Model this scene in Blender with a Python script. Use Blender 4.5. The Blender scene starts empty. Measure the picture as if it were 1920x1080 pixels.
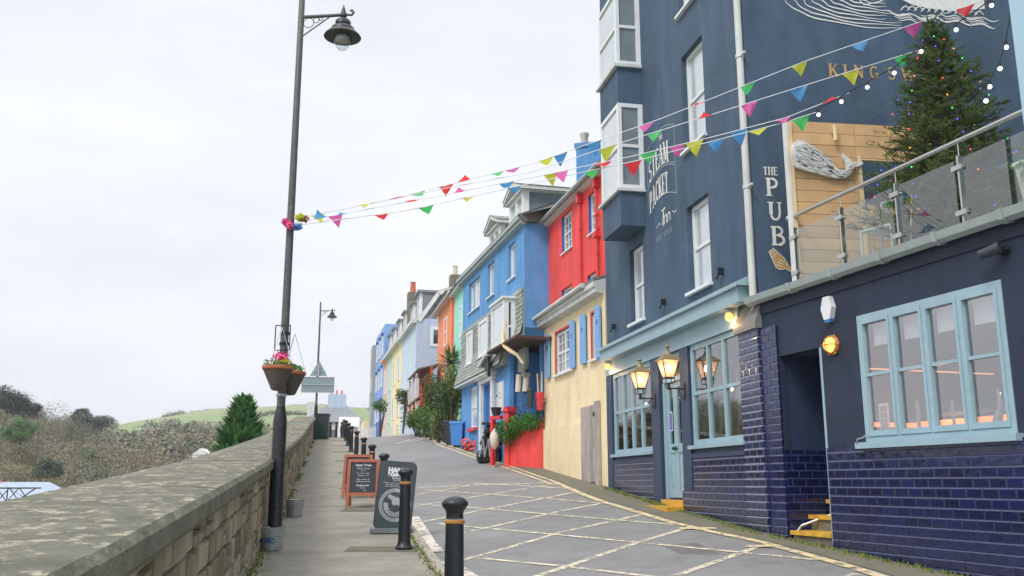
import bpy, math, random
from mathutils import Vector, Matrix
random.seed(7)
S = bpy.context.scene
COL = S.collection
R = math.radians
PI = math.pi
# ------------------------------------------------------------------ camera
cam_d = bpy.data.cameras.new('camera'); cam = bpy.data.objects.new('camera', cam_d); COL.objects.link(cam)
S.camera = cam
cam.location = (0, 0, 1.55)
cam.rotation_euler = (R(90) + math.atan(365 / 1720), 0, 0)
cam_d.sensor_width = 36; cam_d.lens = 36 * 1720 / 1920
cam_d.clip_start = .05; cam_d.clip_end = 3000
# ------------------------------------------------------------------ world, sun, exposure
S.view_settings.view_transform = 'Standard'; S.view_settings.look = 'None'
S.view_settings.exposure = 0.48; S.view_settings.gamma = 1
SUN_EL, SUN_AZ = R(48), R(215)          # azimuth clockwise from +Y (behind left of the camera)
W = bpy.data.worlds.new('World'); S.world = W; W.use_nodes = True
wn = W.node_tree; wn.nodes.clear()
def N(t, typ, **k):
    n = t.nodes.new(typ)
    for a, b in k.items(): setattr(n, a, b)
    return n
sky = N(wn, 'ShaderNodeTexSky', sky_type='NISHITA'); sky.sun_disc = False
sky.sun_elevation = SUN_EL; sky.sun_rotation = SUN_AZ
bg1 = N(wn, 'ShaderNodeBackground'); bg1.inputs[1].default_value = .06; wn.links.new(sky.outputs[0], bg1.inputs[0])
tc = N(wn, 'ShaderNodeTexCoord'); sep = N(wn, 'ShaderNodeSeparateXYZ'); wn.links.new(tc.outputs['Generated'], sep.inputs[0])
mp = N(wn, 'ShaderNodeMapping'); mp.inputs['Scale'].default_value = (1, 1, 3.2); wn.links.new(tc.outputs['Generated'], mp.inputs[0])
nz = N(wn, 'ShaderNodeTexNoise'); nz.inputs['Scale'].default_value = 2.3; nz.inputs['Detail'].default_value = 5; nz.inputs['Roughness'].default_value = .55
wn.links.new(mp.outputs[0], nz.inputs[0])
cr = N(wn, 'ShaderNodeValToRGB'); cr.color_ramp.elements[0].position = .36; cr.color_ramp.elements[1].position = .66
cr.color_ramp.elements[0].color = (.71, .73, .785, 1); cr.color_ramp.elements[1].color = (.86, .875, .93, 1)
wn.links.new(nz.outputs[0], cr.inputs[0])
# overcast: the cloud is evenly bright near the horizon and brighter overhead
mr = N(wn, 'ShaderNodeMapRange'); mr.inputs[1].default_value = .5; mr.inputs[2].default_value = 1; mr.inputs[3].default_value = .93; mr.inputs[4].default_value = 1.9
wn.links.new(sep.outputs[2], mr.inputs[0])
bg2 = N(wn, 'ShaderNodeBackground'); wn.links.new(cr.outputs[0], bg2.inputs[0]); wn.links.new(mr.outputs[0], bg2.inputs[1])
mx = N(wn, 'ShaderNodeMixShader'); mx.inputs[0].default_value = .93
wn.links.new(bg1.outputs[0], mx.inputs[1]); wn.links.new(bg2.outputs[0], mx.inputs[2])
wo = N(wn, 'ShaderNodeOutputWorld'); wn.links.new(mx.outputs[0], wo.inputs[0])
sd = bpy.data.lights.new('sun', 'SUN'); sd.energy = 1.5; sd.angle = R(18); sd.color = (1, .97, .92)
so = bpy.data.objects.new('sun', sd); COL.objects.link(so)
so.rotation_euler = (R(90) - SUN_EL, 0, -SUN_AZ + PI)
so.rotation_euler = Vector((-math.sin(SUN_AZ) * math.cos(SUN_EL), -math.cos(SUN_AZ) * math.cos(SUN_EL), -math.sin(SUN_EL))).to_track_quat('-Z', 'Y').to_euler()
so.location = (0, -10, 30)

# ------------------------------------------------------------------ materials
def lin(c):
    return tuple(((v / 255) / 12.92 if v <= 10 else (((v / 255) + .055) / 1.055) ** 2.4) for v in c)
def mat(name, rgb, rough=.7, var=.12, scale=6, bump=0., bscale=40, metal=0, streak=0., spec=.5, coat=0, stain=None, stain_amt=0., stain_scale=2., island=0.):
    """rgb is the surface's own colour in 0-255 sRGB"""
    m = bpy.data.materials.new(name); m.use_nodes = True; t = m.node_tree; b = t.nodes['Principled BSDF']
    c = lin(rgb)
    b.inputs['Roughness'].default_value = rough; b.inputs['Metallic'].default_value = metal
    b.inputs['Specular IOR Level'].default_value = spec
    if coat: b.inputs['Coat Weight'].default_value = coat; b.inputs['Coat Roughness'].default_value = .08
    tcn = N(t, 'ShaderNodeTexCoord')
    n1 = N(t, 'ShaderNodeTexNoise'); n1.inputs['Scale'].default_value = scale; n1.inputs['Detail'].default_value = 6; n1.inputs['Roughness'].default_value = .6
    t.links.new(tcn.outputs['Object'], n1.inputs[0])
    r1 = N(t, 'ShaderNodeMapRange'); r1.inputs[1].default_value = .3; r1.inputs[2].default_value = .7; r1.inputs[3].default_value = 1 - var; r1.inputs[4].default_value = 1 + var
    t.links.new(n1.outputs[0], r1.inputs[0])
    val = r1.outputs[0]
    if streak:
        ms = N(t, 'ShaderNodeMapping'); ms.inputs['Scale'].default_value = (1.6, 1.6, .35); t.links.new(tcn.outputs['Object'], ms.inputs[0])
        n2 = N(t, 'ShaderNodeTexNoise'); n2.inputs['Scale'].default_value = 1.6; n2.inputs['Detail'].default_value = 6; n2.inputs['Distortion'].default_value = .6; t.links.new(ms.outputs[0], n2.inputs[0])
        r2 = N(t, 'ShaderNodeMapRange'); r2.inputs[1].default_value = .35; r2.inputs[2].default_value = .7; r2.inputs[3].default_value = 1 + streak * .4; r2.inputs[4].default_value = 1 - streak
        t.links.new(n2.outputs[0], r2.inputs[0])
        mm = N(t, 'ShaderNodeMath', operation='MULTIPLY'); t.links.new(val, mm.inputs[0]); t.links.new(r2.outputs[0], mm.inputs[1]); val = mm.outputs[0]
    if island:
        g = N(t, 'ShaderNodeNewGeometry'); r3 = N(t, 'ShaderNodeMapRange'); r3.inputs[3].default_value = 1 - island; r3.inputs[4].default_value = 1 + island
        t.links.new(g.outputs['Random Per Island'], r3.inputs[0])
        mm = N(t, 'ShaderNodeMath', operation='MULTIPLY'); t.links.new(val, mm.inputs[0]); t.links.new(r3.outputs[0], mm.inputs[1]); val = mm.outputs[0]
    v = N(t, 'ShaderNodeVectorMath', operation='SCALE'); v.inputs[0].default_value = c; t.links.new(val, v.inputs['Scale'])
    out = v.outputs[0]
    if stain:
        n4 = N(t, 'ShaderNodeTexNoise'); n4.inputs['Scale'].default_value = stain_scale; n4.inputs['Detail'].default_value = 8; n4.inputs['Roughness'].default_value = .7
        t.links.new(tcn.outputs['Object'], n4.inputs[0])
        r4 = N(t, 'ShaderNodeMapRange'); r4.inputs[1].default_value = .5; r4.inputs[2].default_value = .68; r4.inputs[4].default_value = stain_amt
        t.links.new(n4.outputs[0], r4.inputs[0])
        mc = N(t, 'ShaderNodeMix', data_type='RGBA'); t.links.new(r4.outputs[0], mc.inputs[0]); t.links.new(out, mc.inputs[6]); mc.inputs[7].default_value = (*lin(stain), 1)
        out = mc.outputs[2]
    t.links.new(out, b.inputs['Base Color'])
    if bump:
        n3 = N(t, 'ShaderNodeTexNoise'); n3.inputs['Scale'].default_value = bscale; n3.inputs['Detail'].default_value = 6; t.links.new(tcn.outputs['Object'], n3.inputs[0])
        bp = N(t, 'ShaderNodeBump'); bp.inputs['Strength'].default_value = .8; bp.inputs['Distance'].default_value = bump
        t.links.new(n3.outputs[0], bp.inputs['Height']); t.links.new(bp.outputs[0], b.inputs['Normal'])
    return m
def emit(name, rgb, st):
    m = bpy.data.materials.new(name); m.use_nodes = True; b = m.node_tree.nodes['Principled BSDF']
    b.inputs['Base Color'].default_value = (*lin(rgb), 1); b.inputs['Emission Color'].default_value = (*lin(rgb), 1); b.inputs['Emission Strength'].default_value = st
    return m
def glass(name, refl=.12, tint=(235, 242, 245), ior=1.5):
    m = bpy.data.materials.new(name); m.use_nodes = True; t = m.node_tree; t.nodes.clear()
    tr = N(t, 'ShaderNodeBsdfTransparent'); tr.inputs[0].default_value = (*lin(tint), 1)
    gl = N(t, 'ShaderNodeBsdfGlossy'); gl.inputs[1].default_value = .015
    lw_ = N(t, 'ShaderNodeLayerWeight'); lw_.inputs[0].default_value = .5; pw = N(t, 'ShaderNodeMath', operation='POWER'); pw.inputs[1].default_value = 3.5; t.links.new(lw_.outputs['Facing'], pw.inputs[0])
    ad = N(t, 'ShaderNodeMath', operation='MULTIPLY_ADD', use_clamp=True); ad.inputs[1].default_value = .8; ad.inputs[2].default_value = refl; t.links.new(pw.outputs[0], ad.inputs[0])
    mi = N(t, 'ShaderNodeMixShader'); t.links.new(ad.outputs[0], mi.inputs[0]); t.links.new(tr.outputs[0], mi.inputs[1]); t.links.new(gl.outputs[0], mi.inputs[2])
    o = N(t, 'ShaderNodeOutputMaterial'); t.links.new(mi.outputs[0], o.inputs[0])
    return m
def tile_mat(name, rgb, tw=.2, th=.1, xo=0., mortar=(128, 138, 170), bev=.013, mw=.0022, rough=.16):
    """glazed metro tiles laid in half bond on the local XZ (or YZ) plane"""
    m = bpy.data.materials.new(name); m.use_nodes = True; t = m.node_tree; b = t.nodes['Principled BSDF']
    b.inputs['Roughness'].default_value = rough; b.inputs['Coat Weight'].default_value = .6; b.inputs['Coat Roughness'].default_value = .1
    tcn = N(t, 'ShaderNodeTexCoord'); sp = N(t, 'ShaderNodeSeparateXYZ'); t.links.new(tcn.outputs['Object'], sp.inputs[0])
    def M(op, a, bb=None, c=None):
        n = N(t, 'ShaderNodeMath', operation=op)
        for i, q in enumerate((a, bb, c)):
            if q is None: continue
            if isinstance(q, (int, float)): n.inputs[i].default_value = q
            else: t.links.new(q, n.inputs[i])
        return n.outputs[0]
    zz = M('DIVIDE', sp.outputs[2], th); row = M('FLOOR', zz); zf = M('FRACT', zz)
    xx = M('ADD', M('DIVIDE', M('ADD', M('ADD', sp.outputs[0], sp.outputs[1]), xo + 40), tw), M('MULTIPLY', M('MODULO', M('ADD', row, 100), 2), .5))
    xf = M('FRACT', xx); cx = M('FLOOR', xx)
    dz = M('MULTIPLY', M('MINIMUM', zf, M('SUBTRACT', 1, zf)), th); dx = M('MULTIPLY', M('MINIMUM', xf, M('SUBTRACT', 1, xf)), tw)
    d = M('MINIMUM', dz, dx)
    h = N(t, 'ShaderNodeMapRange'); h.interpolation_type = 'SMOOTHSTEP'; h.inputs[1].default_value = 0; h.inputs[2].default_value = bev; t.links.new(d, h.inputs[0])
    nn = N(t, 'ShaderNodeTexNoise'); nn.inputs['Scale'].default_value = 9; nn.inputs['Detail'].default_value = 3; t.links.new(tcn.outputs['Object'], nn.inputs[0])
    hh = M('ADD', h.outputs[0], M('MULTIPLY', nn.outputs[0], .5))
    bp = N(t, 'ShaderNodeBump'); bp.inputs['Strength'].default_value = 1; bp.inputs['Distance'].default_value = .006; t.links.new(hh, bp.inputs['Height'])
    t.links.new(bp.outputs[0], b.inputs['Normal']); t.links.new(bp.outputs[0], b.inputs['Coat Normal'])
    wn_ = N(t, 'ShaderNodeTexWhiteNoise', noise_dimensions='2D'); cb = N(t, 'ShaderNodeCombineXYZ'); t.links.new(cx, cb.inputs[0]); t.links.new(row, cb.inputs[1]); t.links.new(cb.outputs[0], wn_.inputs['Vector'])
    mrr = N(t, 'ShaderNodeMapRange'); mrr.inputs[3].default_value = .72; mrr.inputs[4].default_value = 1.3; t.links.new(wn_.outputs[0], mrr.inputs[0])
    v = N(t, 'ShaderNodeVectorMath', operation='SCALE'); v.inputs[0].default_value = lin(rgb); t.links.new(mrr.outputs[0], v.inputs['Scale'])
    mk = M('LESS_THAN', d, mw)
    mc = N(t, 'ShaderNodeMix', data_type='RGBA'); t.links.new(mk, mc.inputs[0]); t.links.new(v.outputs[0], mc.inputs[6])
    joint_glint = N(t, 'ShaderNodeMix', data_type='RGBA'); t.links.new(M('LESS_THAN', dz, mw), joint_glint.inputs[0]); joint_glint.inputs[6].default_value = (*[q * .8 for q in lin(mortar)], 1); joint_glint.inputs[7].default_value = (*[q * 1.9 for q in lin(mortar)], 1); t.links.new(joint_glint.outputs[2], mc.inputs[7])  # level joints painted paler to stand for the sky glint on tile edges
    t.links.new(mc.outputs[2], b.inputs['Base Color'])
    return m
M_ = {}
def setm(k, *a, **kw): M_[k] = mat(k, *a, **kw); return M_[k]
setm('navy_render', (66, 88, 110), .75, .12, 1.2, .006, 18, streak=.24, stain=(84, 104, 124), stain_amt=.45, stain_scale=1.3)
setm('navy_side', (58, 76, 98), .8, .08, 1.0, .003, 30, streak=.08)
setm('annex_navy', (35, 46, 67), .7, .14, 1.4, .006, 20, streak=.22, stain=(56, 62, 86), stain_amt=.4, stain_scale=1.6)
setm('shop_navy', (52, 66, 92), .5, .08, 3)
setm('pale_blue_paint', (150, 178, 188), .45, .06, 5, streak=.06)
setm('upvc', (226, 229, 230), .35, .04, 4)
setm('white_paint', (222, 222, 218), .5, .07, 4, streak=.08)
setm('off_white', (205, 207, 205), .6, .1, 3, streak=.12)
setm('curtain_glass', (188, 197, 202), .12, .12, 1.5, spec=.9, coat=.8)
setm('dark_glass', (62, 72, 78), .06, .2, 2, spec=1, coat=1)
setm('mid_glass', (120, 132, 138), .08, .2, 2, spec=1, coat=1)
setm('yellow_render', (240, 221, 180), .8, .06, 1.5, .008, 10, streak=.13, stain=(206, 184, 138), stain_amt=.25, stain_scale=2.2)
setm('red_render', (238, 78, 74), .75, .07, 1.5, .008, 12, streak=.2, stain=(212, 92, 84), stain_amt=.45)
setm('blue_render', (92, 152, 208), .75, .07, 1.2, .008, 12, streak=.2, stain=(112, 158, 204), stain_amt=.5)
setm('deep_blue', (52, 96, 168), .5, .08, 3)
setm('shutter_blue', (120, 168, 222), .45, .05, 3)
setm('red_paint', (214, 62, 66), .45, .08, 4)
setm('orange_render', (240, 146, 104), .75, .06, 1.2, streak=.08)
setm('aqua_render', (160, 224, 206), .75, .06, 1.2, streak=.06)
setm('gable_blue', (178, 192, 212), .8, .06, .6, .004, 20, streak=.12)
setm('pale_blue_render', (196, 212, 226), .8, .05, .8, streak=.06)
setm('cream_render', (236, 222, 176), .8, .05, .8, streak=.06)
setm('pale_green_render', (190, 210, 196), .8, .05, .8, streak=.06)
setm('peach_render', (230, 184, 158), .8, .05, .8, streak=.06)
setm('far_blue', (128, 164, 214), .7, .06, .8)
setm('far_orange', (240, 110, 72), .7, .06, .8)
setm('grey_render', (160, 162, 158), .8, .1, .8)
setm('slate', (118, 120, 116), .6, .16, 5, .01, 20, island=.12)
setm('slate_hung', (150, 156, 148), .6, .10, 4, .004, 20, island=.16)
setm('slate_light', (128, 132, 138), .6, .1, 3)
setm('gutter_grey', (158, 170, 168), .45, .08, 5)
setm('stainless', (190, 190, 186), .25, .05, 8, metal=.9)
setm('cast_black', (30, 34, 38), .42, .15, 9, spec=.5, stain=(96, 98, 98), stain_amt=.35, stain_scale=22)
setm('post_grey', (80, 80, 82), .5, .15, 9, stain=(120, 118, 112), stain_amt=.5, stain_scale=16)
setm('bollard_black', (30, 35, 38), .38, .12, 8, .002, 60)
setm('gold', (176, 122, 56), .4, .12, 12)
setm('gilt', (190, 156, 100), .5, .08, 9)
setm('lettering', (226, 226, 222), .6, .12, 16)
setm('asphalt', (136, 135, 134), .85, .13, .7, .012, 110, stain=(112, 111, 110), stain_amt=.6, stain_scale=2.2)
setm('pavement', (140, 136, 124), .85, .18, 2.2, .012, 70, stain=(112, 110, 92), stain_amt=.7, stain_scale=1.6)
setm('verge', (116, 112, 96), .9, .2, 3, .01, 60, stain=(96, 100, 64), stain_amt=.6, stain_scale=3)
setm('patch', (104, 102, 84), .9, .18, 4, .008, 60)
setm('kerbstone', (160, 152, 138), .8, .15, 5, .004, 60)
setm('concrete', (118, 112, 96), .9, .2, 3, .01, 40, streak=.2, stain=(150, 146, 122), stain_amt=.5, stain_scale=6)
setm('mortar', (62, 57, 46), .95, .2, 6, .01, 40)
setm('moss', (112, 124, 54), .95, .3, 9, island=.3)
setm('wood_board', (210, 172, 126), .6, .12, 3, .002, 60, island=.14)
setm('wood_trim', (226, 202, 160), .6, .08, 5)
setm('grey_wood', (166, 158, 150), .8, .14, 4, .004, 50, streak=.25, island=.12)
setm('brown_wood', (160, 88, 62), .6, .14, 9)
setm('chalk_slate', (44, 48, 56), .7, .12, 6)
setm('chalk', (214, 218, 220), .9, .1, 30)
setm('sign_dark', (62, 74, 78), .5, .06, 5)
setm('sign_grey', (168, 174, 178), .5, .06, 5)
setm('sign_back', (132, 148, 156), .5, .08, 6)
setm('wicker', (88, 80, 74), .8, .25, 30, .01, 60)
setm('wicker_rim', (168, 98, 62), .8, .2, 30, .01, 60)
setm('galvanised', (166, 172, 174), .35, .12, 8, metal=.5)
setm('bin_blue', (74, 134, 200), .45, .05, 4)
setm('bin_dark', (52, 58, 66), .5, .1, 4)
setm('bin_green', (40, 66, 64), .5, .08, 4)
setm('bag_black', (34, 34, 38), .3, .2, 8, .02, 12)
setm('yellow_paint', (214, 166, 56), .7, .15, 8, stain=(150, 120, 70), stain_amt=.6, stain_scale=9)
setm('driftwood', (226, 226, 224), .8, .12, 12, .01, 60, island=.16)
setm('dark_wood', (84, 62, 50), .7, .15, 6)
setm('buoy_white', (216, 206, 190), .5, .1, 6)
setm('buoy_orange', (230, 92, 80), .5, .15, 6)
setm('rope_blue', (96, 146, 200), .7, .15, 12)
setm('pink', (236, 112, 184), .6, .06, 9); setm('bunt_yellow', (214, 218, 70), .6, .06, 9); setm('bunt_green', (86, 206, 116), .6, .06, 9)
setm('bunt_blue', (92, 166, 224), .6, .06, 9); setm('bunt_red', (244, 72, 78), .6, .06, 9)
setm('cord_white', (226, 228, 230), .6, .03, 9); setm('cord_dark', (40, 44, 46), .6, .1, 9); setm('cord_teal', (62, 118, 112), .6, .1, 9)
setm('needles', (96, 116, 62), .6, .25, 6, island=.35)
setm('conifer', (84, 128, 74), .6, .25, 3, island=.3)
setm('bark', (92, 76, 62), .9, .2, 6, .02, 20)
setm('shrub', (88, 122, 60), .6, .3, 1.6, island=.35)
setm('shrub_dark', (74, 100, 56), .6, .3, 1.6, island=.35)
setm('shrub_pale', (124, 138, 84), .6, .3, 2, island=.3)
setm('bright_leaf', (88, 142, 58), .6, .25, 3, island=.35)
setm('palm_leaf', (92, 118, 74), .5, .2, 3, island=.3)
setm('flower_pink', (236, 88, 150), .6, .15, 9, island=.2); setm('flower_white', (232, 232, 226), .6, .08, 9); setm('dark_stem', (92, 70, 62), .7, .2, 9, island=.3)
setm('terracotta', (192, 104, 78), .8, .12, 6)
setm('brick_rust', (190, 88, 62), .75, .12, 4)
setm('planter_white', (200, 194, 178), .6, .1, 4)
setm('interior_dark', (58, 50, 46), .8, .3, 2)
setm('interior_warm', (84, 66, 56), .8, .3, 3)
setm('interior_curtain', (150, 148, 136), .9, .3, 6, streak=.5)
setm('paper', (224, 224, 228), .6, .04, 9); setm('poster_purple', (104, 92, 176), .6, .1, 9); setm('poster_mixed', (190, 140, 120), .6, .3, 30)
setm('van_white', (226, 230, 234), .35, .04, 3); setm('car_red', (200, 120, 116), .3, .05, 3)
setm('tyre', (34, 34, 36), .8, .1, 8)
setm('rust_iron', (78, 64, 58), .8, .2, 5)
setm('ivory_metal', (170, 168, 160), .5, .1, 9)
setm('light_wall', (166, 194, 212), .7, .04, 2)
M_['tile_navy'] = tile_mat('tile_navy', (22, 31, 72), mortar=(62, 74, 112))
M_['tile_pier'] = tile_mat('tile_pier', (27, 34, 72), mortar=(128, 140, 172), bev=.02, mw=.0028)
M_['glass'] = glass('glass', .30)
M_['rail_glass'] = glass('rail_glass', .20, (226, 236, 232))
M_['lamp_glass'] = glass('lamp_glass', .06)
def cloth(k):
    t = M_[k].node_tree; b = t.nodes['Principled BSDF']; o = [n for n in t.nodes if n.type == 'OUTPUT_MATERIAL'][0]
    tl = N(t, 'ShaderNodeBsdfTranslucent'); t.links.new(b.inputs['Base Color'].links[0].from_socket, tl.inputs[0]); mi = N(t, 'ShaderNodeMixShader'); mi.inputs[0].default_value = .5
    t.links.new(b.outputs[0], mi.inputs[1]); t.links.new(tl.outputs[0], mi.inputs[2]); t.links.new(mi.outputs[0], o.inputs[0])
for k in ('pink', 'bunt_yellow', 'bunt_green', 'bunt_blue', 'bunt_red', 'interior_curtain', 'bright_leaf', 'shrub', 'shrub_dark', 'shrub_pale', 'conifer', 'needles', 'palm_leaf'): cloth(k)
def frosted():
    m = bpy.data.materials.new('lantern_pane'); m.use_nodes = True; t = m.node_tree; t.nodes.clear()
    a = N(t, 'ShaderNodeBsdfTransparent'); b = N(t, 'ShaderNodeBsdfTranslucent'); b.inputs[0].default_value = (*lin((250, 222, 196)), 1); c = N(t, 'ShaderNodeMixShader'); c.inputs[0].default_value = .5
    o = N(t, 'ShaderNodeOutputMaterial'); t.links.new(a.outputs[0], c.inputs[1]); t.links.new(b.outputs[0], c.inputs[2]); t.links.new(c.outputs[0], o.inputs[0]); return m
M_['lantern_pane'] = frosted()
M_['glass_big'] = glass('glass_big', .42)
M_['bulb_warm'] = emit('bulb_warm', (255, 214, 150), 6)
M_['bulb_soft'] = emit('bulb_soft', (255, 170, 80), 2.2)
M_['bulb_white'] = emit('bulb_white', (240, 246, 255), 1.6)
M_['strip_orange'] = emit('strip_orange', (255, 104, 50), 2.6); M_['strip_amber'] = emit('strip_amber', (255, 176, 120), .9)
M_['fairy_red'] = emit('fairy_red', (255, 70, 50), 1.6); M_['fairy_blue'] = emit('fairy_blue', (90, 80, 255), 1.6); M_['fairy_green'] = emit('fairy_green', (60, 230, 120), 1.3); M_['fairy_amber'] = emit('fairy_amber', (255, 150, 60), 1.6)

# ------------------------------------------------------------------ mesh builder
class MB:
    def __init__(s): s.v = []; s.f = []
    def add(s, vs, fs):
        o = len(s.v); s.v += [tuple(v) for v in vs]; s.f += [tuple(i + o for i in f) for f in fs]; return s
    def quad(s, *p): return s.add(p, [tuple(range(len(p)))])
    def box(s, x0, x1, y0, y1, z0, z1):
        return s.add([(x0, y0, z0), (x1, y0, z0), (x1, y1, z0), (x0, y1, z0), (x0, y0, z1), (x1, y0, z1), (x1, y1, z1), (x0, y1, z1)],
                     [(0, 3, 2, 1), (4, 5, 6, 7), (0, 1, 5, 4), (1, 2, 6, 5), (2, 3, 7, 6), (3, 0, 4, 7)])
    def prism(s, poly, a, b, axis='y'):
        """poly in the plane across axis; axis y -> (x,z), x -> (y,z), z -> (x,y)"""
        n = len(poly)
        def P(p, t): return {'y': (p[0], t, p[1]), 'x': (t, p[0], p[1]), 'z': (p[0], p[1], t)}[axis]
        vs = [P(p, a) for p in poly] + [P(p, b) for p in poly]
        return s.add(vs, [tuple(range(n)), tuple(range(2 * n - 1, n - 1, -1))] + [(i, (i + 1) % n, n + (i + 1) % n, n + i) for i in range(n)])
    def cyl(s, p0, p1, r0, r1=None, n=12, cap=True):
        if r1 is None: r1 = r0
        p0 = Vector(p0); p1 = Vector(p1); d = (p1 - p0).normalized()
        u = d.orthogonal().normalized(); w = d.cross(u)
        vs = []
        for p, r in ((p0, r0), (p1, r1)):
            for i in range(n):
                a = 2 * PI * i / n; vs.append(p + (u * math.cos(a) + w * math.sin(a)) * r)
        fs = [(i, (i + 1) % n, n + (i + 1) % n, n + i) for i in range(n)]
        if cap: fs += [tuple(range(n - 1, -1, -1)), tuple(range(n, 2 * n))]
        return s.add(vs, fs)
    def lathe(s, prof, c=(0, 0, 0), n=20, sx=1, sy=1):
        vs = []
        for r, z in prof:
            for i in range(n):
                a = 2 * PI * i / n; vs.append((c[0] + r * math.cos(a) * sx, c[1] + r * math.sin(a) * sy, c[2] + z))
        fs = []
        for k in range(len(prof) - 1):
            for i in range(n):
                fs.append((k * n + i, k * n + (i + 1) % n, (k + 1) * n + (i + 1) % n, (k + 1) * n + i))
        if prof[0][0] > 1e-4: fs.append(tuple(range(n - 1, -1, -1)))
        if prof[-1][0] > 1e-4: fs.append(tuple(range((len(prof) - 1) * n, len(prof) * n)))
        return s.add(vs, fs)
    def tube(s, pts, r, n=8):
        pts = [Vector(p) for p in pts]; rs = r if isinstance(r, (list, tuple)) else [r] * len(pts)
        vs = []; u = None
        for i, p in enumerate(pts):
            d = (pts[min(i + 1, len(pts) - 1)] - pts[max(i - 1, 0)]).normalized()
            if u is None: u = d.orthogonal().normalized()
            u = (u - d * u.dot(d)).normalized(); w = d.cross(u)
            for k in range(n):
                a = 2 * PI * k / n; vs.append(p + (u * math.cos(a) + w * math.sin(a)) * rs[i])
        fs = [(i * n + k, i * n + (k + 1) % n, (i + 1) * n + (k + 1) % n, (i + 1) * n + k) for i in range(len(pts) - 1) for k in range(n)]
        fs += [tuple(range(n - 1, -1, -1)), tuple(range((len(pts) - 1) * n, len(pts) * n))]
        return s.add(vs, fs)
    def ball(s, c, r, n=10, m=7, sz=1):
        prof = [(r * math.sin(PI * k / m), -r * sz * math.cos(PI * k / m)) for k in range(m + 1)]
        prof[0] = (1e-5, prof[0][1]); prof[-1] = (1e-5, prof[-1][1])
        return s.lathe(prof, c, n)
    def leaves(s, c, rad, n, size, flat=.8, shell=.55):
        """n small leaf quads through an ellipsoid, denser towards its outside"""
        for _ in range(n):
            d = Vector((random.gauss(0, 1), random.gauss(0, 1), random.gauss(0, 1))).normalized()
            q = shell + (1 - shell) * random.random() if random.random() < .75 else random.random() * shell
            p = Vector((c[0] + d.x * rad[0] * q, c[1] + d.y * rad[1] * q, c[2] + d.z * rad[2] * q))
            a = Vector((random.gauss(0, 1), random.gauss(0, 1), random.gauss(0, 1))).normalized()
            b = (a.cross(d) + Vector((0, 0, .01))).normalized()
            l = size * random.uniform(.6, 1.4); w = l * .55 * flat
            s.add([p - a * l * .5, p + b * w * .5, p + a * l * .5, p - b * w * .5], [(0, 1, 2, 3)])
        return s
    def xf(s, M):
        s.v = [tuple(M @ Vector(v)) for v in s.v]; return s
    def join(s, o): return s.add(o.v, o.f)
    def build(s, name, m, parent=None, smooth=False, origin=None):
        if origin: s.v = [(a - origin[0], b - origin[1], c - origin[2]) for a, b, c in s.v]
        me = bpy.data.meshes.new(name); me.from_pydata(s.v, [], s.f); me.validate(); me.update()
        if isinstance(m, str): m = M_[m]
        me.materials.append(m)
        if smooth:
            me.polygons.foreach_set('use_smooth', [True] * len(me.polygons))
            try: me.set_sharp_from_angle(angle=R(40))
            except Exception: pass
        o = bpy.data.objects.new(name, me); COL.objects.link(o)
        if origin: o.location = origin
        if parent: o.parent = parent
        return o
def tag(o, label=None, cat=None, group=None, kind=None):
    if label: o['label'] = label
    if cat: o['category'] = cat
    if group: o['group'] = group
    if kind: o['kind'] = kind
    return o
def thing(name, label, cat, loc=(0, 0, 0), rz=0, group=None):
    o = bpy.data.objects.new(name, None); COL.objects.link(o); o.location = loc; o.rotation_euler = (0, 0, rz); o.empty_display_size = .2
    return tag(o, label, cat, group)
def dup(root, loc=None, rz=None, label=None, scale=None):
    r = root.copy(); COL.objects.link(r)
    if loc: r.location = loc
    if rz is not None: r.rotation_euler = (0, 0, rz)
    if scale: r.scale = (scale,) * 3
    if label: r['label'] = label
    for ch in list(root.children):
        c = ch.copy(); COL.objects.link(c); c.parent = r
        for g in list(ch.children):
            d = g.copy(); COL.objects.link(d); d.parent = c
    return r
class Fr:
    """a building's own frame: x along its front towards the camera's end, y into the building, z up (z given above datum)"""
    def __init__(s, name, label, cat, P, phi, zb, group=None):
        a = R(phi); s.rz = math.atan2(-math.cos(a), -math.sin(a)); s.zb = zb
        s.root = thing(name, label, cat, (P[0], P[1], zb), s.rz, group)
    def part(s, name, mb, m, parent=None, smooth=False):
        mb.v = [(a, b, c - s.zb) for a, b, c in mb.v]
        return mb.build(name, m, parent or s.root, smooth)
def wall_mb(x0, x1, z0, z1, holes=(), depth=.14, y=0., mb=None):
    """front wall at y with openings and their reveals"""
    mb = mb or MB()
    xs = sorted({x0, x1, *[h[0] for h in holes], *[h[1] for h in holes]}); zs = sorted({z0, z1, *[h[2] for h in holes], *[h[3] for h in holes]})
    xs = [x for x in xs if x0 <= x <= x1]; zs = [z for z in zs if z0 <= z <= z1]
    for i in range(len(xs) - 1):
        for k in range(len(zs) - 1):
            cx = (xs[i] + xs[i + 1]) / 2; cz = (zs[k] + zs[k + 1]) / 2
            if any(h[0] < cx < h[1] and h[2] < cz < h[3] for h in holes): continue
            mb.quad((xs[i], y, zs[k]), (xs[i + 1], y, zs[k]), (xs[i + 1], y, zs[k + 1]), (xs[i], y, zs[k + 1]))
    for a, b, c, d in holes:
        e = y + depth
        mb.quad((a, y, c), (a, y, d), (a, e, d), (a, e, c)); mb.quad((b, y, c), (b, e, c), (b, e, d), (b, y, d))
        mb.quad((a, y, d), (b, y, d), (b, e, d), (a, e, d)); mb.quad((a, y, c), (a, e, c), (b, e, c), (b, y, c))
    return mb
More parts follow.
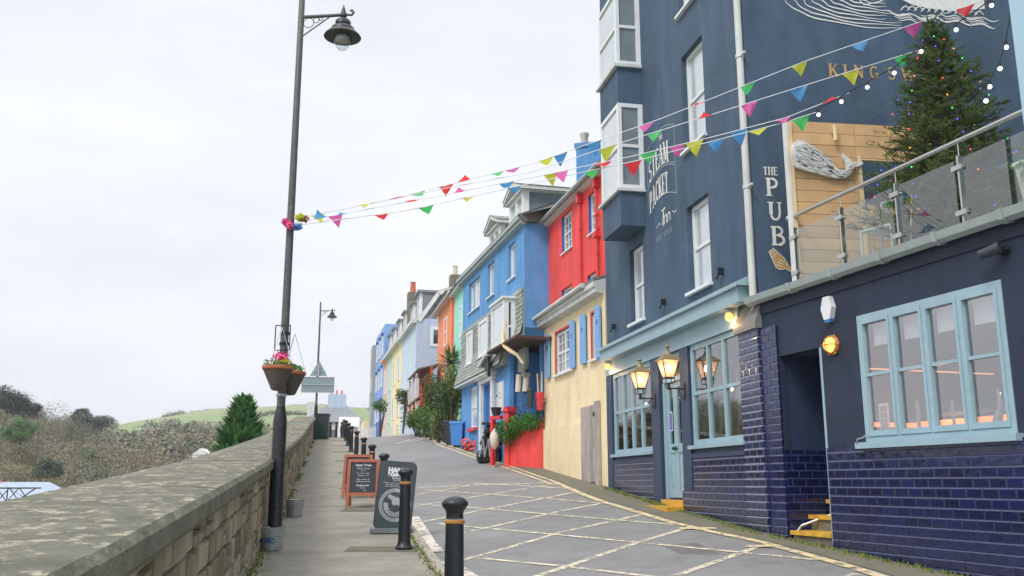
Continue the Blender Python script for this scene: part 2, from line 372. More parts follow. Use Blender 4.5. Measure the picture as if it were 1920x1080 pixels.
def window(F, x0, x1, z0, z1, y=.07, cols=1, trans=(), fw=.06, bw=.04, frame='upvc', pane='curtain_glass', sill=None, parent=None, fine=None, name='window', arms=0):
    """a window as a part: frame mesh with pane and sill below it. trans = fractions of the height with a bar"""
    m = MB(); t = .06
    m.box(x0, x1, y, y + t, z0, z0 + fw); m.box(x0, x1, y, y + t, z1 - fw, z1)
    m.box(x0, x0 + fw, y, y + t, z0 + fw, z1 - fw); m.box(x1 - fw, x1, y, y + t, z0 + fw, z1 - fw)
    iw = (x1 - x0 - 2 * fw)
    for c in range(1, cols):
        xc = x0 + fw + iw * c / cols; m.box(xc - bw / 2, xc + bw / 2, y - .004, y + t, z0 + fw, z1 - fw)
    zt = [z0 + (z1 - z0) * q for q in trans]
    for q in zt:
        for c in range(cols):
            a = x0 + fw + iw * c / cols + (bw / 2 if c else 0); b = x0 + fw + iw * (c + 1) / cols - (bw / 2 if c < cols - 1 else 0)
            m.box(a, b, y + .004, y + t - .004, q - bw / 2, q + bw / 2)
    if fine:
        fc, frw = fine
        for c in range(1, fc):
            xc = x0 + fw + iw * c / fc; m.box(xc - .011, xc + .011, y + .012, y + t - .012, z0 + fw, z1 - fw)
        for q in range(1, frw):
            zc = z0 + fw + (z1 - z0 - 2 * fw) * q / frw; m.box(x0 + fw, x1 - fw, y + .014, y + t - .014, zc - .011, zc + .011)
    o = F.part(name, m, frame, parent)
    yp = y + t - .028; a, b, c, d = x0 + fw * .5, x1 - fw * .5, z0 + fw * .5, z1 - fw * .5
    F.part('pane', MB().quad((a, yp, c), (b, yp, c), (b, yp, d), (a, yp, d)), pane, o)
    if sill: F.part('sill', MB().box(x0 - sill[0], x1 + sill[0], -sill[1], y + .02, z0 - sill[2], z0 - .002), frame if len(sill) < 4 else sill[3], o)
    return o
def build_multi(name, lst, parent=None):
    mb = MB(); idx = []
    for k, (m_, q) in enumerate(lst): mb.add(q.v, q.f); idx += [k] * len(q.f)
    me = bpy.data.meshes.new(name); me.from_pydata(mb.v, [], mb.f); me.update()
    for m_, q in lst: me.materials.append(M_[m_])
    me.polygons.foreach_set('material_index', idx); o = bpy.data.objects.new(name, me); COL.objects.link(o)
    if parent: o.parent = parent
    return o
# ------------------------------------------------------------------ lettering: a serif alphabet of strokes
def arc(cx, cz, rx, rz, a0, a1, n=10): return [(cx + rx * math.cos(R(a0 + (a1 - a0) * i / n)), cz + rz * math.sin(R(a0 + (a1 - a0) * i / n))) for i in range(n + 1)]
TK, TN = .19, .085     # thick and thin
GL = {
 'T': (.72, [([(.36, 0), (.36, 1)], TK, 'b'), ([(.03, .96), (.69, .96)], TN, ''), ([(.05, .8), (.05, .99)], .05, ''), ([(.67, .8), (.67, .99)], .05, '')]),
 'H': (.84, [([(.17, 0), (.17, 1)], TK, 'bt'), ([(.67, 0), (.67, 1)], TK, 'bt'), ([(.2, .5), (.64, .5)], TN, '')]),
 'E': (.7, [([(.17, 0), (.17, 1)], TK, ''), ([(.02, .96), (.62, .96)], TN, ''), ([(.02, .04), (.66, .04)], TN, ''), ([(.2, .52), (.5, .52)], TN, ''), ([(.62, .8), (.62, 1)], .05, ''), ([(.66, 0), (.66, .22)], .05, ''), ([(.5, .42), (.5, .62)], .05, '')]),
 'P': (.72, [([(.17, 0), (.17, 1)], TK, 'bl'), ([(.02, .96), (.36, .96)], TN, ''), (arc(.36, .72, .26, .24, 90, -90), .14, ''), ([(.2, .47), (.37, .47)], TN, '')]),
 'U': (.8, [([(.17, 1), (.17, .32)], TK, 't'), (arc(.4, .3, .23, .26, 180, 360), .12, ''), ([(.65, .3), (.65, 1)], .11, 't')]),
 'B': (.76, [([(.17, 0), (.17, 1)], TK, ''), ([(.02, .96), (.36, .96)], TN, ''), ([(.02, .04), (.38, .04)], TN, ''), (arc(.36, .75, .23, .21, 90, -90), .13, ''), ([(.2, .53), (.37, .53)], TN, ''), (arc(.38, .28, .28, .24, 90, -90), .15, '')]),
 'S': (.66, [(arc(.33, .73, .21, .23, 30, 270, 12) + arc(.33, .28, .23, .23, 90, -150, 12)[1:], .13, ''), ([(.53, .78), (.53, .97)], .05, ''), ([(.11, .03), (.11, .24)], .05, '')]),
 'A': (.84, [([(.12, 0), (.4, 1)], .08, 'b'), ([(.4, 1), (.7, 0)], TK, 'b'), ([(.22, .34), (.6, .34)], TN, '')]),
 'M': (1.0, [([(.14, 0), (.14, 1)], .09, 'bt'), ([(.17, 1), (.5, .1)], TK, ''), ([(.5, .1), (.82, 1)], .08, ''), ([(.84, 0), (.84, 1)], TK, 'bt')]),
 'C': (.74, [(arc(.4, .5, .27, .44, 45, 315, 14), .14, ''), ([(.62, .74), (.62, .97)], .05, '')]),
 'K': (.82, [([(.17, 0), (.17, 1)], TK, 'bt'), ([(.68, 1), (.24, .42)], .08, 't'), ([(.36, .56), (.7, 0)], TK, 'b')]),
 'I': (.38, [([(.19, 0), (.19, 1)], TK, 'bt')]),
 'N': (.88, [([(.15, 0), (.15, 1)], .09, 'bt'), ([(.15, 1), (.72, .0)], TK, ''), ([(.72, 0), (.72, 1)], .09, 't')]),
 'G': (.82, [(arc(.4, .5, .28, .44, 45, 320, 14), .13, ''), ([(.66, .08), (.66, .44)], .13, ''), ([(.5, .44), (.78, .44)], TN, ''), ([(.62, .76), (.62, .97)], .05, '')]),
 'W': (1.1, [([(.1, 1), (.35, 0)], TK, 't'), ([(.35, 0), (.56, .9)], .08, ''), ([(.54, .9), (.78, 0)], TK, ''), ([(.78, 0), (1.0, 1)], .08, 't')]),
 'R': (.82, [([(.17, 0), (.17, 1)], TK, 'bl'), ([(.02, .96), (.36, .96)], TN, ''), (arc(.36, .73, .25, .23, 90, -90), .14, ''), ([(.2, .48), (.38, .48)], TN, ''), ([(.36, .48), (.7, 0)], TK, 'b')]),
 'F': (.66, [([(.17, 0), (.17, 1)], TK, 'b'), ([(.02, .96), (.6, .96)], TN, ''), ([(.2, .52), (.48, .52)], TN, ''), ([(.6, .8), (.6, 1)], .05, '')]),
 'O': (.84, [(arc(.42, .5, .28, .44, 0, 360, 18), .14, '')]),
 'D': (.84, [([(.17, 0), (.17, 1)], TK, ''), ([(.02, .96), (.36, .96)], TN, ''), ([(.02, .04), (.36, .04)], TN, ''), (arc(.34, .5, .38, .46, 90, -90, 12), .14, '')]),
 ' ': (.4, []),
}
def stroke(mb, pts, w, y, n=0):
    L = []; Rr = []
    for i, p in enumerate(pts):
        a = pts[max(i - 1, 0)]; b = pts[min(i + 1, len(pts) - 1)]
        dx, dz = b[0] - a[0], b[1] - a[1]; l = math.hypot(dx, dz) or 1
        nx, nz = -dz / l, dx / l
        ww = w[i] if isinstance(w, (list, tuple)) else w
        L.append((p[0] + nx * ww / 2, y, p[1] + nz * ww / 2)); Rr.append((p[0] - nx * ww / 2, y, p[1] - nz * ww / 2))
    for i in range(len(pts) - 1): mb.quad(Rr[i], Rr[i + 1], L[i + 1], L[i])
def text_mb(txt, x, z, h, y=-.006, wd=1., space=.06, arch=None, mb=None):
    """letters in the local XZ plane, bottom left at (x, z); arch(x)->dz bends the line"""
    mb = mb or MB(); cx = x; e = 0
    for ch in txt:
        if ch not in GL: ch = ' '
        w, st = GL[ch]
        for pts, tw, sf in st:
            e += 1
            q = [(cx + p[0] * h * wd, z + p[1] * h + (arch(cx + p[0] * h * wd) if arch else 0)) for p in pts]
            stroke(mb, q, tw * h * min(1, wd + .15), y - e * .0001)
            for k, c in ((0, 'b'), (-1, 't')):
                if c in sf or (c == 'b' and 'l' in sf):
                    px, pz = q[k] if pts[0][1] <= pts[-1][1] else q[-1 - k if k == 0 else 0]
                    sw = (tw * .5 + .09) * h * wd; e += 1
                    dz = (.03 if c == 'b' else -.03) * h
                    stroke(mb, [(px - sw, pz + dz), (px + sw, pz + dz)], .055 * h, y - e * .0001)
        cx += (w + space) * h * wd
    return mb
def sans_mb(txt, x, z, h, y=-.004, bold=.0, align='LEFT', squeeze=1.):
    cu = bpy.data.curves.new('t', 'FONT'); cu.body = txt; cu.size = h * 1.35; cu.align_x = align; cu.offset = bold
    ob = bpy.data.objects.new('t', cu); COL.objects.link(ob)
    dg = bpy.context.evaluated_depsgraph_get(); me = ob.evaluated_get(dg).to_mesh()
    mb = MB(); mb.add([(v.co.x * squeeze + x, y, v.co.y + z) for v in me.vertices], [tuple(p.vertices) for p in me.polygons])
    bpy.data.objects.remove(ob); bpy.data.curves.remove(cu)
    return mb
# ------------------------------------------------------------------ the lie of the land
def tab(xs, zs):
    n = 1281; st = 320 / 1280.; raw = []
    def it(y):
        if y <= xs[0]: return zs[0]
        for i in range(len(xs) - 1):
            if y <= xs[i + 1]: return zs[i] + (zs[i + 1] - zs[i]) * (y - xs[i]) / (xs[i + 1] - xs[i])
        return zs[-1]
    raw = [it(-60 + i * st) for i in range(n)]
    ker = [.5 - .5 * math.cos(2 * PI * (k + 1) / 18) for k in range(17)]; ks = sum(ker)
    sm = [sum(raw[min(max(i + k - 8, 0), n - 1)] * ker[k] for k in range(17)) / ks for i in range(n)]
    def f(y):
        q = min(max((y + 60) / st, 0), n - 1.001); i = int(q); return sm[i] + (sm[i + 1] - sm[i]) * (q - i)
    return f
def lerp_tab(T):
    def f(y):
        if y <= T[0][0]: return T[0][1]
        for i in range(len(T) - 1):
            if y <= T[i + 1][0]: return T[i][1] + (T[i + 1][1] - T[i][1]) * (y - T[i][0]) / (T[i + 1][0] - T[i][0])
        return T[-1][1]
    return f
FL = tab([-60, -10, 0, 7.1, 11.9, 16.7, 21.5, 26.3, 31, 36, 41.5, 48, 52, 58, 70, 90, 120, 260], [-2, -.5, .05, .45, .73, 1.07, 1.42, 1.81, 2.25, 2.72, 3.2, 3.78, 4.03, 4.25, 4.7, 5.3, 5.9, 7])
FRt = tab([-60, -10, 0, 9.27, 12.4, 15.03, 17.1, 19.5, 24.2, 27, 30, 32, 36, 41, 46, 50, 55, 60, 70, 90, 120, 260], [-2, -.6, 0, .62, .86, 1.05, 1.22, 1.42, 1.86, 2.2, 2.55, 2.78, 3.17, 3.6, 3.97, 4.2, 4.4, 4.55, 4.85, 5.4, 6, 7])
XB = lerp_tab([(-30, 6.3), (0, .95), (7.1, -.43), (11.9, -1.35), (16.7, -2.29), (21.5, -3.23), (26.3, -4.19), (31.1, -5.2), (35.9, -6.21), (40.7, -7.18), (45.5, -8.15), (50.3, -9.13), (90, -17), (140, -27)])
XE = lerp_tab([(-30, 15), (0, 6.9), (7.48, 3.96), (9.59, 3.74), (11.88, 3.2), (13.57, 2.51), (15.56, 2.08), (17.36, 1.62), (20.9, 1.06), (24.34, .26), (27.67, -.85), (30.97, -1.78), (33.43, -2.44), (37.5, -2.97), (42, -3.4), (50, -4.4), (90, -12.5), (140, -22)])
WB = lambda y: -2.8 - .197 * (y - 10.13)          # foot of the stone wall
def road_z(x, y):
    a, b = XB(y) + .33, XE(y); t = min(max((x - a) / (b - a), 0), 1)
    return (FL(y) - .1) * (1 - t) + FRt(y) * t
def G(x, y):
    if x < XB(y) + .33: return FL(y)
    if x < XE(y): return road_z(x, y)
    return FRt(y) + .06 * (x - XE(y))
def frange(a, b, s):
    r = []; 
    while a < b - 1e-6: r.append(a); a += s
    r.append(b); return r
def ribbon(name, fa, fb, fz, ys, nx, m, dz=0, origin=None):
    mb = MB(); n = nx + 1
    for y in ys:
        a, b = fa(y), fb(y)
        for i in range(n):
            x = a + (b - a) * i / nx; mb.v.append((x, y, fz(x, y) + dz))
    for k in range(len(ys) - 1):
        for i in range(nx): mb.f.append((k * n + i, k * n + i + 1, (k + 1) * n + i + 1, (k + 1) * n + i))
    return tag(mb.build(name, m, smooth=True), kind='structure')
YS = frange(-12, 60, .75) + frange(62, 140, 4)
ribbon('road', lambda y: XB(y) + .33, lambda y: XE(y) + .05, road_z, YS, 10, 'asphalt')
ribbon('pavement', lambda y: WB(y) - .15, lambda y: XB(y) + .21, lambda x, y: FL(y), YS, 4, 'pavement')
ribbon('footway', lambda y: XE(y) + .05, lambda y: XE(y) + 3.2, lambda x, y: FRt(y) + .003 + .06 * (x - XE(y)), YS, 4, 'verge')
kb = MB(); 
for i in range(len(YS) - 1):
    y0, y1 = YS[i], YS[i + 1] - .012
    a0, a1 = XB(y0) + .21, XB(y1) + .21; z0, z1 = FL(y0), FL(y1)
    kb.add([(a0, y0, z0 - .3), (a0 + .13, y0, z0 - .3), (a0 + .13, y0, z0 + .004), (a0, y0, z0 + .004), (a1, y1, z1 - .3), (a1 + .13, y1, z1 - .3), (a1 + .13, y1, z1 + .004), (a1, y1, z1 + .004)],
           [(0, 1, 2, 3), (7, 6, 5, 4), (1, 5, 6, 2), (3, 2, 6, 7), (0, 3, 7, 4)])
tag(kb.build('kerb', 'kerbstone'), kind='structure')
# ground sheet: falls away left of the wall to the river, runs on to the horizon
gm = MB(); gx = [-900, -500, -300, -200, -140, -100, -70, -50, -38, -30, -24, -20, -16, -13, -10, -8, -6, -4, -2, 0, 2, 4, 6, 9, 14, 25, 60, 150, 400, 900]
gy = frange(-60, 60, 3) + [65, 70, 80, 90, 105, 120, 140, 170, 220, 300, 450, 700, 1000]
def ground_h(x, y):
    w = WB(y) - 1.1
    yy = min(max(y, -60), 140)
    if x < w:
        d = w - x; return FL(yy) - .6 - 9.5 * (1 - math.exp(-d / 14)) - max(0, FL(yy) - 1) * (1 - math.exp(-d / 10))
    if x < XE(yy) + 2.5: return min(FL(yy), FRt(yy)) - .45
    return FRt(yy) - .3
for y in gy:
    for x in gx: gm.v.append((x, y, ground_h(x, y)))
nx = len(gx)
for k in range(len(gy) - 1):
    for i in range(nx - 1): gm.f.append((k * nx + i, k * nx + i + 1, (k + 1) * nx + i + 1, (k + 1) * nx + i))
setm('grass_ground', (112, 120, 78), .95, .25, .2, stain=(128, 112, 84), stain_amt=.8, stain_scale=.05)
tag(gm.build('ground', 'grass_ground', smooth=True), kind='structure')
# ---- road paint (worn)
def paint_mat(name, rgb, wear=.5):
    m = mat(name, rgb, .8, .06, 6); t = m.node_tree; b = t.nodes['Principled BSDF']
    tcn = N(t, 'ShaderNodeTexCoord'); n = N(t, 'ShaderNodeTexNoise'); n.inputs['Scale'].default_value = 7; n.inputs['Detail'].default_value = 9; n.inputs['Roughness'].default_value = .75
    t.links.new(tcn.outputs['Object'], n.inputs[0]); r = N(t, 'ShaderNodeMapRange'); r.inputs[1].default_value = wear - .06; r.inputs[2].default_value = wear + .05; r.inputs[3].default_value = 1; r.inputs[4].default_value = 0
    t.links.new(n.outputs[0], r.inputs[0]); t.links.new(r.outputs[0], b.inputs['Alpha']); return m
M_['hatch_paint'] = paint_mat('hatch_paint', (218, 208, 182), .535); M_['edge_paint'] = paint_mat('edge_paint', (216, 198, 156), .56); M_['white_mark'] = paint_mat('white_mark', (214, 204, 190), .57)
def line_on_road(mb, pts, w, dz=.006, step=.4):
    out = []
    for i in range(len(pts) - 1):
        a, b = Vector((*pts[i], 0)), Vector((*pts[i + 1], 0)); n = max(1, int((b - a).length / step))
        for k in range(n): out.append(a.lerp(b, k / n))
    out.append(Vector((*pts[-1], 0)))
    L = []; Rr = []
    for i, p in enumerate(out):
        d = (out[min(i + 1, len(out) - 1)] - out[max(i - 1, 0)]).normalized(); nrm = Vector((-d.y, d.x, 0))
        for s, arr in ((1, L), (-1, Rr)):
            q = p + nrm * s * w / 2; arr.append((q.x, q.y, road_z(q.x, q.y) + dz))
    for i in range(len(out) - 1): mb.quad(Rr[i], Rr[i + 1], L[i + 1], L[i])
hm = MB(); lines = [[(-2.24, 22.1), (-.98, 21.74), (1.0, 20.93)], [(-2.07, 20.52), (-.9, 21.75)], [(-1.89, 18.2), (-.98, 19.06), (1.03, 20.75)], [(-1.48, 15.68), (-.52, 16.86), (1.3, 18.9)],
  [(-.74, 14.01), (.83, 16.07), (1.6, 16.79)], [(-.61, 11.54), (.7, 13.56), (2.05, 15.03)], [(.0, 9.83), (.32, 10.3), (1.05, 11.45), (1.67, 12.36), (2.58, 13.49)], [(1.2, 9.3), (1.97, 10.28), (2.95, 11.52)], [(2.4, 8.4), (3.5, 9.7)]]
for q, l in enumerate(lines): line_on_road(hm, l, .10, .005 + q * .0002)
cross = [[(-.9, 22.0), (.01, 21.05), (1.33, 19.37)], [(-2.0, 21.4), (-.6, 19.68), (1.75, 16.6)], [(-1.87, 18.52), (-.45, 16.97), (.86, 15.42), (2.39, 13.68)], [(-1.2, 15.3), (-.75, 14.77), (.68, 13.28), (1.86, 12.07), (3.04, 10.86), (3.6, 10.3)], [(-.4, 11.63), (.55, 10.81), (1.33, 10.04), (2.6, 8.8)]]
for q, l in enumerate(cross): line_on_road(hm, l, .09, .008 + q * .0002)
tag(hm.build('box_marking', 'hatch_paint'), kind='structure')
em = MB()
ep = [(XE(y) - .08, y) for y in frange(7, 41, 1.0)]
line_on_road(em, [p for p in ep if p[1] < 21.1], .13, .013)
line_on_road(em, [(XE(y) - .05, y) for y in frange(20.5, 41, 1.0)], .07, .012); line_on_road(em, [(XE(y) - .24, y) for y in frange(20.5, 41, 1.0)], .07, .0125)
line_on_road(em, [(2.35, 13.3), (2.85, 13.2)], .16, .016); line_on_road(em, [(2.85, 11.6), (3.25, 11.5)], .14, .016)
tag(em.build('edge_line', 'edge_paint'), kind='structure')
wm = MB(); line_on_road(wm, [(-1.72, 16.4), (-1.4, 14.6), (-1.16, 13.2), (-.98, 12.3)], .2, .012); line_on_road(wm, [(-.78, 11.5), (-.5, 10.5), (-.1, 9.3)], .17, .012)
for i, (a, b) in enumerate(((-4.75, -4.5), (-4.35, -4.1), (-3.95, -3.7), (-3.55, -3.35))): line_on_road(wm, [(a, 38.4), (b, 41.2)], .13, .012)
tag(wm.build('white_marking', 'white_mark'), kind='structure')
pm = MB(); line_on_road(pm, [(-.35, 28.0), (.25, 25.0), (.6, 23.8)], .55, .003)
setm('dark_asphalt', (112, 110, 108), .9, .15, 2, .006, 100); tag(pm.build('road_patch', 'dark_asphalt'), kind='structure')
dk_ = MB()
for (x, y, w, l) in ((2.0, 11.3, .45, .8),): dk_.quad(*[(a, b, road_z(a, b) + .002) for a, b in ((x, y), (x + w, y - .1), (x + w - .1, y + l), (x - .12, y + l))])
tag(dk_.build('road_patch', 'dark_asphalt'), kind='structure')
def flat_disc(x, y, r, n=20): return [(x + r * math.cos(2 * PI * i / n), y + r * math.sin(2 * PI * i / n), road_z(x + r * math.cos(2 * PI * i / n), y + r * math.sin(2 * PI * i / n)) + .004) for i in range(n)]
setm('iron_cover', (84, 78, 72), .6, .3, 30, .01, 60, metal=.3)
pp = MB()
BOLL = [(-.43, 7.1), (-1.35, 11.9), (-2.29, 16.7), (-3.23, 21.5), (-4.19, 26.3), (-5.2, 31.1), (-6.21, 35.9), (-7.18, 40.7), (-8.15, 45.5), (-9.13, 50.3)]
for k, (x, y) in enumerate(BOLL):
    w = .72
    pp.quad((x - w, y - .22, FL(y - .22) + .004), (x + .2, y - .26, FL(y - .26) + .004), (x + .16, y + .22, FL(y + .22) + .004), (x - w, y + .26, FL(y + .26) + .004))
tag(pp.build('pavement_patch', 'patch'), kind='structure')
# ================================================================== THE PUB
PX, PY = 2.73, 15.8
F = Fr('pub_building', 'tall blue pub with white-framed bay windows, painted name on its front and pale blue shopfront', 'building', (PX, PY), -11.26, 1.1)
holes = [(1.02, 1.92, 4.6, 6.06), (-2.0, -1.2, 4.58, 6.07), (1.05, 1.96, 7.03, 8.76), (1.05, 1.96, 9.56, 11.2)]
shop = [(.92, 2.87, 2.08, 3.74), (-3.25, -.9, 2.06, 3.74), (-.46, .5, 1.28, 3.72)]
fw_ = wall_mb(-3.62, 3.46, 3.74, 13, holes, .13)
wall_mb(-3.62, 3.46, 3.74, 3.74, (), .1, 0, fw_)
sx, sy = .0656, .9978
L = 9
fw_.quad((3.46, 0, 3.7), (3.46 + sx * L, sy * L, 3.7), (3.46 + sx * L, sy * L, 13), (3.46, 0, 13))          # mural side
fw_.quad((-3.62, 0, .6), (-3.62, 0, 13), (-3.62, L, 13), (-3.62, L, .6))
fw_.quad((-3.62, 0, 13), (3.46, 0, 13), (3.46 + sx * L, sy * L, 13), (-3.62, L, 13))
F.part('wall', fw_, 'navy_render')
lw = wall_mb(-3.62, 2.87, .4, 3.739, shop, .12, .0)
F.part('shopfront_wall', lw, 'shop_navy')
for i, (a, b, c, d) in enumerate(holes):
    window(F, a + .01, b - .01, c, d - .005, .09, 1, (.5,), .07, .05, 'upvc', 'curtain_glass', (.06, .07, .05))
# the two oriel bays
def bay(z0, z1, apron):
    m = MB(); x0, x1, p = -2.15, -.97, .5; t = .07
    # white frame: posts, rails, sill
    for (a, b, c, d) in ((x0, x0 + .07, -p, -p + t), (x1 - .1, x1, -p, -p + t), (x1 - .08, x1, -.09, -.002), (x0, x0 + .08, -.09, -.002)): m.box(a, b, c, d, z0, z1)
    m.box(x0 + .07, x1 - .1, -p, -p + t, z0, z0 + .08); m.box(x0 + .07, x1 - .1, -p, -p + t, z1 - .08, z1); m.box(x0 + .07, x1 - .1, -p, -p + t, (z0 + z1) / 2 - .03, (z0 + z1) / 2 + .03)
    for a in (x1 - .08, x0):
        m.box(a, a + .08, -p + t, -.09, z0, z0 + .08); m.box(a, a + .08, -p + t, -.09, z1 - .08, z1); m.box(a, a + .08, -p + t, -.09, (z0 + z1) / 2 - .03, (z0 + z1) / 2 + .03)
    fr = F.part('bay_window', m, 'upvc')
    F.part('pane', MB().box(x0 + .05, x1 - .06, -p + .03, -p + .045, z0 + .05, z1 - .05), 'curtain_glass', fr)
    F.part('pane', MB().box(x1 - .045, x1 - .03, -p + .05, -.05, z0 + .05, z1 - .05), 'mid_glass', fr)
    F.part('pane', MB().box(x0 + .03, x0 + .045, -p + .05, -.05, z0 + .05, z1 - .05), 'mid_glass', fr)
    F.part('sill', MB().box(x0 - .07, x1 + .05, -p - .06, -.003, z0 - .06, z0 - .002), 'off_white', fr)
    F.part('apron', MB().box(x0, x1 - .01, -p + .01, -.003, apron, z0 - .061), 'navy_render', fr)
    F.part('curtain', MB().box(x1 - .5, x1 - .06, -.3, -.29, z0 + .02, z1 - .1).box(x0 + .1, x1 - .1, -.012, -.004, z0 + .05, z0 + .5), 'cord_teal', fr)
bay(7.03, 8.76, 6.3); bay(9.57, 11.2, 8.765)
# painted name on the front
nm = MB()
ar = lambda k: (lambda x: -.10 + .16 * math.sin(PI * (x + .72) / 1.3) * k)
text_mb('THE', -.14, 7.68, .1, wd=.8, mb=nm)
text_mb('STEAM', -.72, 7.14, .40, wd=.62, arch=ar(1), mb=nm)
text_mb('PACKET', -.72, 6.56, .40, wd=.50, arch=ar(1), mb=nm)
F.part('painted_name', nm, 'lettering')
rb = MB()
for z in (7.72, 7.02, 6.98, 6.46): stroke(rb, [(-.78 + 1.4 * i / 14, z + .17 * math.sin(PI * i / 14)) for i in range(15)], .014, -.005)
for x in (-.78, .62): stroke(rb, [(x, 7.02), (x, 7.72)], .014, -.005); stroke(rb, [(x, 6.46), (x, 6.98)], .014, -.005)
F.part('painted_border', rb, 'gutter_grey')
ii = MB(); stroke(ii, [(-.02, 6.32), (-.08, 6.06)], .05, -.006); stroke(ii, [(-.12, 6.34), (.06, 6.36)], .03, -.0062)
for q in range(2): stroke(ii, [(.03 + q * .16, 6.22), (.0 + q * .16, 6.06)], .03, -.0064); stroke(ii, arc(.08 + q * .16, 6.17, .05, .05, 150, 0, 6) + [(.12 + q * .16, 6.06)], .03, -.0066)
stroke(ii, [(-.4, 6.1), (-.28, 6.16), (-.2, 6.12)], .015, -.006); stroke(ii, [(.4, 6.2), (.5, 6.14), (.6, 6.16)], .015, -.0061)
F.part('painted_inn', ii, 'lettering')
F.part('painted_word', text_mb('FREE', -.42, 5.84, .1, wd=.95, space=.12), 'sign_back'); F.part('painted_word', text_mb('HOUSE', -.03, 5.84, .1, wd=.95, space=.12), 'sign_back')
# side wall writing: own little frame turned onto the mural wall
SM = Matrix.Translation((3.46, 0, 0)) @ Matrix.Rotation(math.atan2(sy, sx), 4, 'Z')
tp = MB(); text_mb('THE', .17, 5.83, .125, wd=.72, mb=tp)
text_mb('P', .19, 5.52, .27, wd=1.0, mb=tp); text_mb('U', .205, 5.165, .27, wd=.98, mb=tp); text_mb('B', .225, 4.80, .28, wd=1.02, mb=tp)
F.part('painted_pub_lettering', tp.xf(SM), 'lettering')
hd = MB(); H = [(.18, 4.70), (.25, 4.76), (.33, 4.68), (.40, 4.62), (.455, 4.51), (.50, 4.47), (.49, 4.43), (.45, 4.44), (.41, 4.47), (.37, 4.455), (.32, 4.455), (.27, 4.48), (.24, 4.56)]
hd.add([(x, -.008, z) for x, z in H], [tuple(range(len(H)))])
F.part('painted_hand', hd.xf(SM), 'gilt')
hl = MB(); stroke(hl, H + [H[0]], .010, -.010)
for a, b in (((.30, 4.56), (.38, 4.53)), ((.28, 4.52), (.36, 4.495)), ((.19, 4.66), (.27, 4.73)), ((.32, 4.60), (.4, 4.56)), ((.22, 4.62), (.28, 4.68))): stroke(hl, [a, b], .009, -.011)
F.part('painted_hand_outline', hl.xf(SM), 'lettering')
for ch, x in zip('KINGSWEAR', (1.27, 1.50, 1.66, 1.91, 2.20, 2.42, 2.74, 2.97, 3.36)): F.part('painted_letter', text_mb(ch, x, 7.41, .2, wd=.95).xf(SM), 'gilt')
# mural: steamer on a rippling sea
rr = random.Random(3)
mu = MB(); mu.add([(x, -.006, z) for x, z in [(2.45, 8.78), (2.7, 8.66), (3.0, 8.62), (3.4, 8.60), (3.9, 8.68), (3.9, 9.6), (2.45, 9.6)]], [tuple(range(7))])
F.part('painted_hull', mu.xf(SM), 'lettering')
bo = MB()
for a, b in (((1.75, 8.80), (1.92, 8.60)), ((1.92, 8.60), (2.2, 8.68)), ((2.2, 8.68), (2.3, 8.85)), ((1.85, 8.78), (2.25, 8.78)), ((1.88, 8.70), (2.25, 8.74))): stroke(bo, [a, b], .016, -.007 - .0002 * len(bo.f))
F.part('painted_boat', bo.xf(SM), 'lettering')
sea = MB()
def swirl(pts, w):
    n = len(pts); stroke(sea, pts, [w * (.25 + math.sin(PI * (i + .5) / n)) for i in range(n)], -.0075 - rr.random() * .002)
for k in range(10):
    rx = 1.42 - .115 * k; rz_ = .36 - .030 * k; a1 = 292 - 3 * k + rr.uniform(-8, 8)
    swirl([(2.10 + .02 * k + rx * math.cos(R(a)) + .01 * math.sin(a * .3 + k), 8.60 + .02 * k + rz_ * math.sin(R(a)) + .010 * math.sin(a * .16 + k * 2)) for a in [172 + (a1 - 172) * t / 26 for t in range(27)]], .017)
for k in range(26):
    x0 = 2.2 + .062 * k; zc = 8.52 - .012 * (k % 5) * 2 + .02 * math.sin(k)
    swirl([(x0 + .36 * t / 9, zc + .022 * math.sin(t * .8 + k) - .004 * t) for t in range(10)], .016)
for k in range(12): x0 = 2.5 + .11 * k; swirl([(x0, 8.55), (x0 + .05, 8.60 + .02 * rr.random()), (x0 + .1, 8.62 + .02 * rr.random()), (x0 + .16, 8.57)], .018)
F.part('painted_sea', sea.xf(SM), 'lettering')
# white rainwater pipe on the corner
dp = MB(); dp.cyl((3.44, -.075, 4.02), (3.44, -.075, 13), .05, n=14)
for z in (5.62, 7.62, 9.6): dp.cyl((3.44, -.075, z), (3.44, -.075, z + .05), .062, n=14); dp.box(3.44, 3.60, -.09, -.06, z + .01, z + .04)
dp.box(3.40, 3.53, -.13, -.01, 3.96, 4.02)
F.part('rainwater_pipe', dp, 'off_white', smooth=True)
# shopfront: frieze, projecting fascia with scalloped lead
F.part('frieze', MB().box(-3.6, 2.86, -.05, -.003, 3.74, 4.02), 'pale_blue_paint')
fa = MB(); fa.box(-3.45, 3.28, -.22, -.051, 4.02, 4.24); F.part('fascia', fa, 'pale_blue_paint')
cn = MB(); cn.prism([(-.003, 4.42), (-.003, 4.24), (-.27, 4.24), (-.27, 4.29)], -3.5, 3.36, 'x')
n = 74
for i in range(n):
    x = -3.5 + 6.86 * i / n; w = 6.86 / n
    cn.quad((x, -.274, 4.245), (x + w * .5, -.274, 4.215), (x + w, -.274, 4.245), (x + w, -.274, 4.29), (x, -.274, 4.29))
F.part('canopy', cn, 'pale_blue_paint')
for a, b in ((-3.62, -3.27), (-.88, -.48), (.54, .90)): F.part('pilaster', MB().box(a, b, -.04, -.003, .5, 3.738), 'shop_navy')
def shopwin(x0, x1, z0, z1, cols, label=None):
    o = window(F, x0, x1, z0, z1, .0, cols, (.51,), .085, .055, 'pale_blue_paint', 'glass', (.05, .09, .06))
    # lower rail, deeper
    return o
shopwin(.93, 2.865, 2.13, 3.735, 3); shopwin(-3.24, -.91, 2.11, 3.735, 4)
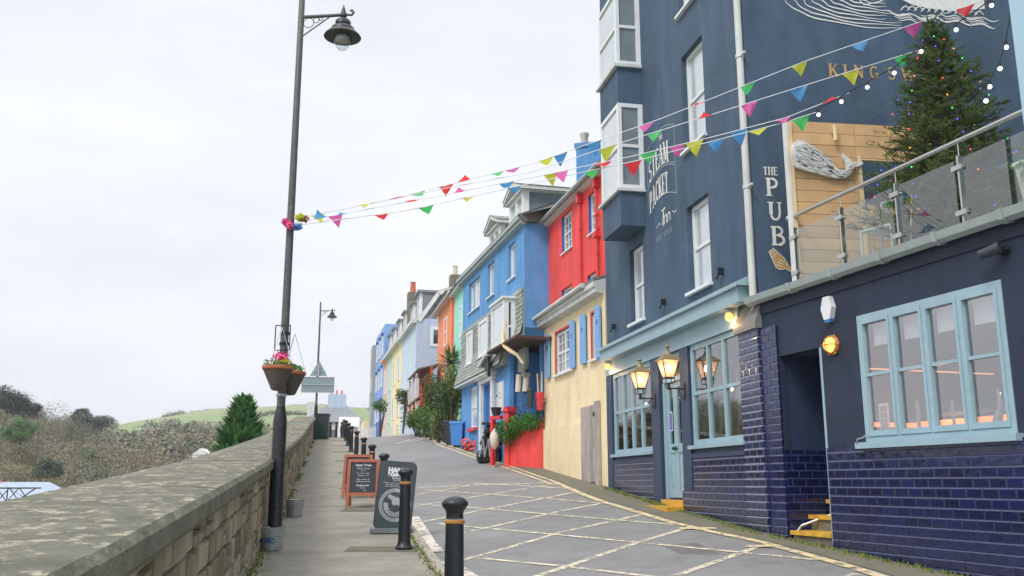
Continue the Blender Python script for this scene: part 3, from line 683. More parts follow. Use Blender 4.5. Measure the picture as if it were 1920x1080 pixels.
F.part('sill_band', MB().box(-3.3, -.88, -.035, -.003, 1.932, 2.0), 'shop_navy'); F.part('sill_band', MB().box(.9, 2.9, -.035, -.003, 1.932, 2.0), 'shop_navy')
# door: a pair of half-glazed leaves under a transom light
dm = MB(); y = .06
dm.box(-.45, -.37, y - .04, y + .06, 1.28, 3.72); dm.box(.42, .49, y - .04, y + .06, 1.28, 3.72); dm.box(-.37, .42, y - .04, y + .06, 3.25, 3.33); dm.box(-.37, .42, y - .04, y + .06, 3.66, 3.72)
F.part('door_frame', dm, 'pale_blue_paint')
for a, b in ((-.365, .022), (.026, .415)):
    d = MB(); d.box(a, a + .09, y, y + .05, 1.3, 3.245); d.box(b - .09, b, y, y + .05, 1.3, 3.245); d.box(a + .09, b - .09, y, y + .05, 3.15, 3.245); d.box(a + .09, b - .09, y, y + .05, 1.3, 1.42)
    d.box(a + .09, b - .09, y, y + .05, 2.05, 2.2); d.box(a + .09, b - .09, y + .02, y + .04, 1.42, 2.05); d.box(a + .13, b - .13, y + .008, y + .03, 1.5, 1.98)
    o = F.part('door', d, 'pale_blue_paint'); F.part('pane', MB().quad((a + .08, y + .02, 2.2), (b - .08, y + .02, 2.2), (b - .08, y + .02, 3.16), (a + .08, y + .02, 3.16)), 'glass', o)
    hx = b - .045 if a < -.1 else a + .045
    F.part('handle', MB().ball((hx, y - .04, 2.12), .03).cyl((hx, y - .04, 2.12), (hx, y, 2.12), .012, n=8), 'cast_black', o)
F.part('notice', MB().box(-.24, -.12, .058, .062, 2.42, 2.75), 'paper'); F.part('notice', MB().box(-.225, -.135, .054, .057, 2.44, 2.73), 'poster_purple')
F.part('transom_pane', MB().quad((-.37, y + .01, 3.33), (.42, y + .01, 3.33), (.42, y + .01, 3.66), (-.37, y + .01, 3.66)), 'glass')
# tiled dado and corner pier
F.part('tiled_dado', MB().box(-3.26, -.86, -.03, -.003, .4, 1.93), 'tile_navy'); F.part('tiled_dado', MB().box(.54, 2.87, -.03, -.003, .4, 1.93).box(.50, 2.87, -.055, -.031, .3, 1.42), 'tile_navy')
pr = MB(); pr.prism([(2.872, -.06), (3.46, -.06), (3.46, .3), (2.872, .3)], .3, 3.62, 'z')
F.part('tiled_pier', pr, 'tile_pier')
cp = MB(); cp.prism([(-.1, 3.62), (.3, 3.62), (.3, 3.98), (.0, 3.98), (-.1, 3.72)], 2.80, 3.50, 'x'); F.part('pier_cap', cp, 'slate')
F.part('door_step', MB().box(-.85, .56, -.36, -.06, .7, 1.17).box(-.5, .52, -.06, .12, .7, 1.27), 'yellow_paint')
# rooms behind the shopfront
rm = MB(); rm.box(-3.5, 3.3, .9, .94, 1.0, 3.74); rm.box(-3.5, 3.3, .13, .94, .9, .98); rm.box(-3.5, 3.3, .13, .94, 3.76, 3.8); rm.box(-3.56, -3.5, .13, .94, 1, 3.8); rm.box(-.9, -.86, .14, .94, 1, 3.8); rm.box(.56, .6, .14, .94, 1, 3.8); rm.box(2.9, 2.94, .14, .94, 1, 3.8)
F.part('bar_room', rm, 'interior_dark')
cu = MB(); 
for x0, x1 in ((-3.1, -2.55), (-1.5, -1.0), (1.0, 1.5), (1.7, 2.05), (2.45, 2.8)):
    for i in range(8):
        a = x0 + (x1 - x0) * i / 8; b = x0 + (x1 - x0) * (i + 1) / 8; cu.quad((a, .42 + .03 * (i % 2), 2.3), (b, .42 + .03 * ((i + 1) % 2), 2.3), (b, .42 + .03 * ((i + 1) % 2), 3.3), (a, .42 + .03 * (i % 2), 3.3))
F.part('curtain', cu, 'interior_curtain')
fu = MB(); fu.box(-3.2, -1, .5, .8, 2.0, 2.45); fu.box(1, 2.8, .5, .8, 2.0, 2.4)
for x in (-2.9, -2.3, -1.7, -1.2, 1.2, 1.8, 2.4): fu.cyl((x, .4, 2.1), (x, .4, 2.42), .035, .02, 8)
F.part('bar_furniture', fu, 'interior_warm')
for x, z in ((-2.7, 3.1), (-2.05, 2.9), (-1.3, 3.05), (1.35, 3.0), (2.2, 2.7), (2.62, 3.05)):
    F.part('bulb', MB().ball((x, .5, z), .03), 'bulb_warm')
for x, z in ((-2.66, 4.62), (-2.95, 4.5)): pass
# small black wall spots above the fascia, each its own
for i, (x, z) in enumerate(((-3.0, 4.66), (-.1, 4.62), (2.35, 4.62))):
    t = MB(); t.box(x - .03, x + .03, -.10, -.003, z, z + .1); t.cyl((x, -.08, z + .01), (x, -.12, z - .07), .02, .03, 8)
    F.part('spotlight', t, 'cast_black')
PUB = F
def pubpt(x, y, z):
    a = F.root.matrix_world if False else None
    rz = PUB.rz; return (PX + x * math.cos(rz) - y * math.sin(rz), PY + x * math.sin(rz) + y * math.cos(rz), z)

setm('brass_dull', (150, 134, 98), .45, .15, 12, metal=.3)
# ---- gas-style lanterns on brackets beside the pub door
def lantern(label, loc, rz):
    t = thing('wall_lantern', label, 'lantern', loc, rz, 'brass lanterns beside the pub door'); t.scale = (.9, .9, .9)
    # local: wall at y=0, lantern at y=-.3, bracket arm at z=0
    b = MB(); b.cyl((0, 0, 0), (0, -.34, 0), .013, n=8); b.box(-.03, .03, -.015, 0, -.2, .1); b.tube([(0, -.01, -.18), (0, -.10, -.14), (0, -.13, -.06), (0, -.08, -.02)], .01, 6); b.tube([(0, -.02, -.06), (0, -.06, -.1), (0, -.1, -.05)], .007, 6)
    b.cyl((0, -.3, -.02), (0, -.3, .1), .035, .022, 10)
    for k in range(4):
        a = k * PI / 2 + PI / 4; c, s = math.cos(a), math.sin(a)
        b.tube([(c * .02, -.3 + s * .02, .08), (c * .12, -.3 + s * .12, .10), (c * .12, -.3 + s * .12, .17), (c * .075, -.3 + s * .075, .2)], .008, 6)
    b.build('bracket', 'cast_black', t)
    fr = MB(); z0, z1 = .2, .50; a0, a1 = .08, .155
    for sx_ in (-1, 1):
        for sy_ in (-1, 1): fr.cyl((sx_ * a0, -.3 + sy_ * a0, z0), (sx_ * a1, -.3 + sy_ * a1, z1), .008, n=6)
    fr.box(-a0 - .01, a0 + .01, -.3 - a0 - .01, -.3 + a0 + .01, z0 - .02, z0)
    fr.build('frame', 'cast_black', t)
    g = MB()
    q = [(-a0, -a0), (a0, -a0), (a0, a0), (-a0, a0)]; p = [(-a1, -a1), (a1, -a1), (a1, a1), (-a1, a1)]
    for i in range(4):
        j = (i + 1) % 4; g.quad((q[i][0], -.3 + q[i][1], z0), (q[j][0], -.3 + q[j][1], z0), (p[j][0], -.3 + p[j][1], z1), (p[i][0], -.3 + p[i][1], z1))
    g.build('lamp_glass', 'lantern_pane', t)
    rf = MB(); c1 = a1 + .035; m = [(-c1, -c1), (c1, -c1), (c1, c1), (-c1, c1)]; k2 = .07; u = [(-k2, -k2), (k2, -k2), (k2, k2), (-k2, k2)]
    rf.box(-c1, c1, -.3 - c1, -.3 + c1, z1, z1 + .015)
    for i in range(4):
        j = (i + 1) % 4; rf.quad((m[i][0], -.3 + m[i][1], z1 + .015), (m[j][0], -.3 + m[j][1], z1 + .015), (u[j][0], -.3 + u[j][1], z1 + .12), (u[i][0], -.3 + u[i][1], z1 + .12))
    rf.lathe([(.07, 0), (.045, .05), (.03, .07), (.03, .12), (.055, .14), (.05, .155), (0.001, .165)], (0, -.3, z1 + .12), 12)
    rf.build('lamp_cap', 'brass_dull', t)
    MB().ball((0, -.3, .38), .038, sz=1.3).build('bulb', 'bulb_warm', t, True)
    MB().cyl((0, -.3, .2), (0, -.3, .33), .018, n=8).build('candle_tube', 'ivory_metal', t)
    ld = bpy.data.lights.new('lantern_light', 'POINT'); ld.energy = 6; ld.color = (1, .72, .45); ld.shadow_soft_size = .05
    lo = bpy.data.objects.new('lantern_light', ld); COL.objects.link(lo); lo.parent = t; lo.location = (0, -.3, .38)
lantern('brass-topped lit lantern on the navy pilaster left of the pale blue pub door', pubpt(-.68, -.04, 3.02), F.rz)
lantern('brass-topped lit lantern on the navy pilaster right of the pub door, by the three-column window', pubpt(.72, -.04, 3.06), F.rz)
def under_light(label, x, y, z):
    p = pubpt(x, y, z); t = thing('soffit_light', label, 'lamp', p, F.rz, 'small lit lamps under the pub fascia')
    MB().lathe([(.05, 0), (.055, -.03), (.03, -.05)], n=12).build('lamp_base', 'ivory_metal', t); MB().ball((0, 0, -.10), .055, sz=1.2).build('lamp_glass', 'bulb_soft', t, True)
    ld = bpy.data.lights.new('soffit_lamp', 'POINT'); ld.energy = 3; ld.color = (1, .62, .3); ld.shadow_soft_size = .05
    lo = bpy.data.objects.new('soffit_lamp', ld); COL.objects.link(lo); lo.parent = t; lo.location = (0, -.03, -.2)
under_light('small lit lamp under the near end of the pub fascia, above the tiled pier', 2.75, -.13, 4.0)
under_light('small lit lamp under the far end of the pub fascia, beside the cream house', -3.2, -.13, 4.0)

# ================================================================== ANNEX
AX, AY = 3.404, 12.42
A = Fr('pub_annex', 'single-storey navy pub extension with glazed navy tiles, folding window and dark side entrance', 'building', (AX, AY), -17.7, .8)
hl_ = [(.40, 1.30, .3, 3.18), (1.98, 4.10, 1.99, 3.45)]
aw = wall_mb(0.0, 7.2, .3, 3.98, hl_, .12)
A.part('wall', aw, 'annex_navy')
A.part('tiled_pier', MB().box(.0, .398, -.03, -.002, .3, 3.60), 'tile_navy')
tb = MB(); tb.box(1.302, 7.2, -.025, -.002, -.2, 1.955); A.part('tiled_dado', tb, 'tile_navy')
# entrance passage
ps = MB(); ps.quad((.40, .12, .3), (.40, 2.2, .3), (.40, 2.2, 3.18), (.40, .12, 3.18)); ps.quad((1.30, .12, .3), (1.30, .12, 3.18), (1.30, 2.2, 3.18), (1.30, 2.2, .3)); ps.quad((.4, 2.2, .3), (1.3, 2.2, .3), (1.3, 2.2, 3.18), (.4, 2.2, 3.18)); ps.quad((.4, .12, 3.18), (.4, 2.2, 3.18), (1.3, 2.2, 3.18), (1.3, .12, 3.18))
A.part('entrance_passage', ps, 'shop_navy')
A.part('passage_tiles', MB().box(.402, .43, .0, 2.1, .4, 1.96).box(.43, 1.29, 2.08, 2.1, .4, 1.96), 'tile_navy')
A.part('door_frame', MB().box(1.255, 1.298, .0, .13, .85, 3.178), 'pale_blue_paint')
for k in range(3):
    y0 = -.02 + .28 * k; z = .94 + .19 * k
    o = A.part('step', MB().box(.46, 1.254, y0 + .03, y0 + .34, .5, z - .03), 'concrete'); A.part('nosing', MB().box(.44, 1.254, y0, y0 + .34, z - .03, z + .02), 'yellow_paint', o)
A.part('handrail', MB().tube([(.5, .02, .92), (.52, .1, 1.02), (.9, .7, 1.28), (.95, .8, 1.45)], .016, 8), 'stainless')
# folding window
ww = window(A, 1.99, 4.09, 1.995, 3.445, .0, 4, (.52,), .06, .035, 'pale_blue_paint', 'glass_big', (.07, .10, .07))
gl_ = MB(); bw = (2.10 - .12) / 4
for c in range(4):
    a = 1.99 + .06 + bw * c + (.02 if c else 0); b = 1.99 + .06 + bw * (c + 1) - (.02 if c < 3 else 0)
    gl_.box(a, a + .036, -.012, .05, 2.058, 3.382); gl_.box(b - .036, b, -.012, .05, 2.058, 3.382); gl_.box(a + .036, b - .036, -.012, .05, 2.058, 2.12); gl_.box(a + .036, b - .036, -.012, .05, 3.335, 3.382)
A.part('casement', gl_, 'pale_blue_paint', ww)
bl = MB()
for c in range(4): a = 1.99 + .07 + bw * c; bl.box(a + .08, a + bw - .08, .10, .11, 3.08, 3.37)
A.part('blind', bl, 'paper', ww)
A.part('menu', MB().box(2.14, 2.30, .085, .09, 2.14, 2.42), 'paper', ww); mn = MB()
for k, z in enumerate((2.36, 2.29, 2.22, 2.16)): mn.box(2.165, 2.275, .080, .084, z - .022, z + .028)
A.part('menu_pictures', mn, 'poster_mixed', ww)
# room with the bar lights seen through the window
ro = MB(); ro.box(1.4, 5.2, 2.6, 2.64, 1.4, 3.9); ro.box(1.35, 1.4, .13, 2.64, 1.2, 3.9); ro.box(5.2, 5.25, .13, 2.64, 1.2, 3.9); ro.box(1.4, 5.2, .13, 2.6, 1.2, 1.25); ro.box(1.4, 5.2, .13, 2.6, 3.8, 3.85)
A.part('dining_room', ro, 'interior_warm')
bt = MB(); bt.box(1.42, 1.75, .2, 2.5, 1.3, 2.22); bt.box(1.8, 5.1, .9, 1.3, 1.3, 2.20); bt.box(2.0, 5.1, .98, 1.2, 2.30, 2.34)
A.part('bar_counter', bt, 'interior_dark')
A.part('light_strip', MB().box(1.41, 1.43, .2, 2.5, 2.915, 2.93), 'strip_amber'); st = MB(); st.box(1.76, 1.78, .25, 2.4, 2.19, 2.24); st.box(1.8, 5.0, .875, .89, 2.19, 2.25); A.part('light_strip', st, 'strip_orange')
cd = MB()
for x, z, r in ((2.62, 2.30, .02), (3.12, 2.26, .018)): cd.cyl((x, .2, 2.0), (x, .2, z + .12), r, n=8)
cd.tube([(3.66, .2, 2.0), (3.68, .2, 2.15), (3.74, .2, 2.28), (3.72, .2, 2.45)], [.05, .045, .03, .008], 8)
A.part('ornament', cd, 'ivory_metal')
ld = bpy.data.lights.new('bar_glow_fill', 'POINT'); ld.energy = 14; ld.color = (1, .45, .22); ld.shadow_soft_size = .2; lo = bpy.data.objects.new('bar_glow_fill', ld); COL.objects.link(lo); lo.parent = A.root; lo.location = (2.3, .8, 1.55)  # added point light without a fitting, strengthens the orange glow in the room
rg = random.Random(5)
for k in range(14): A.part('bulb', MB().ball((rg.uniform(2.1, 4.4), rg.uniform(.5, 2.3), rg.uniform(2.25, 3.1)), .014, 6, 4), 'bulb_warm')
A.part('window_catch', MB().tube([(1.96, -.1, 1.98), (1.99, -.12, 2.03), (2.02, -.06, 2.05), (2.03, -.02, 2.08)], .008, 6), 'stainless')
# gutter, coping, terrace floor
gt = MB(); pr_ = [(-.02, 4.09), (-.02, 3.96), (-.09, 3.935), (-.15, 3.97), (-.17, 4.05), (-.15, 4.05), (-.135, 3.985), (-.09, 3.955), (-.04, 3.975), (-.04, 4.09)]
gt.prism(pr_, -.12, 7.2, 'x')
for x in (.9, 1.75, 2.6, 3.45, 4.3): gt.prism([(-.02, 3.94), (-.1, 3.92), (-.165, 3.955), (-.183, 4.055), (-.175, 4.055), (-.15, 3.97), (-.1, 3.93), (-.02, 3.955)], x, x + .05, 'x')
A.part('gutter', gt, 'gutter_grey')
A.part('eaves_board', MB().box(0, 7.2, -.02, -.003, 3.80, 3.958), 'annex_navy')
A.part('terrace_floor', MB().box(0.02, 7.2, -.019, 3.6, 3.985, 4.09), 'gutter_grey')
ca = MB(); ca.tube([(1.96, -.006, .9), (1.96, -.006, 1.0)], .004, 4)
def annpt(x, y, z):
    rz = A.rz; return (AX + x * math.cos(rz) - y * math.sin(rz), AY + x * math.sin(rz) + y * math.cos(rz), z)
# alarm box, bulkhead lamp, black dome lamp
t = thing('alarm_box', 'white hexagonal alarm box with blue base on the navy wall above the side entrance', 'alarm', annpt(1.54, 0, 3.60), A.rz)
hx = [(-.055, .16), (.055, .16), (.105, .02), (.055, -.12), (-.055, -.12), (-.105, .02)]
MB().prism(hx, -.07, -.002).build('cover', 'paper', t); MB().prism([(-.06, -.115), (.06, -.115), (.045, -.155), (-.045, -.155)], -.065, -.002).build('strobe', 'bunt_blue', t)
t = thing('bulkhead_lamp', 'round lit brass ship-style lamp on the navy wall beside the side entrance', 'lamp', annpt(1.54, 0, 3.17), A.rz)
Mx = Matrix.Rotation(R(90), 4, 'X')
MB().lathe([(.12, 0), (.12, .03), (.10, .05)], n=20).xf(Mx).build('backplate', 'gold', t)
MB().lathe([(.095, .04), (.085, .08), (.05, .11), (.001, .12)], n=16).xf(Mx).build('lens', 'bulb_soft', t, True)
cg = MB(); cg.tube([(-.1, -.04, 0), (-.07, -.12, 0), (.07, -.12, 0), (.1, -.04, 0)], .008, 6); cg.tube([(0, -.04, -.1), (0, -.12, -.07), (0, -.12, .07), (0, -.04, .1)], .008, 6)
for k in range(6): a = k * PI / 3; cg.ball((.12 * math.cos(a), -.025, .12 * math.sin(a)), .018, 6, 4)
cg.build('guard', 'gold', t)
t = thing('dome_camera', 'black rounded outside lamp under the terrace gutter, right of the folding window', 'outside lamp', annpt(4.2, 0, 3.70), A.rz)
MB().cyl((0, 0, 0), (0, -.1, 0), .05, n=12).build('mount', 'cast_black', t); MB().cyl((.02, -.09, .02), (-.16, -.16, -.02), .06, .045, 14).build('lamp_hood', 'bin_dark', t, True)

# ---- glass balustrade on the terrace
t = thing('glass_balustrade', 'glass balustrade with steel posts and round handrail along the pub terrace edge', 'balustrade', annpt(0, 0, 4.09), A.rz)
hr = MB(); hr.tube([(.6, .15, .94), (2.5, .15, .94), (5.4, .15, .94)], .027, 12); hr.ball((.6, .15, .94), .045); hr.build('handrail', 'stainless', t, True)
for x in (.72, 1.68, 2.66, 3.60, 4.55):
    p = MB().box(x - .012, x + .012, .12, .18, .0, .78); p.cyl((x, .15, .78), (x, .15, .93), .006, n=6)
    p = p.build('post', 'stainless', t)
    for z in (.14, .62): MB().box(x - .07, x + .07, .095, .11, z, z + .05).cyl((x - .06, .11, z + .025), (x - .06, .15, z + .025), .012, n=6).cyl((x + .06, .11, z + .025), (x + .06, .15, z + .025), .012, n=6).build('clamp', 'stainless', p)
for a, b in ((.76, 1.62), (1.74, 2.60), (2.72, 3.54), (3.66, 4.49), (4.61, 5.4)):
    MB().quad((a, .13, .06), (b, .13, .06), (b, .13, .74), (a, .13, .74)).build('glass_panel', 'rail_glass', t)

# ---- cedar screen at the back of the terrace, whale carving, tree
def screenpt(s, z, off=0):  # s along the screen away from the street
    a = R(82.5); return (3.75 + math.sin(a) * s + math.cos(a) * off, 11.8 + math.cos(a) * s - math.sin(a) * off, z)
SR = R(90 - 82.5)
t = thing('timber_screen', 'honey-coloured horizontal board screen with an opening on the pub terrace', 'screen', screenpt(0, 4.09), SR)
bd = MB(); rb_ = random.Random(2); z = 0.0; k = 0
while z < 2.27:
    h = .165; x1 = 2.3
    segs = [(0.06, .98), (.98, 2.1)] if z > 1.80 or z < 1.0 else [(0.06, .97)]
    for a, b in segs: bd.box(a + .003, b - .003, .0 + rb_.uniform(-.002, .002), .022, z + .003, z + h - .004)
    z += h; k += 1
bd.build('boards', 'wood_board', t)
MB().box(.0, .06, -.03, .05, 0, 2.28).box(.985, 1.03, -.03, .05, 0, 1.84).box(1.03, 2.1, -.02, .04, 1.78, 1.80).build('corner_post', 'wood_trim', t)
MB().box(-.035, -.003, -.035, .06, 0, 2.28).build('white_edging', 'white_paint', t)
MB().box(.06, 2.1, .03, .06, 0, .9).build('backing', 'dark_wood', t)
WP = [(.04, 5.74), (.025, 5.86), (.035, 5.99), (.075, 6.07), (.13, 6.10), (.2, 6.09), (.32, 6.02), (.45, 5.93), (.56, 5.83), (.64, 5.73), (.70, 5.69), (.76, 5.69), (.80, 5.73), (.79, 5.80), (.755, 5.87), (.745, 5.93), (.76, 5.935), (.80, 5.90), (.85, 5.86), (.88, 5.81), (.94, 5.82), (1.03, 5.83), (1.035, 5.80), (.98, 5.765), (.92, 5.75), (.88, 5.70), (.83, 5.63), (.76, 5.585), (.66, 5.58), (.52, 5.60), (.36, 5.64), (.2, 5.67), (.09, 5.70)]
t = thing('whale_carving', 'whitewashed driftwood whale mounted on the timber screen', 'carving', screenpt(0, 5.9, .02), SR)
wb = MB(); wb.prism([(x, z - 5.9) for x, z in WP], -.045, -.0)
# layered slats following the body
rw = random.Random(9)
def inside(x, z):
    c = False; j = len(WP) - 1
    for i in range(len(WP)):
        if (WP[i][1] > z) != (WP[j][1] > z) and x < (WP[j][0] - WP[i][0]) * (z - WP[i][1]) / (WP[j][1] - WP[i][1]) + WP[i][0]: c = not c
        j = i
    return c
wb.build('body', 'driftwood', t)
sl = MB(); dk = MB()
for _ in range(420):
    x = rw.uniform(.04, .86); z = rw.uniform(5.58, 6.1); ang = -.55 + .15 * rw.random() if x < .62 else (-.15 if x < .75 else .5)
    if not inside(x, z): continue
    l = rw.uniform(.04, .11); dx, dz = math.cos(ang) * l, math.sin(ang) * l
    if not (inside(x + dx, z + dz) and inside(x - dx * .5, z - dz * .5)): continue
    w = rw.uniform(.008, .016); y0 = -.05 - rw.random() * .02
    (dk if rw.random() < .10 else sl).add([(x, y0, z - 5.9), (x + dx, y0, z + dz - 5.9), (x + dx - w * math.sin(ang), y0, z + dz - 5.9 + w), (x - w * math.sin(ang), y0, z - 5.9 + w), (x, -.04, z - 5.9), (x + dx, -.04, z + dz - 5.9)], [(0, 1, 2, 3), (0, 4, 5, 1)])
sl.build('slats', 'driftwood', t); dk.build('dark_slats', 'post_grey', t)
t = thing('wall_light', 'small pale wooden up-and-down light high on the timber screen', 'lamp', screenpt(.66, 6.22, .02), SR)
MB().cyl((0, -.05, -.11), (0, -.05, .11), .03, n=10).build('lamp_body', 'wood_trim', t); MB().box(-.012, .012, -.03, .02, -.02, .02).build('mount', 'cast_black', t)
# Christmas tree
tx, ty, tz = 5.40, 10.8, 4.09
t = thing('christmas_tree', 'tall green christmas tree standing on the pub terrace behind the glass', 'tree', (tx, ty, tz))
MB().cyl((0, 0, 0), (0, 0, 3.1), .06, .012, 8).build('trunk', 'bark', t)
rt = random.Random(4); nd = MB(); tips = []
def needles(p0, p1, ln, n):
    d = (p1 - p0); L_ = d.length; d.normalize()
    for i in range(n):
        q = p0 + (p1 - p0) * ((i + rt.random()) / n); a = Vector((rt.gauss(0, 1), rt.gauss(0, 1), rt.gauss(0, 1))); a = (a - d * a.dot(d)).normalized()
        tip = q + (a * .8 + d * .7).normalized() * ln * rt.uniform(.7, 1.2); s = a.cross(d) * .007
        nd.add([q - s, q + s, tip], [(0, 1, 2)])
br = MB()
for i in range(400):
    f = (i + rt.random()) / 400; h = .15 + 2.92 * f ** 1.12 if f > .02 else .15
    rad = (1.1 * (1 - (h / 3.08)) ** .68 + .03) * rt.uniform(.58, 1.14) * (1 + .10 * math.sin(2.2 * i * 2.39996 + h * 3)); az = i * 2.39996 + rt.uniform(-.3, .3)
    p0 = Vector((0, 0, h)); p1 = Vector((math.cos(az) * rad, math.sin(az) * rad, h + rad * rt.uniform(.02, .38) + (.22 * rt.random() if h > 2.8 else 0)))
    mid = p0.lerp(p1, .55) + Vector((0, 0, -.04 * rad)); br.tube([p0, mid, p1], [.01, .006, .003], 4)
    needles(p0.lerp(mid, .3), mid, .05, int(26 * rad) + 6); needles(mid, p1, .06, int(60 * rad) + 10); tips.append(p1)
    for k in range(int(6 * rad) + 2):
        b0 = p0.lerp(p1, rt.uniform(.3, .95)); sd_ = Vector((-math.sin(az), math.cos(az), 0)) * rt.choice((-1, 1)); b1 = b0 + ((p1 - p0).normalized() * .6 + sd_ * .6 + Vector((0, 0, rt.uniform(-.1, .4)))).normalized() * rt.uniform(.1, .26) * (.5 + rad)
        needles(b0, b1, .05, 22)
nd.build('crown', 'needles', t); br.build('branches', 'bark', t)
FT = thing('fairy_lights', 'string of small red, blue, green and amber lights wound over the christmas tree', 'fairy lights', (tx, ty, tz))
pts = []
for k in range(96):
    f = k / 95; h = .35 + 2.62 * f; rad = (1.1 * (1 - h / 3.08) ** .68 + .04); a = k * .78
    pts.append(Vector((math.cos(a) * rad, math.sin(a) * rad, h + .05 * math.sin(k * 1.7))))
proto = {c: MB().ball((0, 0, 0), .0095, 6, 4).build('bulb', 'fairy_' + c, FT) for c in ('red', 'blue', 'green', 'amber')}
cs = ['red', 'blue', 'amber', 'blue', 'green', 'red']
for k, p in enumerate(pts):
    c = cs[(k * 7 + k // 5) % 6]; o = proto[c]
    if k >= 4 or c in [cs[(j * 7 + j // 5) % 6] for j in range(k)]: o = o.copy(); COL.objects.link(o); o.parent = FT
    o.location = p
MB().tube([p * .97 for p in pts], .003, 4).build('cord', 'cord_dark', FT)
# planter beyond the glass
pl_ = annpt(4.25, .6, 4.09); t = thing('planter', 'pale ribbed planter box with trailing leaves behind the glass balustrade', 'planter', pl_, A.rz)
MB().prism([(-.3, 0), (.75, 0), (.85, .62), (-.4, .62)], 0, .5).build('box', 'planter_white', t); MB().box(-.42, .87, -.02, .52, .62, .66).build('rim', 'white_paint', t)
MB().leaves((-.2, -.02, .6), (.35, .12, .1), 60, .09).build('leaves', 'bright_leaf', t)
# light-blue neighbour at the end of the terrace
B_ = Fr('neighbour_building', 'pale blue rendered wall rising beyond the right end of the pub terrace', 'building', annpt(4.45, .12, 0)[:2], -17.7, 4.1)
nb = MB(); nb.box(0.0, 6, 0, 6, 4.095, 11); B_.part('wall', nb, 'light_wall')
B_.part('coping', MB().box(-.08, 6.1, -.08, 6.1, 11, 11.2), 'white_paint')
# terrace chair
t = thing('terrace_chair', 'pale tubular metal chair behind the glass near the timber screen', 'chair', annpt(1.95, .55, 4.09), A.rz + .3)
MB().tube([(-.2, .2, 0), (-.19, .22, .45), (-.18, .26, .42), (-.17, .30, .43)], .012, 6).tube([(-.2, -.2, 0), (-.2, -.2, .44)], .012, 6).tube([(.2, -.2, 0), (.2, -.2, .44)], .012, 6).tube([(.2, .2, 0), (.2, .22, .45)], .012, 6).build('leg_frame', 'white_paint', t)
MB().tube([(-.2, .22, .44), (-.21, .3, .9), (.21, .3, .9), (.2, .22, .44)], .013, 6).build('backrest', 'white_paint', t); MB().box(-.21, .21, -.21, .21, .44, .46).build('seat', 'white_paint', t)
# ================================================================== CREAM AND RED HOUSES
Yf = Fr('cream_house', 'cream rendered lean-to house with blue shutters, red window surrounds and a weathered plank hatch', 'building', (2.03, 19.35), -13.4, 1.4)
hy = [(-3.92, -2.5, 4.2, 5.27), (-1.02, -.66, 4.22, 5.27)]
w = wall_mb(-5.06, -.12, .8, 5.58, hy, .10)
w.quad((-5.06, 0, .8), (-5.06, 0, 5.58), (-5.06, 5, 5.58), (-5.06, 5, .8)); w.quad((-.12, 0, .8), (-.12, 5, .8), (-.12, 5, 5.58), (-.12, 0, 5.58))
Yf.part('wall', w, 'yellow_render')
Yf.part('base_render', MB().box(-5.08, -1.86, -.035, -.002, .8, 2.91), 'yellow_render')
co = MB(); co.prism([(-.002, 5.56), (-.20, 5.60), (-.20, 5.70), (-.24, 5.72), (-.24, 5.83), (.0, 5.9), (.14, 5.98), (.14, 5.56)], -5.2, -.14, 'x'); Yf.part('cornice', co, 'off_white')
Yf.part('gutter', MB().tube([(-5.35, -.29, 5.82), (-.75, -.29, 5.86)], .055, 10), 'off_white', smooth=True)
Yf.part('lead_flashing', MB().prism([(-.24, 5.90), (.0, 5.97), (.14, 6.02), (.14, 5.985), (0, 5.915), (-.24, 5.84)], -5.2, -.14, 'x'), 'slate')
sb = MB()
for a, b, c, d in hy: sb.box(a - .05, a, -.02, .06, c, d + .05); sb.box(a, b, -.02, .06, d, d + .05)
Yf.part('window_surround', sb, 'red_paint')
window(Yf, -3.91, -2.51, 4.2, 5.265, .03, 2, (.5,), .07, .06, 'upvc', 'mid_glass', (.12, .09, .05), fine=(4, 4))
window(Yf, -1.015, -.665, 4.22, 5.265, .03, 1, (.5,), .06, .05, 'upvc', 'mid_glass', (.12, .09, .05))
for a, b in ((-4.69, -4.37), (-2.52, -2.18), (-1.70, -1.33), (-.62, -.30)):
    m = MB(); m.box(a, b, -.075, -.035, 4.2, 5.33)
    s_ = Yf.part('shutter', m, 'shutter_blue'); q = MB(); xm = (a + b) / 2; q.prism([(xm - .04, 4.98), (xm, 5.05), (xm + .04, 4.98), (xm, 4.91)], -.079, -.076); Yf.part('cutout', q, 'bin_dark', s_)
hp = MB(); rp = random.Random(1)
for k in range(6): a = -1.80 + .17 * k; hp.box(a + .003, a + .166, -.05 - rp.uniform(0, .004), -.012, 1.56, 3.22 + .0 * k)
ht = Yf.part('plank_hatch', hp, 'grey_wood'); Yf.part('hatch_post', MB().box(-.76, -.52, -.07, -.012, 1.45, 3.28), 'grey_wood'); Yf.part('hinge', MB().tube([(-.80, -.08, 3.06), (-.74, -.09, 3.02), (-.76, -.09, 2.96)], .018, 6), 'rust_iron', ht)
Yf.part('hatch_sill', MB().box(-1.95, -.5, -.2, -.012, 1.36, 1.5), 'kerbstone')
ms_ = MB()
for x, z, w_, h_ in ((-4.55, 3.98, .05, .14), (-3.2, 3.16, .07, .08), (-4.35, 3.2, .06, .05), (-2.3, 3.85, .18, .012), (-4.9, 3.45, .10, .22)): ms_.box(x, x + w_, -.009 - (.03 if z < 2.9 else 0), -.003, z - h_, z)
Yf.part('wall_patch', ms_, 'cream_render')
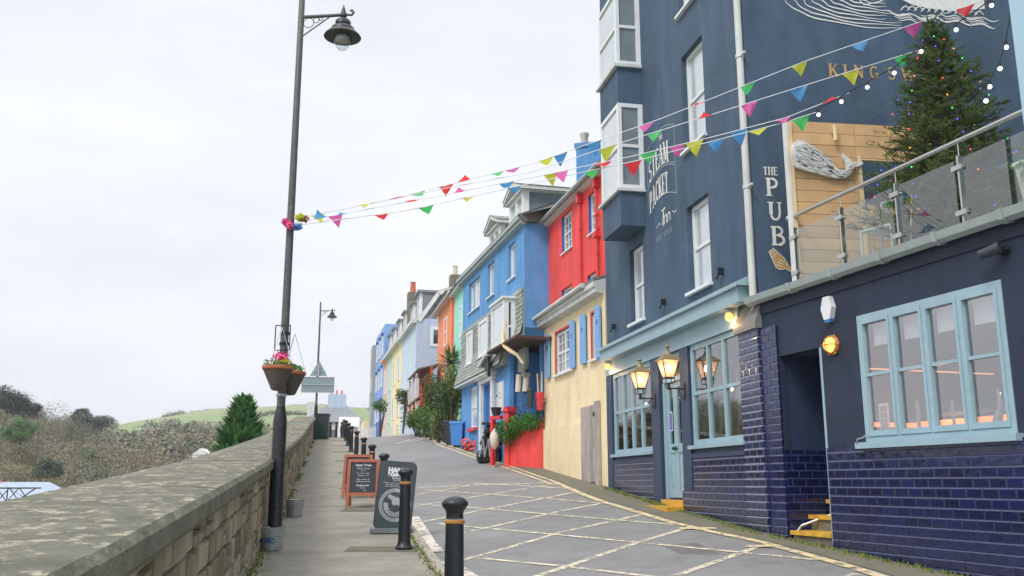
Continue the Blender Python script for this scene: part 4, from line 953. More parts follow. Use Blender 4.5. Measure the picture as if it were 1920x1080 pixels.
# the red house standing above it
Rf = Fr('red_house', 'bright red rendered upper house with small-paned white windows and blue reveals', 'building', (2.03, 19.35), -13.4, 5.6)
hr_ = [(-3.78, -2.88, 7.33, 8.33), (-1.55, -.84, 7.25, 8.22), (-3.86, -2.95, 5.7, 6.39), (-1.72, -.9, 5.7, 6.30)]
w = wall_mb(-5.04, -.12, 5.6, 8.5, hr_, .13, .142)
w.quad((-5.04, .142, 5.6), (-5.04, .142, 8.5), (-5.04, 4, 8.5), (-5.04, 4, 5.6))
Rf.part('wall', w, 'red_render')
rv = MB()
for a, b, c, d in hr_: rv.box(a + .002, a + .012, .15, .271, c + .005, d - .005)
Rf.part('painted_reveal', rv, 'deep_blue')
for (a, b, c, d) in hr_: window(Rf, a + .02, b - .005, c, d - .005, .21, 1, (.5,) if d - c > .8 else (), .055, .04, 'upvc', 'mid_glass', (.05, -.10, .04) if c > 7 else None, fine=(3, 4))
Rf.part('eaves', MB().prism([(.138, 8.42), (-.02, 8.46), (-.02, 8.53), (.16, 8.62)], -5.1, -.12, 'x'), 'off_white')
Rf.part('gutter', MB().tube([(-5.15, -.08, 8.53), (-.1, -.08, 8.53)], .06, 10), 'gutter_grey', smooth=True)
Rf.part('roof', MB().prism([(-.05, 8.6), (2.0, 9.0), (2.0, 8.5), (.16, 8.5)], -5.15, -.12, 'x'), 'slate_light')
rp_ = MB()
for x, z0 in ((-2.02, 5.9), (-.78, 5.9)):
    rp_.cyl((x, .08, z0), (x, .08, 8.42), .035, n=10); rp_.box(x - .08, x + .08, .0, .14, 8.18, 8.4)
    for z in (6.6, 7.5): rp_.cyl((x, .08, z), (x, .08, z + .05), .05, n=10)
rp_.box(-.9, -.7, .0, .14, 7.0, 7.12)
Rf.part('rainwater_pipe', rp_, 'red_paint', smooth=True)
t = thing('chimney_stack', 'blue rendered chimney stack with a cream pot rising behind the red house', 'chimney', (1.95, 21.8, 8.6), R(-13))
MB().box(-.3, .3, -.3, .3, 0, 1.1).build('stack', 'blue_render', t); MB().box(-.34, .34, -.34, .34, 1.1, 1.2).build('cap', 'blue_render', t)
MB().lathe([(.1, 1.2), (.09, 1.45), (.12, 1.5), (.12, 1.56), (.09, 1.58)], (-.13, 0, 0), 12).build('chimney_pot', 'planter_white', t, True)

# ================================================================== BLUE HOUSE
BX, BY = -.215, 26.186
Bf = Fr('blue_house', 'bright blue house with slate-hung first floor, white oriel and two white dormers', 'building', (BX, BY), -14.8, 2.3)
hb = [(-4.95, -3.3, 7.2, 8.23), (-2.2, -1.28, 7.2, 8.27), (.42, 1.2, 7.22, 8.25), (-4.55, -3.55, 3.28, 4.63), (-2.6, -1.35, 2.7, 4.5)]
w = wall_mb(-5.95, .45, 2.0, 5.3, [h for h in hb if h[3] < 5], .12); wall_mb(-5.95, 2.14, 5.3, 8.5, [h for h in hb if h[3] > 5], .12, 0, w)
w.quad((.45, 0, 2.0), (.45, 1.0, 2.0), (.45, 1.0, 5.3), (.45, 0, 5.3)); w.quad((.45, 1.0, 2.0), (2.6, 1.0, 2.0), (2.6, 1.0, 5.3), (.45, 1.0, 5.3))
w.quad((2.14, 0, 5.6), (2.14, 5, 5.6), (2.14, 5, 8.5), (2.14, 0, 8.5)); w.quad((-5.95, 0, 2), (-5.95, 0, 8.5), (-5.95, 5, 8.5), (-5.95, 5, 2))
Bf.part('wall', w, 'blue_render')
ev = MB(); ev.prism([(.0, 8.44), (-.14, 8.46), (-.14, 8.55), (-.2, 8.56), (-.2, 8.66), (.05, 8.7), (.05, 8.44)], -6.3, 2.2, 'x'); Bf.part('eaves', ev, 'gutter_grey')
rf = MB(); nrow = 9
rf.quad((-6.3, -.2, 8.68), (2.3, -.2, 8.68), (2.3, 3.2, 10.0), (-6.3, 3.2, 10.0)); rf.quad((2.3, -.2, 8.66), (2.3, 3.2, 9.98), (2.3, 3.2, 8.5), (2.3, -.0, 8.5)); rf.quad((2.2, -.2, 8.67), (3.2, .6, 8.7), (3.2, 3, 9.3), (2.2, 3.2, 9.99))
Bf.part('roof', rf, 'slate')
for (a, b, c, d), cl in zip(hb[:3], (2, 1, 1)): window(Bf, a + .01, b - .01, c, d - .005, .08, cl, (), .06, .06, 'upvc', 'curtain_glass', (.06, .06, .04))
window(Bf, -4.54, -3.56, 3.285, 4.625, .03, 1, (.5,), .07, .05, 'upvc', 'curtain_glass', (.1, .1, .10, 'red_paint'))
def dormer(x0, x1, zt):
    m = MB(); m.box(x0, x0 + .14, .12, .3, 8.75, zt - .28); m.box(x1 - .14, x1, .12, .3, 8.75, zt - .28); m.box(x0 + .14, x1 - .14, .12, .3, 8.75, 8.85); m.box(x0 + .14, x1 - .14, .12, .3, zt - .38, zt - .28); xm = (x0 + x1) / 2; m.box(xm - .05, xm + .05, .12, .3, 8.85, zt - .38)
    m.box(x0, x0 + .08, .3, 2.2, 8.75, zt - .28); m.box(x1 - .1, x1, 1.6, 2.3, 8.75, zt - .28)
    d = Bf.part('dormer', m, 'upvc')
    Bf.part('pane', MB().box(x0 + .14, x1 - .14, .2, .22, 8.85, zt - .38), 'curtain_glass', d); Bf.part('side_pane', MB().box(x1 - .06, x1 - .04, .3, 1.6, 8.75, zt - .28), 'mid_glass', d)
    Bf.part('dormer_roof', MB().prism([(x0 - .2, zt - .26), (xm, zt + .08), (x1 + .2, zt - .26), (x1 + .2, zt - .16), (xm, zt + .2), (x0 - .2, zt - .16)], -.02, 2.6).prism([(x0 - .1, zt - .28), (x1 + .1, zt - .28), (x1 + .1, zt - .24), (x0 - .1, zt - .24)], .02, 2.5), 'off_white', d)
    Bf.part('dormer_slates', MB().quad((x0 - .22, -.04, zt - .15), (xm, -.04, zt + .215), (xm, 2.6, zt + .215), (x0 - .22, 2.6, zt - .15)).quad((xm, -.04, zt + .215), (x1 + .22, -.04, zt - .15), (x1 + .22, 2.6, zt - .15), (xm, 2.6, zt + .215)), 'slate', d)
dormer(-2.5, -1.1, 9.62); dormer(.05, 1.6, 9.86)
# slate-hung skirt across the first floor, in courses of separate slates
sl = MB(); rs_ = random.Random(6)
def slates(x0, x1, z0, z1, yf, holes, nrm=0):
    ch = .125; cw = .22; z = z0; r = 0
    while z < z1 - .02:
        x = x0 - (cw / 2 if r % 2 else 0); y0 = yf(z)
        while x < x1:
            a, b = max(x, x0), min(x + cw - .006, x1)
            if b > a and not any(h[0] < (a + b) / 2 < h[1] and h[2] < z + ch / 2 < h[3] for h in holes):
                j = rs_.uniform(-.004, .004)
                if nrm == 0: sl.add([(a, y0 - .03 + j, z), (b, y0 - .03 + j, z), (b, yf(z + ch) - .012 + j, z + ch + .02), (a, yf(z + ch) - .012 + j, z + ch + .02), (a, y0 - .012, z), (b, y0 - .012, z)], [(0, 1, 2, 3), (0, 4, 5, 1)])
                else: sl.add([(nrm + .03 + j, a, z), (nrm + .03 + j, b, z), (nrm + .012 + j, b, z + ch + .02), (nrm + .012 + j, a, z + ch + .02)], [(0, 1, 2, 3)])
            x += cw
        z += ch; r += 1
sh = [(-4.75, -3.95, 5.35, 6.55), (-2.95, -1.75, 5.35, 6.6), (-.12, 1.34, 5.2, 6.6)]
yfn = lambda z: -.02 - max(0, 5.7 - z) * .28
slates(-6.0, .45, 4.84, 5.46, yfn, sh); slates(-6.0, 2.12, 5.46, 6.66, yfn, sh)
Bf.part('hung_slates', sl, 'slate_hung')
Bf.part('slate_backing', MB().prism([(-.003, 4.82), (-.24, 4.80), (-.03, 5.66), (-.03, 6.6), (-.003, 6.6)], -5.99, .44, 'x'), 'slate_hung'); Bf.part('slate_backing', MB().box(.46, 2.13, -.03, -.003, 5.34, 6.66), 'slate_hung')
Bf.part('drip_board', MB().box(-6.0, -.7, -.27, -.005, 4.74, 4.80), 'off_white')
for a, b, c, d in sh[:2]: window(Bf, a, b, 5.4 if a < -4 else 5.42, 6.5 if a < -4 else 6.55, -.12, 1, (), .09, .06, 'upvc', 'curtain_glass', (.05, .17, .05))
ori = MB(); x0, x1, p = -.14, 1.36, .37; z0, z1 = 5.27, 6.52
for (a, b, c, d) in ((x0, x0 + .1, -p, -p + .1), (x1 - .14, x1, -p, -p + .14), (x1 - .12, x1, -.16, -.035), (x0, x0 + .1, -.16, -.035)): ori.box(a, b, c, d, z0, z1)
ori.box(x0 + .1, x1 - .14, -p, -p + .08, z0, z0 + .08); ori.box(x0 + .1, x1 - .14, -p, -p + .08, z1 - .1, z1); ori.box(x1 - .1, x1, -p + .14, -.16, z0, z0 + .08); ori.box(x1 - .1, x1, -p + .14, -.16, z1 - .1, z1); ori.box(x1 - .1, x1, -p + .14, -.16, 5.72, 5.78)
ori.box(x0 - .04, x1 + .06, -p - .06, -.035, z1, z1 + .06)
oo = Bf.part('oriel_window', ori, 'upvc')
Bf.part('pane', MB().box(x0 + .08, x1 - .1, -p + .03, -p + .05, z0 + .05, z1 - .05), 'curtain_glass', oo); Bf.part('pane', MB().box(x1 - .07, x1 - .05, -p + .1, -.1, z0 + .05, z1 - .05), 'dark_glass', oo)
Bf.part('oriel_base', MB().prism([(-p, z0), (-.15, z0 - .08), (-.035, z0 - .1), (-.035, z0)], x0, x1, 'x'), 'dark_wood', oo)
# door case: white pilasters and hood
dc = MB(); dc.box(-2.85, -2.6, -.10, -.003, 2.5, 4.55); dc.box(-1.35, -1.05, -.10, -.003, 2.5, 4.55); dc.box(-2.9, -1.0, -.12, -.003, 4.55, 4.68); dc.prism([(-.003, 4.68), (-.2, 4.68), (-.26, 4.76), (-.003, 4.76)], -3.0, -.9, 'x')
dd = Bf.part('door_case', dc, 'white_paint')
Bf.part('door', MB().box(-2.59, -1.36, .08, .12, 2.6, 4.5), 'deep_blue'); Bf.part('door_light', MB().box(-1.75, -1.45, .06, .078, 3.2, 4.3), 'dark_glass', dd)
Bf.part('notice_board', MB().box(-.75, -.05, -.05, -.003, 3.55, 4.4), 'white_paint')
# open porch under the oriel: blue posts, dark soffit
po = MB()
for x, yy, zz in ((.42, .0, 2.2), (1.85, .5, 2.6), (2.75, .6, 2.6)): Bf.part('porch_post', MB().box(x, x + .13, yy, yy + .13, zz, 5.24), 'blue_render')
Bf.part('porch_soffit', MB().prism([(-.45, 5.26), (-.45, 5.20), (1.0, 5.16), (1.0, 5.24)], -.3, 2.9, 'x'), 'dark_wood')
Bf.part('porch_roof', MB().prism([(-1.3, 4.98), (-.3, 5.22), (-.3, 5.14), (-1.3, 4.90)], -.5, -.26, 'y'), 'off_white')
Bf.part('porch_bracket', MB().prism([(-1.2, 4.92), (-.3, 5.12), (-.3, 4.55), (-.38, 4.55), (-.5, 4.85)], -.42, -.34, 'y'), 'cast_black')
Bf.part('porch_back', MB().box(2.62, 3.1, .95, 1.05, 2.2, 5.3), 'dark_wood')
def blpt(x, y, z): return (BX + x * math.cos(Bf.rz) - y * math.sin(Bf.rz), BY + x * math.sin(Bf.rz) + y * math.cos(Bf.rz), z)
def ylpt(x, y, z): return (2.03 + x * math.cos(Yf.rz) - y * math.sin(Yf.rz), 19.35 + x * math.sin(Yf.rz) + y * math.cos(Yf.rz), z)
# red planter wall
pa_ = blpt(.95, -.08, 0); pb_ = ylpt(-5.08, -.03, 0); t = thing('planter_wall', 'bright red rendered garden wall with a red pier, between the cream house and the blue porch', 'wall', ((pa_[0] + pb_[0]) / 2, (pa_[1] + pb_[1]) / 2, 1.95), math.atan2(pb_[1] - pa_[1], pb_[0] - pa_[0])); hl2 = math.hypot(pb_[0] - pa_[0], pb_[1] - pa_[1]) / 2
m = MB(); m.add([(-hl2, 0, -.3), (hl2, 0, -.6), (hl2, 0, 1.30), (hl2 * .4, 0, 1.05), (-hl2, 0, .92), (-hl2, .22, -.3), (hl2, .22, -.6), (hl2, .22, 1.30), (hl2 * .4, .22, 1.05), (-hl2, .22, .92)],
    [(0, 1, 2, 3, 4), (9, 8, 7, 6, 5), (0, 5, 6, 1), (1, 6, 7, 2), (2, 7, 8, 3), (3, 8, 9, 4), (4, 9, 5, 0)]); m.build('wall', 'red_render', t)
m = MB(); m.box(-hl2 - .18, -hl2 - .01, -.06, .2, -.3, 1.5); m.build('pier', 'red_render', t); MB().prism([(-hl2 - .21, 1.502), (-hl2 + .02, 1.502), (-hl2 - .04, 1.64), (-hl2 - .15, 1.64)], -.1, .24).build('pier_cap', 'red_paint', t)
m = MB(); m.box(-hl2 - .60, -hl2 - .50, -.2, -.09, -.1, 1.30); m.box(-hl2 - .62, -hl2 - .19, -.21, -.08, 1.302, 1.40); m.build('gate_post', 'red_paint', t); MB().box(-hl2 - .65, -hl2 - .3, -.3, .1, -.3, .06).build('stone_base', 'kerbstone', t)
# planting on the wall
def pwp(x, y, z): a = t.rotation_euler[2]; return (t.location.x + x * math.cos(a) - y * math.sin(a), t.location.y + x * math.sin(a) + y * math.cos(a), z)
pwt = t
o = MB().leaves(pwp(-.35, -.12, 2.98), (.55, .3, .30), 1000, .085).leaves(pwp(.3, -.1, 3.14), (.6, .3, .28), 1000, .085).leaves(pwp(-.6, -.16, 2.75), (.28, .18, .24), 300, .08)
p = pwp(-.2, 0, 2.9); tag(o.build('trailing_plant', 'bright_leaf', origin=p), 'bushy green plant spilling over the red garden wall', 'plant')
p = pwp(.62, .15, 3.2); t = thing('daisy_bush', 'dark leafy plant with white flowers beside the cream house corner', 'plant', p)
MB().leaves((0, 0, .3), (.32, .25, .42), 420, .08).build('foliage', 'shrub_dark', t)
fl_ = MB()
for _ in range(14): fl_.ball((random.uniform(-.28, .25), random.uniform(-.25, -.1), random.uniform(.1, .6)), .035, 6, 4)
fl_.build('flowers', 'flower_white', t)
c_ = pwt.location; 
def pw2(x, y, z): a = pwt.rotation_euler[2]; return (c_.x + x * math.cos(a) - y * math.sin(a), c_.y + x * math.sin(a) + y * math.cos(a), z)
o = MB().leaves(pw2(-.5, .25, 3.45), (.3, .2, .35), 110, .06); p = pw2(-.5, .25, 3.2)
tag(o.build('red_stem_plant', 'dark_stem', origin=p), 'bare reddish twiggy plant against the blue porch post', 'plant')
# things about the porch
p = pw2(-hl2 - .42, -.14, 3.36); t = thing('flower_pot', 'dark round pot holding a wiry plant on the red gate beam', 'pot', p); MB().lathe([(.1, 0), (.15, .2), (.16, .22), (.14, .2)], n=12).build('pot', 'bin_dark', t, True); MB().leaves((0, 0, .5), (.2, .2, .28), 40, .05).build('stems', 'cast_black', t)
p = blpt(1.5, .2, 4.2); t = thing('float', 'pair of pale cylindrical fishing floats hanging in the blue porch', 'float', p); MB().cyl((0, 0, -.25), (.04, 0, .25), .09, n=12).cyl((-.2, .1, -.25), (-.17, .1, .22), .08, n=12).build('float_body', 'buoy_white', t, True); MB().cyl((.0, 0, -.3), (0, 0, -.25), .04, n=8).cyl((.04, 0, .25), (.05, 0, .36), .02, n=8).build('knob', 'cast_black', t)
p = blpt(1.25, .2, 4.85); t = thing('slate_plaque', 'large pale grey hanging panel under the porch soffit', 'plaque', p, Bf.rz); MB().prism([(-.35, -.3), (.2, -.38), (.45, -.1), (.4, .3), (-.3, .3)], -.05, .05).build('panel', 'slate_hung', t); MB().box(-.2, .4, -.08, .1, -.5, -.4).build('shelf', 'slate_hung', t)
rib = MB(); rpts = [(1.35, -.3, 5.85), (1.3, -.36, 5.6), (1.38, -.4, 5.35), (1.6, -.4, 5.15), (1.9, -.34, 5.0), (2.15, -.2, 4.85), (2.35, -.1, 4.6)]
rib.tube([blpt(*q) for q in rpts], [.03, .055, .06, .06, .06, .05, .035], 8); p = blpt(1.2, -.45, 5.2); tag(rib.build('curved_timber', 'wood_trim', origin=p, smooth=True), 'curved pale timber rib strapped across the front of the blue porch', 'timber')
p = blpt(2.35, .35, 3.9); t = thing('figure_post', 'red and black painted post with pale rods standing in the blue porch', 'post', p); MB().cyl((0, 0, -.5), (0, 0, -.05), .08, .12, 10).build('red_tub', 'red_paint', t, True); MB().cyl((-.04, 0, -.1), (-.06, 0, .45), .018, n=6).cyl((.05, 0, -.1), (.06, 0, .5), .02, n=6).build('rod', 'wood_trim', t); MB().ball((-.25, 0, .0), .09).cyl((-.25, 0, -.45), (-.25, 0, -.03), .07, .09, 10).build('dark_figure', 'bin_dark', t, True)
# wheelie bins, rope coil, rubbish
def bin_(label, m_, x, y, rz, group='wheeled bins'):
    z = G(x, y); t = thing('wheeled_bin', label, 'bin', (x, y, z), rz, group)
    b = MB(); b.add([(-.22, -.26, .06), (.22, -.26, .06), (.22, .26, .06), (-.22, .26, .06), (-.28, -.32, .95), (.28, -.32, .95), (.28, .32, .95), (-.28, .32, .95)], [(0, 3, 2, 1), (4, 5, 6, 7), (0, 1, 5, 4), (1, 2, 6, 5), (2, 3, 7, 6), (3, 0, 4, 7)]); b.build('body', m_, t)
    MB().prism([(-.34, .955), (.34, .955), (.34, 1.0), (.2, 1.06), (-.2, 1.06), (-.34, 1.0)], -.31, .31, 'x').build('lid', m_, t)
    for s in (-.2, .2): MB().cyl((s - .03, .28, .1), (s + .03, .28, .1), .1, n=14).build('wheel', 'tyre', t)
    t.scale = (.8, .8, .8)
bin_('blue wheeled bin at the left corner of the blue house', 'bin_blue', -1.84, 31.6, -.2)
bin_('dark wheeled bin behind the blue wheeled bin, against the greenery', 'bin_dark', -2.15, 32.7, -.1)
x, y = -1.28, 29.9; t = thing('rope_coil', 'red and blue coil of rope and floats on the ground below the white window', 'rope', (x, y, G(x, y)))
m = MB(); m2 = MB(); m3 = MB()
for k in range(7): a = k * .9; (m if k % 3 else m2).tube([(.2 * math.cos(b_) + .14 * math.cos(a), .12 * math.sin(b_), .14 + .13 * math.sin(b_ + a) + .02 * k) for b_ in [i * PI / 5 for i in range(10)]], .04, 6)
for k in range(5): m3.ball((random.uniform(-.32, .32), random.uniform(-.12, .1), random.uniform(.08, .22)), .09)
m.build('red_rope', 'buoy_orange', t, True); m2.build('blue_rope', 'rope_blue', t, True); m3.build('float', 'buoy_orange', t, True)
x, y = blpt(-.45, -.4, 0)[:2]; t = thing('rubbish_sacks', 'heap of black sacks and netting piled by the white door case', 'rubbish sacks', (x, y, G(x, y) - .05))
m = MB()
for q, (a, b, c, r) in enumerate(((0, 0, .2, .3), (.25, .1, .25, .25), (.05, .05, .62, .26), (.3, .05, .7, .2), (.1, 0, .95, .2))): m.ball((a, b, c), r, 12, 8, .8)
for i, v in enumerate(m.v): m.v[i] = tuple(c + random.uniform(-.025, .025) for c in v)
m.build('sack', 'bag_black', t); MB().box(-.15, .45, -.25, .25, 1.12, 1.17).cyl((.3, -.2, 0), (.3, -.2, 1.1), .05, n=8).build('table_top', 'cast_black', t); MB().tube([(-.2 + .05 * i, -.3, .2 + .25 * (i % 3)) for i in range(10)], .02, 5).build('netting', 'sign_grey', t)
x, y = pw2(-hl2 - .3, -.3, 0)[:2]; t = thing('buoy', 'cream teardrop buoy leaning on the red gate post', 'buoy', (x, y, G(x, y) + .75)); MB().lathe([(.001, -.28), (.11, -.16), (.14, 0), (.12, .14), (.04, .26), (.02, .3)], n=12).build('buoy_body', 'buoy_white', t, True)

# ================================================================== HOUSES FURTHER UP
def simple_win(Fm, x0, x1, z0, z1, pane='mid_glass', y=-.02, frame='upvc', trans=(.5,), cols=1, yy=.0):
    return window(Fm, x0, x1, z0, z1, y, cols, trans, .09, .06, frame, pane)
Of = Fr('aqua_house', 'pale aqua rendered house between the blue house and the orange one', 'building', (-1.75, 35.2), -12, 3.0)
w = wall_mb(-3.45, 0, 3, 9.35, (), .1); w.quad((0, 0, 3), (0, 6, 3), (0, 6, 9.35), (0, 0, 9.35)); Of.part('wall', w, 'aqua_render')
Of.part('gutter', MB().box(-3.45, .1, -.22, .02, 9.3, 9.45), 'off_white'); Of.part('roof', MB().prism([(-.3, 9.45), (4, 11.6), (4, 9.3), (0, 9.3)], -3.45, .1, 'x'), 'slate_light')
simple_win(Of, -1.9, -1.2, 7.3, 8.6); simple_win(Of, -1.9, -1.2, 5.2, 6.4)
Og = Fr('orange_house', 'orange rendered house with white sash windows above the leafy bank', 'building', (-1.75 - .208 * 3.47, 35.2 + .978 * 3.47), -12, 3.4)
w = wall_mb(-5.3, 0, 3, 9.6, (), .1); w.quad((-5.3, 0, 3), (-5.3, 0, 9.6), (-5.3, 6, 9.6), (-5.3, 6, 3)); Og.part('wall', w, 'orange_render')
Og.part('gutter', MB().box(-6.1, .02, -.3, .02, 9.45, 9.62), 'off_white'); Og.part('roof', MB().prism([(-.4, 9.62), (4, 11.4), (4, 9.6), (0, 9.6)], -6.1, .0, 'x'), 'slate_light')
simple_win(Og, -3.2, -2.1, 7.6, 8.9, 'curtain_glass'); simple_win(Og, -3.2, -2.1, 5.4, 6.8, 'curtain_glass')
Og.part('downpipe', MB().tube([(-.2, -.08, 9.4), (-.2, -.08, 4)], .05, 8), 'orange_render')
t = thing('veranda', 'rust-red arched veranda with white posts and a lean-to roof beside the orange house', 'veranda', (-4.0, 44.8, 4.4), math.atan2(.978, -.208) - PI)
MB().prism([(-.9, 2.25), (.1, 2.5), (.1, 2.56), (-.9, 2.31)], -2.2, 2.6, 'x').build('roof', 'slate', t)
for x in (-2.1, -.4, 1.3):
    p = MB().box(x, x + .12, -.85, -.73, 0, 2.22); p.prism([(x - .14, 2.2), (x + .26, 2.2), (x + .12, 1.95), (x, 1.95)], -.83, -.75); p.build('post', 'white_paint', t)
m = MB(); hx_ = [(-1.9 + .8 + .75 * math.cos(R(a)), 1.2 + .75 * math.sin(R(a))) for a in range(0, 181, 15)]
m.box(-2.2, 2.6, -.3, -.2, 0, 2.4).box(-2.2, .4, -.8, -.74, 0, .85); m.build('rust_wall', 'brick_rust', t)
MB().prism(hx_ + [(-1.85, 0), (-.35, 0)][::-1], -.34, -.31).build('arch', 'far_orange', t); MB().box(-2.2, 2.6, -.86, -.72, .9, .98).build('rail', 'dark_wood', t)

Gf = Fr('gable_house', 'pale blue-grey end-of-terrace house with a white-edged mansard gable and small window', 'building', (-5.25, 50), -13.1, 3.9)
w = wall_mb(-7.0, 0, 3, 10.4, (), .1); gp = [(0, 3), (0, 10.35), (1.1, 12.0), (2.2, 12.4), (7.5, 12.4), (7.5, 3)]
w.add([(0, a, b) for a, b in gp], [tuple(range(6))]); Gf.part('wall', w, 'gable_blue')
Gf.part('front_face', MB().box(-7.0, -.02, -.03, -.003, 3, 10.3), 'pale_blue_render')
bg = MB(); 
for (a, b), (c, d) in zip(gp[1:4], gp[2:5]): l = math.hypot(c - a, d - b); nx_, nz_ = -(d - b) / l * .22, (c - a) / l * .22; bg.add([(.06, a, b), (.06, c, d), (.06, c - nx_, d - nz_), (.06, a - nx_, b - nz_), (0.004, a, b), (.004, c, d)], [(0, 1, 2, 3), (0, 4, 5, 1)])
Gf.part('bargeboard', bg, 'white_paint')
Gf.part('mansard', MB().prism([(-.0, 10.36), (1.1, 12.05), (2.2, 12.46), (7.5, 12.46), (7.5, 12.3), (0, 10.3)], -7.0, .0, 'x'), 'slate_light'); Gf.part('gutter', MB().box(-7.0, .02, -.3, .0, 10.2, 10.42), 'off_white')
window(Gf, 0, 0.001, 0, 0.001) if False else None
gw = MB(); gw.box(.005, .04, .75, 1.55, 8.9, 10.0); g_ = Gf.part('window', gw, 'upvc'); Gf.part('pane', MB().box(.04, .05, .92, 1.38, 9.06, 9.84), 'dark_glass', g_)
gw = MB(); gw.box(.005, .03, 2.0, 3.6, 10.9, 11.9); g_ = Gf.part('window', gw, 'gable_blue'); Gf.part('pane', MB().box(.03, .034, 2.3, 3.3, 11.05, 11.75), 'curtain_glass', g_)
for x in (-2.6, -5.0): simple_win(Gf, x - .4, x + .4, 6.6, 8.2, 'mid_glass', -.05); simple_win(Gf, x - .4, x + .4, 4.2, 5.6, 'mid_glass', -.05)
Gf.part('chimney', MB().box(-.95, -.25, 1.9, 2.5, 12.2, 13.1), 'concrete'); Gf.part('chimney_pot', MB().lathe([(.16, 13.1), (.13, 13.6), (.17, 13.65)], (-.6, 2.2, 0), 10), 'planter_white')
Gf.part('string_course', MB().box(-7, 0, -.1, -.03, 6.0, 6.12), 'off_white')
def tdormer(Fm, x0, x1, z0, z1):
    m = MB(); m.box(x0, x1, .25, .4, z0, z0 + .1); m.box(x0, x1, .25, .4, z1 - .1, z1); m.box(x0, x0 + .12, .25, .4, z0 + .1, z1 - .1); m.box(x1 - .12, x1, .25, .4, z0 + .1, z1 - .1); d = Fm.part('dormer', m, 'upvc')
    Fm.part('pane', MB().box(x0 + .12, x1 - .12, .3, .33, z0 + .1, z1 - .1), 'mid_glass', d); Fm.part('dormer_cheek', MB().box(x0 - .02, x1 + .05, .41, 3, z0 - .3, z1).box(x0 - .15, x1 + .15, .1, 3.2, z1 + .002, z1 + .14), 'slate_light', d)
tdormer(Gf, -2.3, -.9, 10.6, 12.1); tdormer(Gf, -5.2, -3.8, 10.6, 12.0)
# terrace: four more houses stepping away
s0 = 7.0
ter = [('cream_terrace_house', 'cream terraced house beside the pale blue gable house', 'cream_render', 6.3), ('green_terrace_house', 'pale sage-green terraced house between the cream and peach ones', 'pale_green_render', 3.6), ('peach_terrace_house', 'narrow peach terraced house beside the tall blue one', 'peach_render', 2.6)]
a_ = R(-13.1); d_ = (math.sin(a_), math.cos(a_))
for nme, lab, mm_, wd_ in ter:
    Tf = Fr(nme, lab, 'building', (-5.25 + d_[0] * s0, 50 + d_[1] * s0), -13.1, 4.2, 'terraced houses up the hill')
    w = wall_mb(-wd_, 0, 3, 10.5, (), .1); w.quad((-wd_, 0, 3), (-wd_, 0, 10.5), (-wd_, 6, 10.5), (-wd_, 6, 3)); Tf.part('wall', w, mm_)
    Tf.part('gutter', MB().box(-wd_, 0, -.3, .0, 10.3, 10.52), 'off_white' if 'cream' in nme else mm_); Tf.part('mansard', MB().prism([(0, 10.5), (1.1, 12.0), (3, 12.5), (6, 12.5), (6, 10.3)], -wd_, 0, 'x'), 'slate_light')
    k = max(1, int(wd_ / 2.2))
    for i in range(k):
        xc = -wd_ * (i + .5) / k; simple_win(Tf, xc - .45, xc + .45, 7.9, 9.5, 'mid_glass', -.05); simple_win(Tf, xc - .45, xc + .45, 5.6, 7.1, 'mid_glass', -.05); simple_win(Tf, xc - .45, xc + .45, 4.6, 5.2, 'dark_glass', -.05) ; tdormer(Tf, xc - .65, xc + .65, 10.7, 12.2)
    if 'cream' in nme:
        Tf.part('chimney', MB().box(-1.3, -.6, .35, 1.0, 10.6, 13.5), 'concrete'); Tf.part('chimney_pot', MB().lathe([(.2, 13.5), (.16, 14.15), (.2, 14.2)], (-.95, .68, 0), 10), 'terracotta')
    s0 += wd_
Tf = Fr('tall_blue_house', 'tall narrow mid-blue house standing above the terrace roofs far up the street', 'building', (-5.25 + d_[0] * s0, 50 + d_[1] * s0), -13.1, 4.4)
w = wall_mb(-8, 0, 3, 13.4, (), .1); w.quad((-8, 0, 3), (-8, 0, 13.4), (-8, 6, 13.4), (-8, 6, 3)); w.quad((0, 0, 3), (0, 6, 3), (0, 6, 13.4), (0, 0, 13.4)); w.quad((0, 0, 13.4), (0, 6, 13.4), (-8, 6, 13.4), (-8, 0, 13.4)); Tf.part('wall', w, 'far_blue')
for x in (-1.6, -4, -6.4):
    for z in (6.2, 8.7, 11.2): simple_win(Tf, x - .5, x + .5, z, z + 1.4, 'mid_glass', -.05); Tf.part('hood', MB().box(x - .6, x + .6, -.12, -.003, z + 1.6, z + 1.68), 'deep_blue')
Tf.part('garage_door', MB().box(-5, -.6, -.04, -.003, 4, 6.2), 'deep_blue')
s0 += 8
Tf = Fr('grey_end_house', 'grey rendered house just showing past the tall blue one', 'building', (-5.25 + d_[0] * s0, 50 + d_[1] * s0), -13.1, 4.8); Tf.part('wall', MB().box(-2.2, -.01, -.25, 6, 4.8, 12.9), 'grey_render'); simple_win(Tf, -1.6, -.8, 9, 10.2, 'mid_glass', -.31)
Tf = Fr('small_orange_house', 'small orange gabled house with a yellow base at the far end of the terrace', 'building', (-12.75, 84), -13.1, 5.0); w = MB(); w.prism([(0, 5), (0, 8.3), (1.5, 9.6), (3, 8.3), (3, 5)], -3.5, 0, 'x'); Tf.part('wall', w, 'far_orange'); Tf.part('base_wall', MB().box(-3.4, .1, -.7, -.0, 4.8, 7.0), 'cream_render'); Tf.part('roof', MB().prism([(-.2, 8.2), (1.5, 9.7), (3.2, 8.2), (3.2, 8.35), (1.5, 9.85), (-.2, 8.35)], -3.7, .2, 'x'), 'slate')
x, y = -11.7, 74; t = thing('picket_fence', 'low white fence beyond the crest of the road', 'fence', (x, y, 4.9)); m = MB()
for k in range(9): m.box(-.5 + .16 * k, -.5 + .16 * k + .1, 0, .03, 0, 1.0)
m.build('pickets', 'white_paint', t); MB().box(-.55, .95, .03, .06, .3, .38).box(-.55, .95, .03, .06, .75, .83).build('rail', 'white_paint', t)
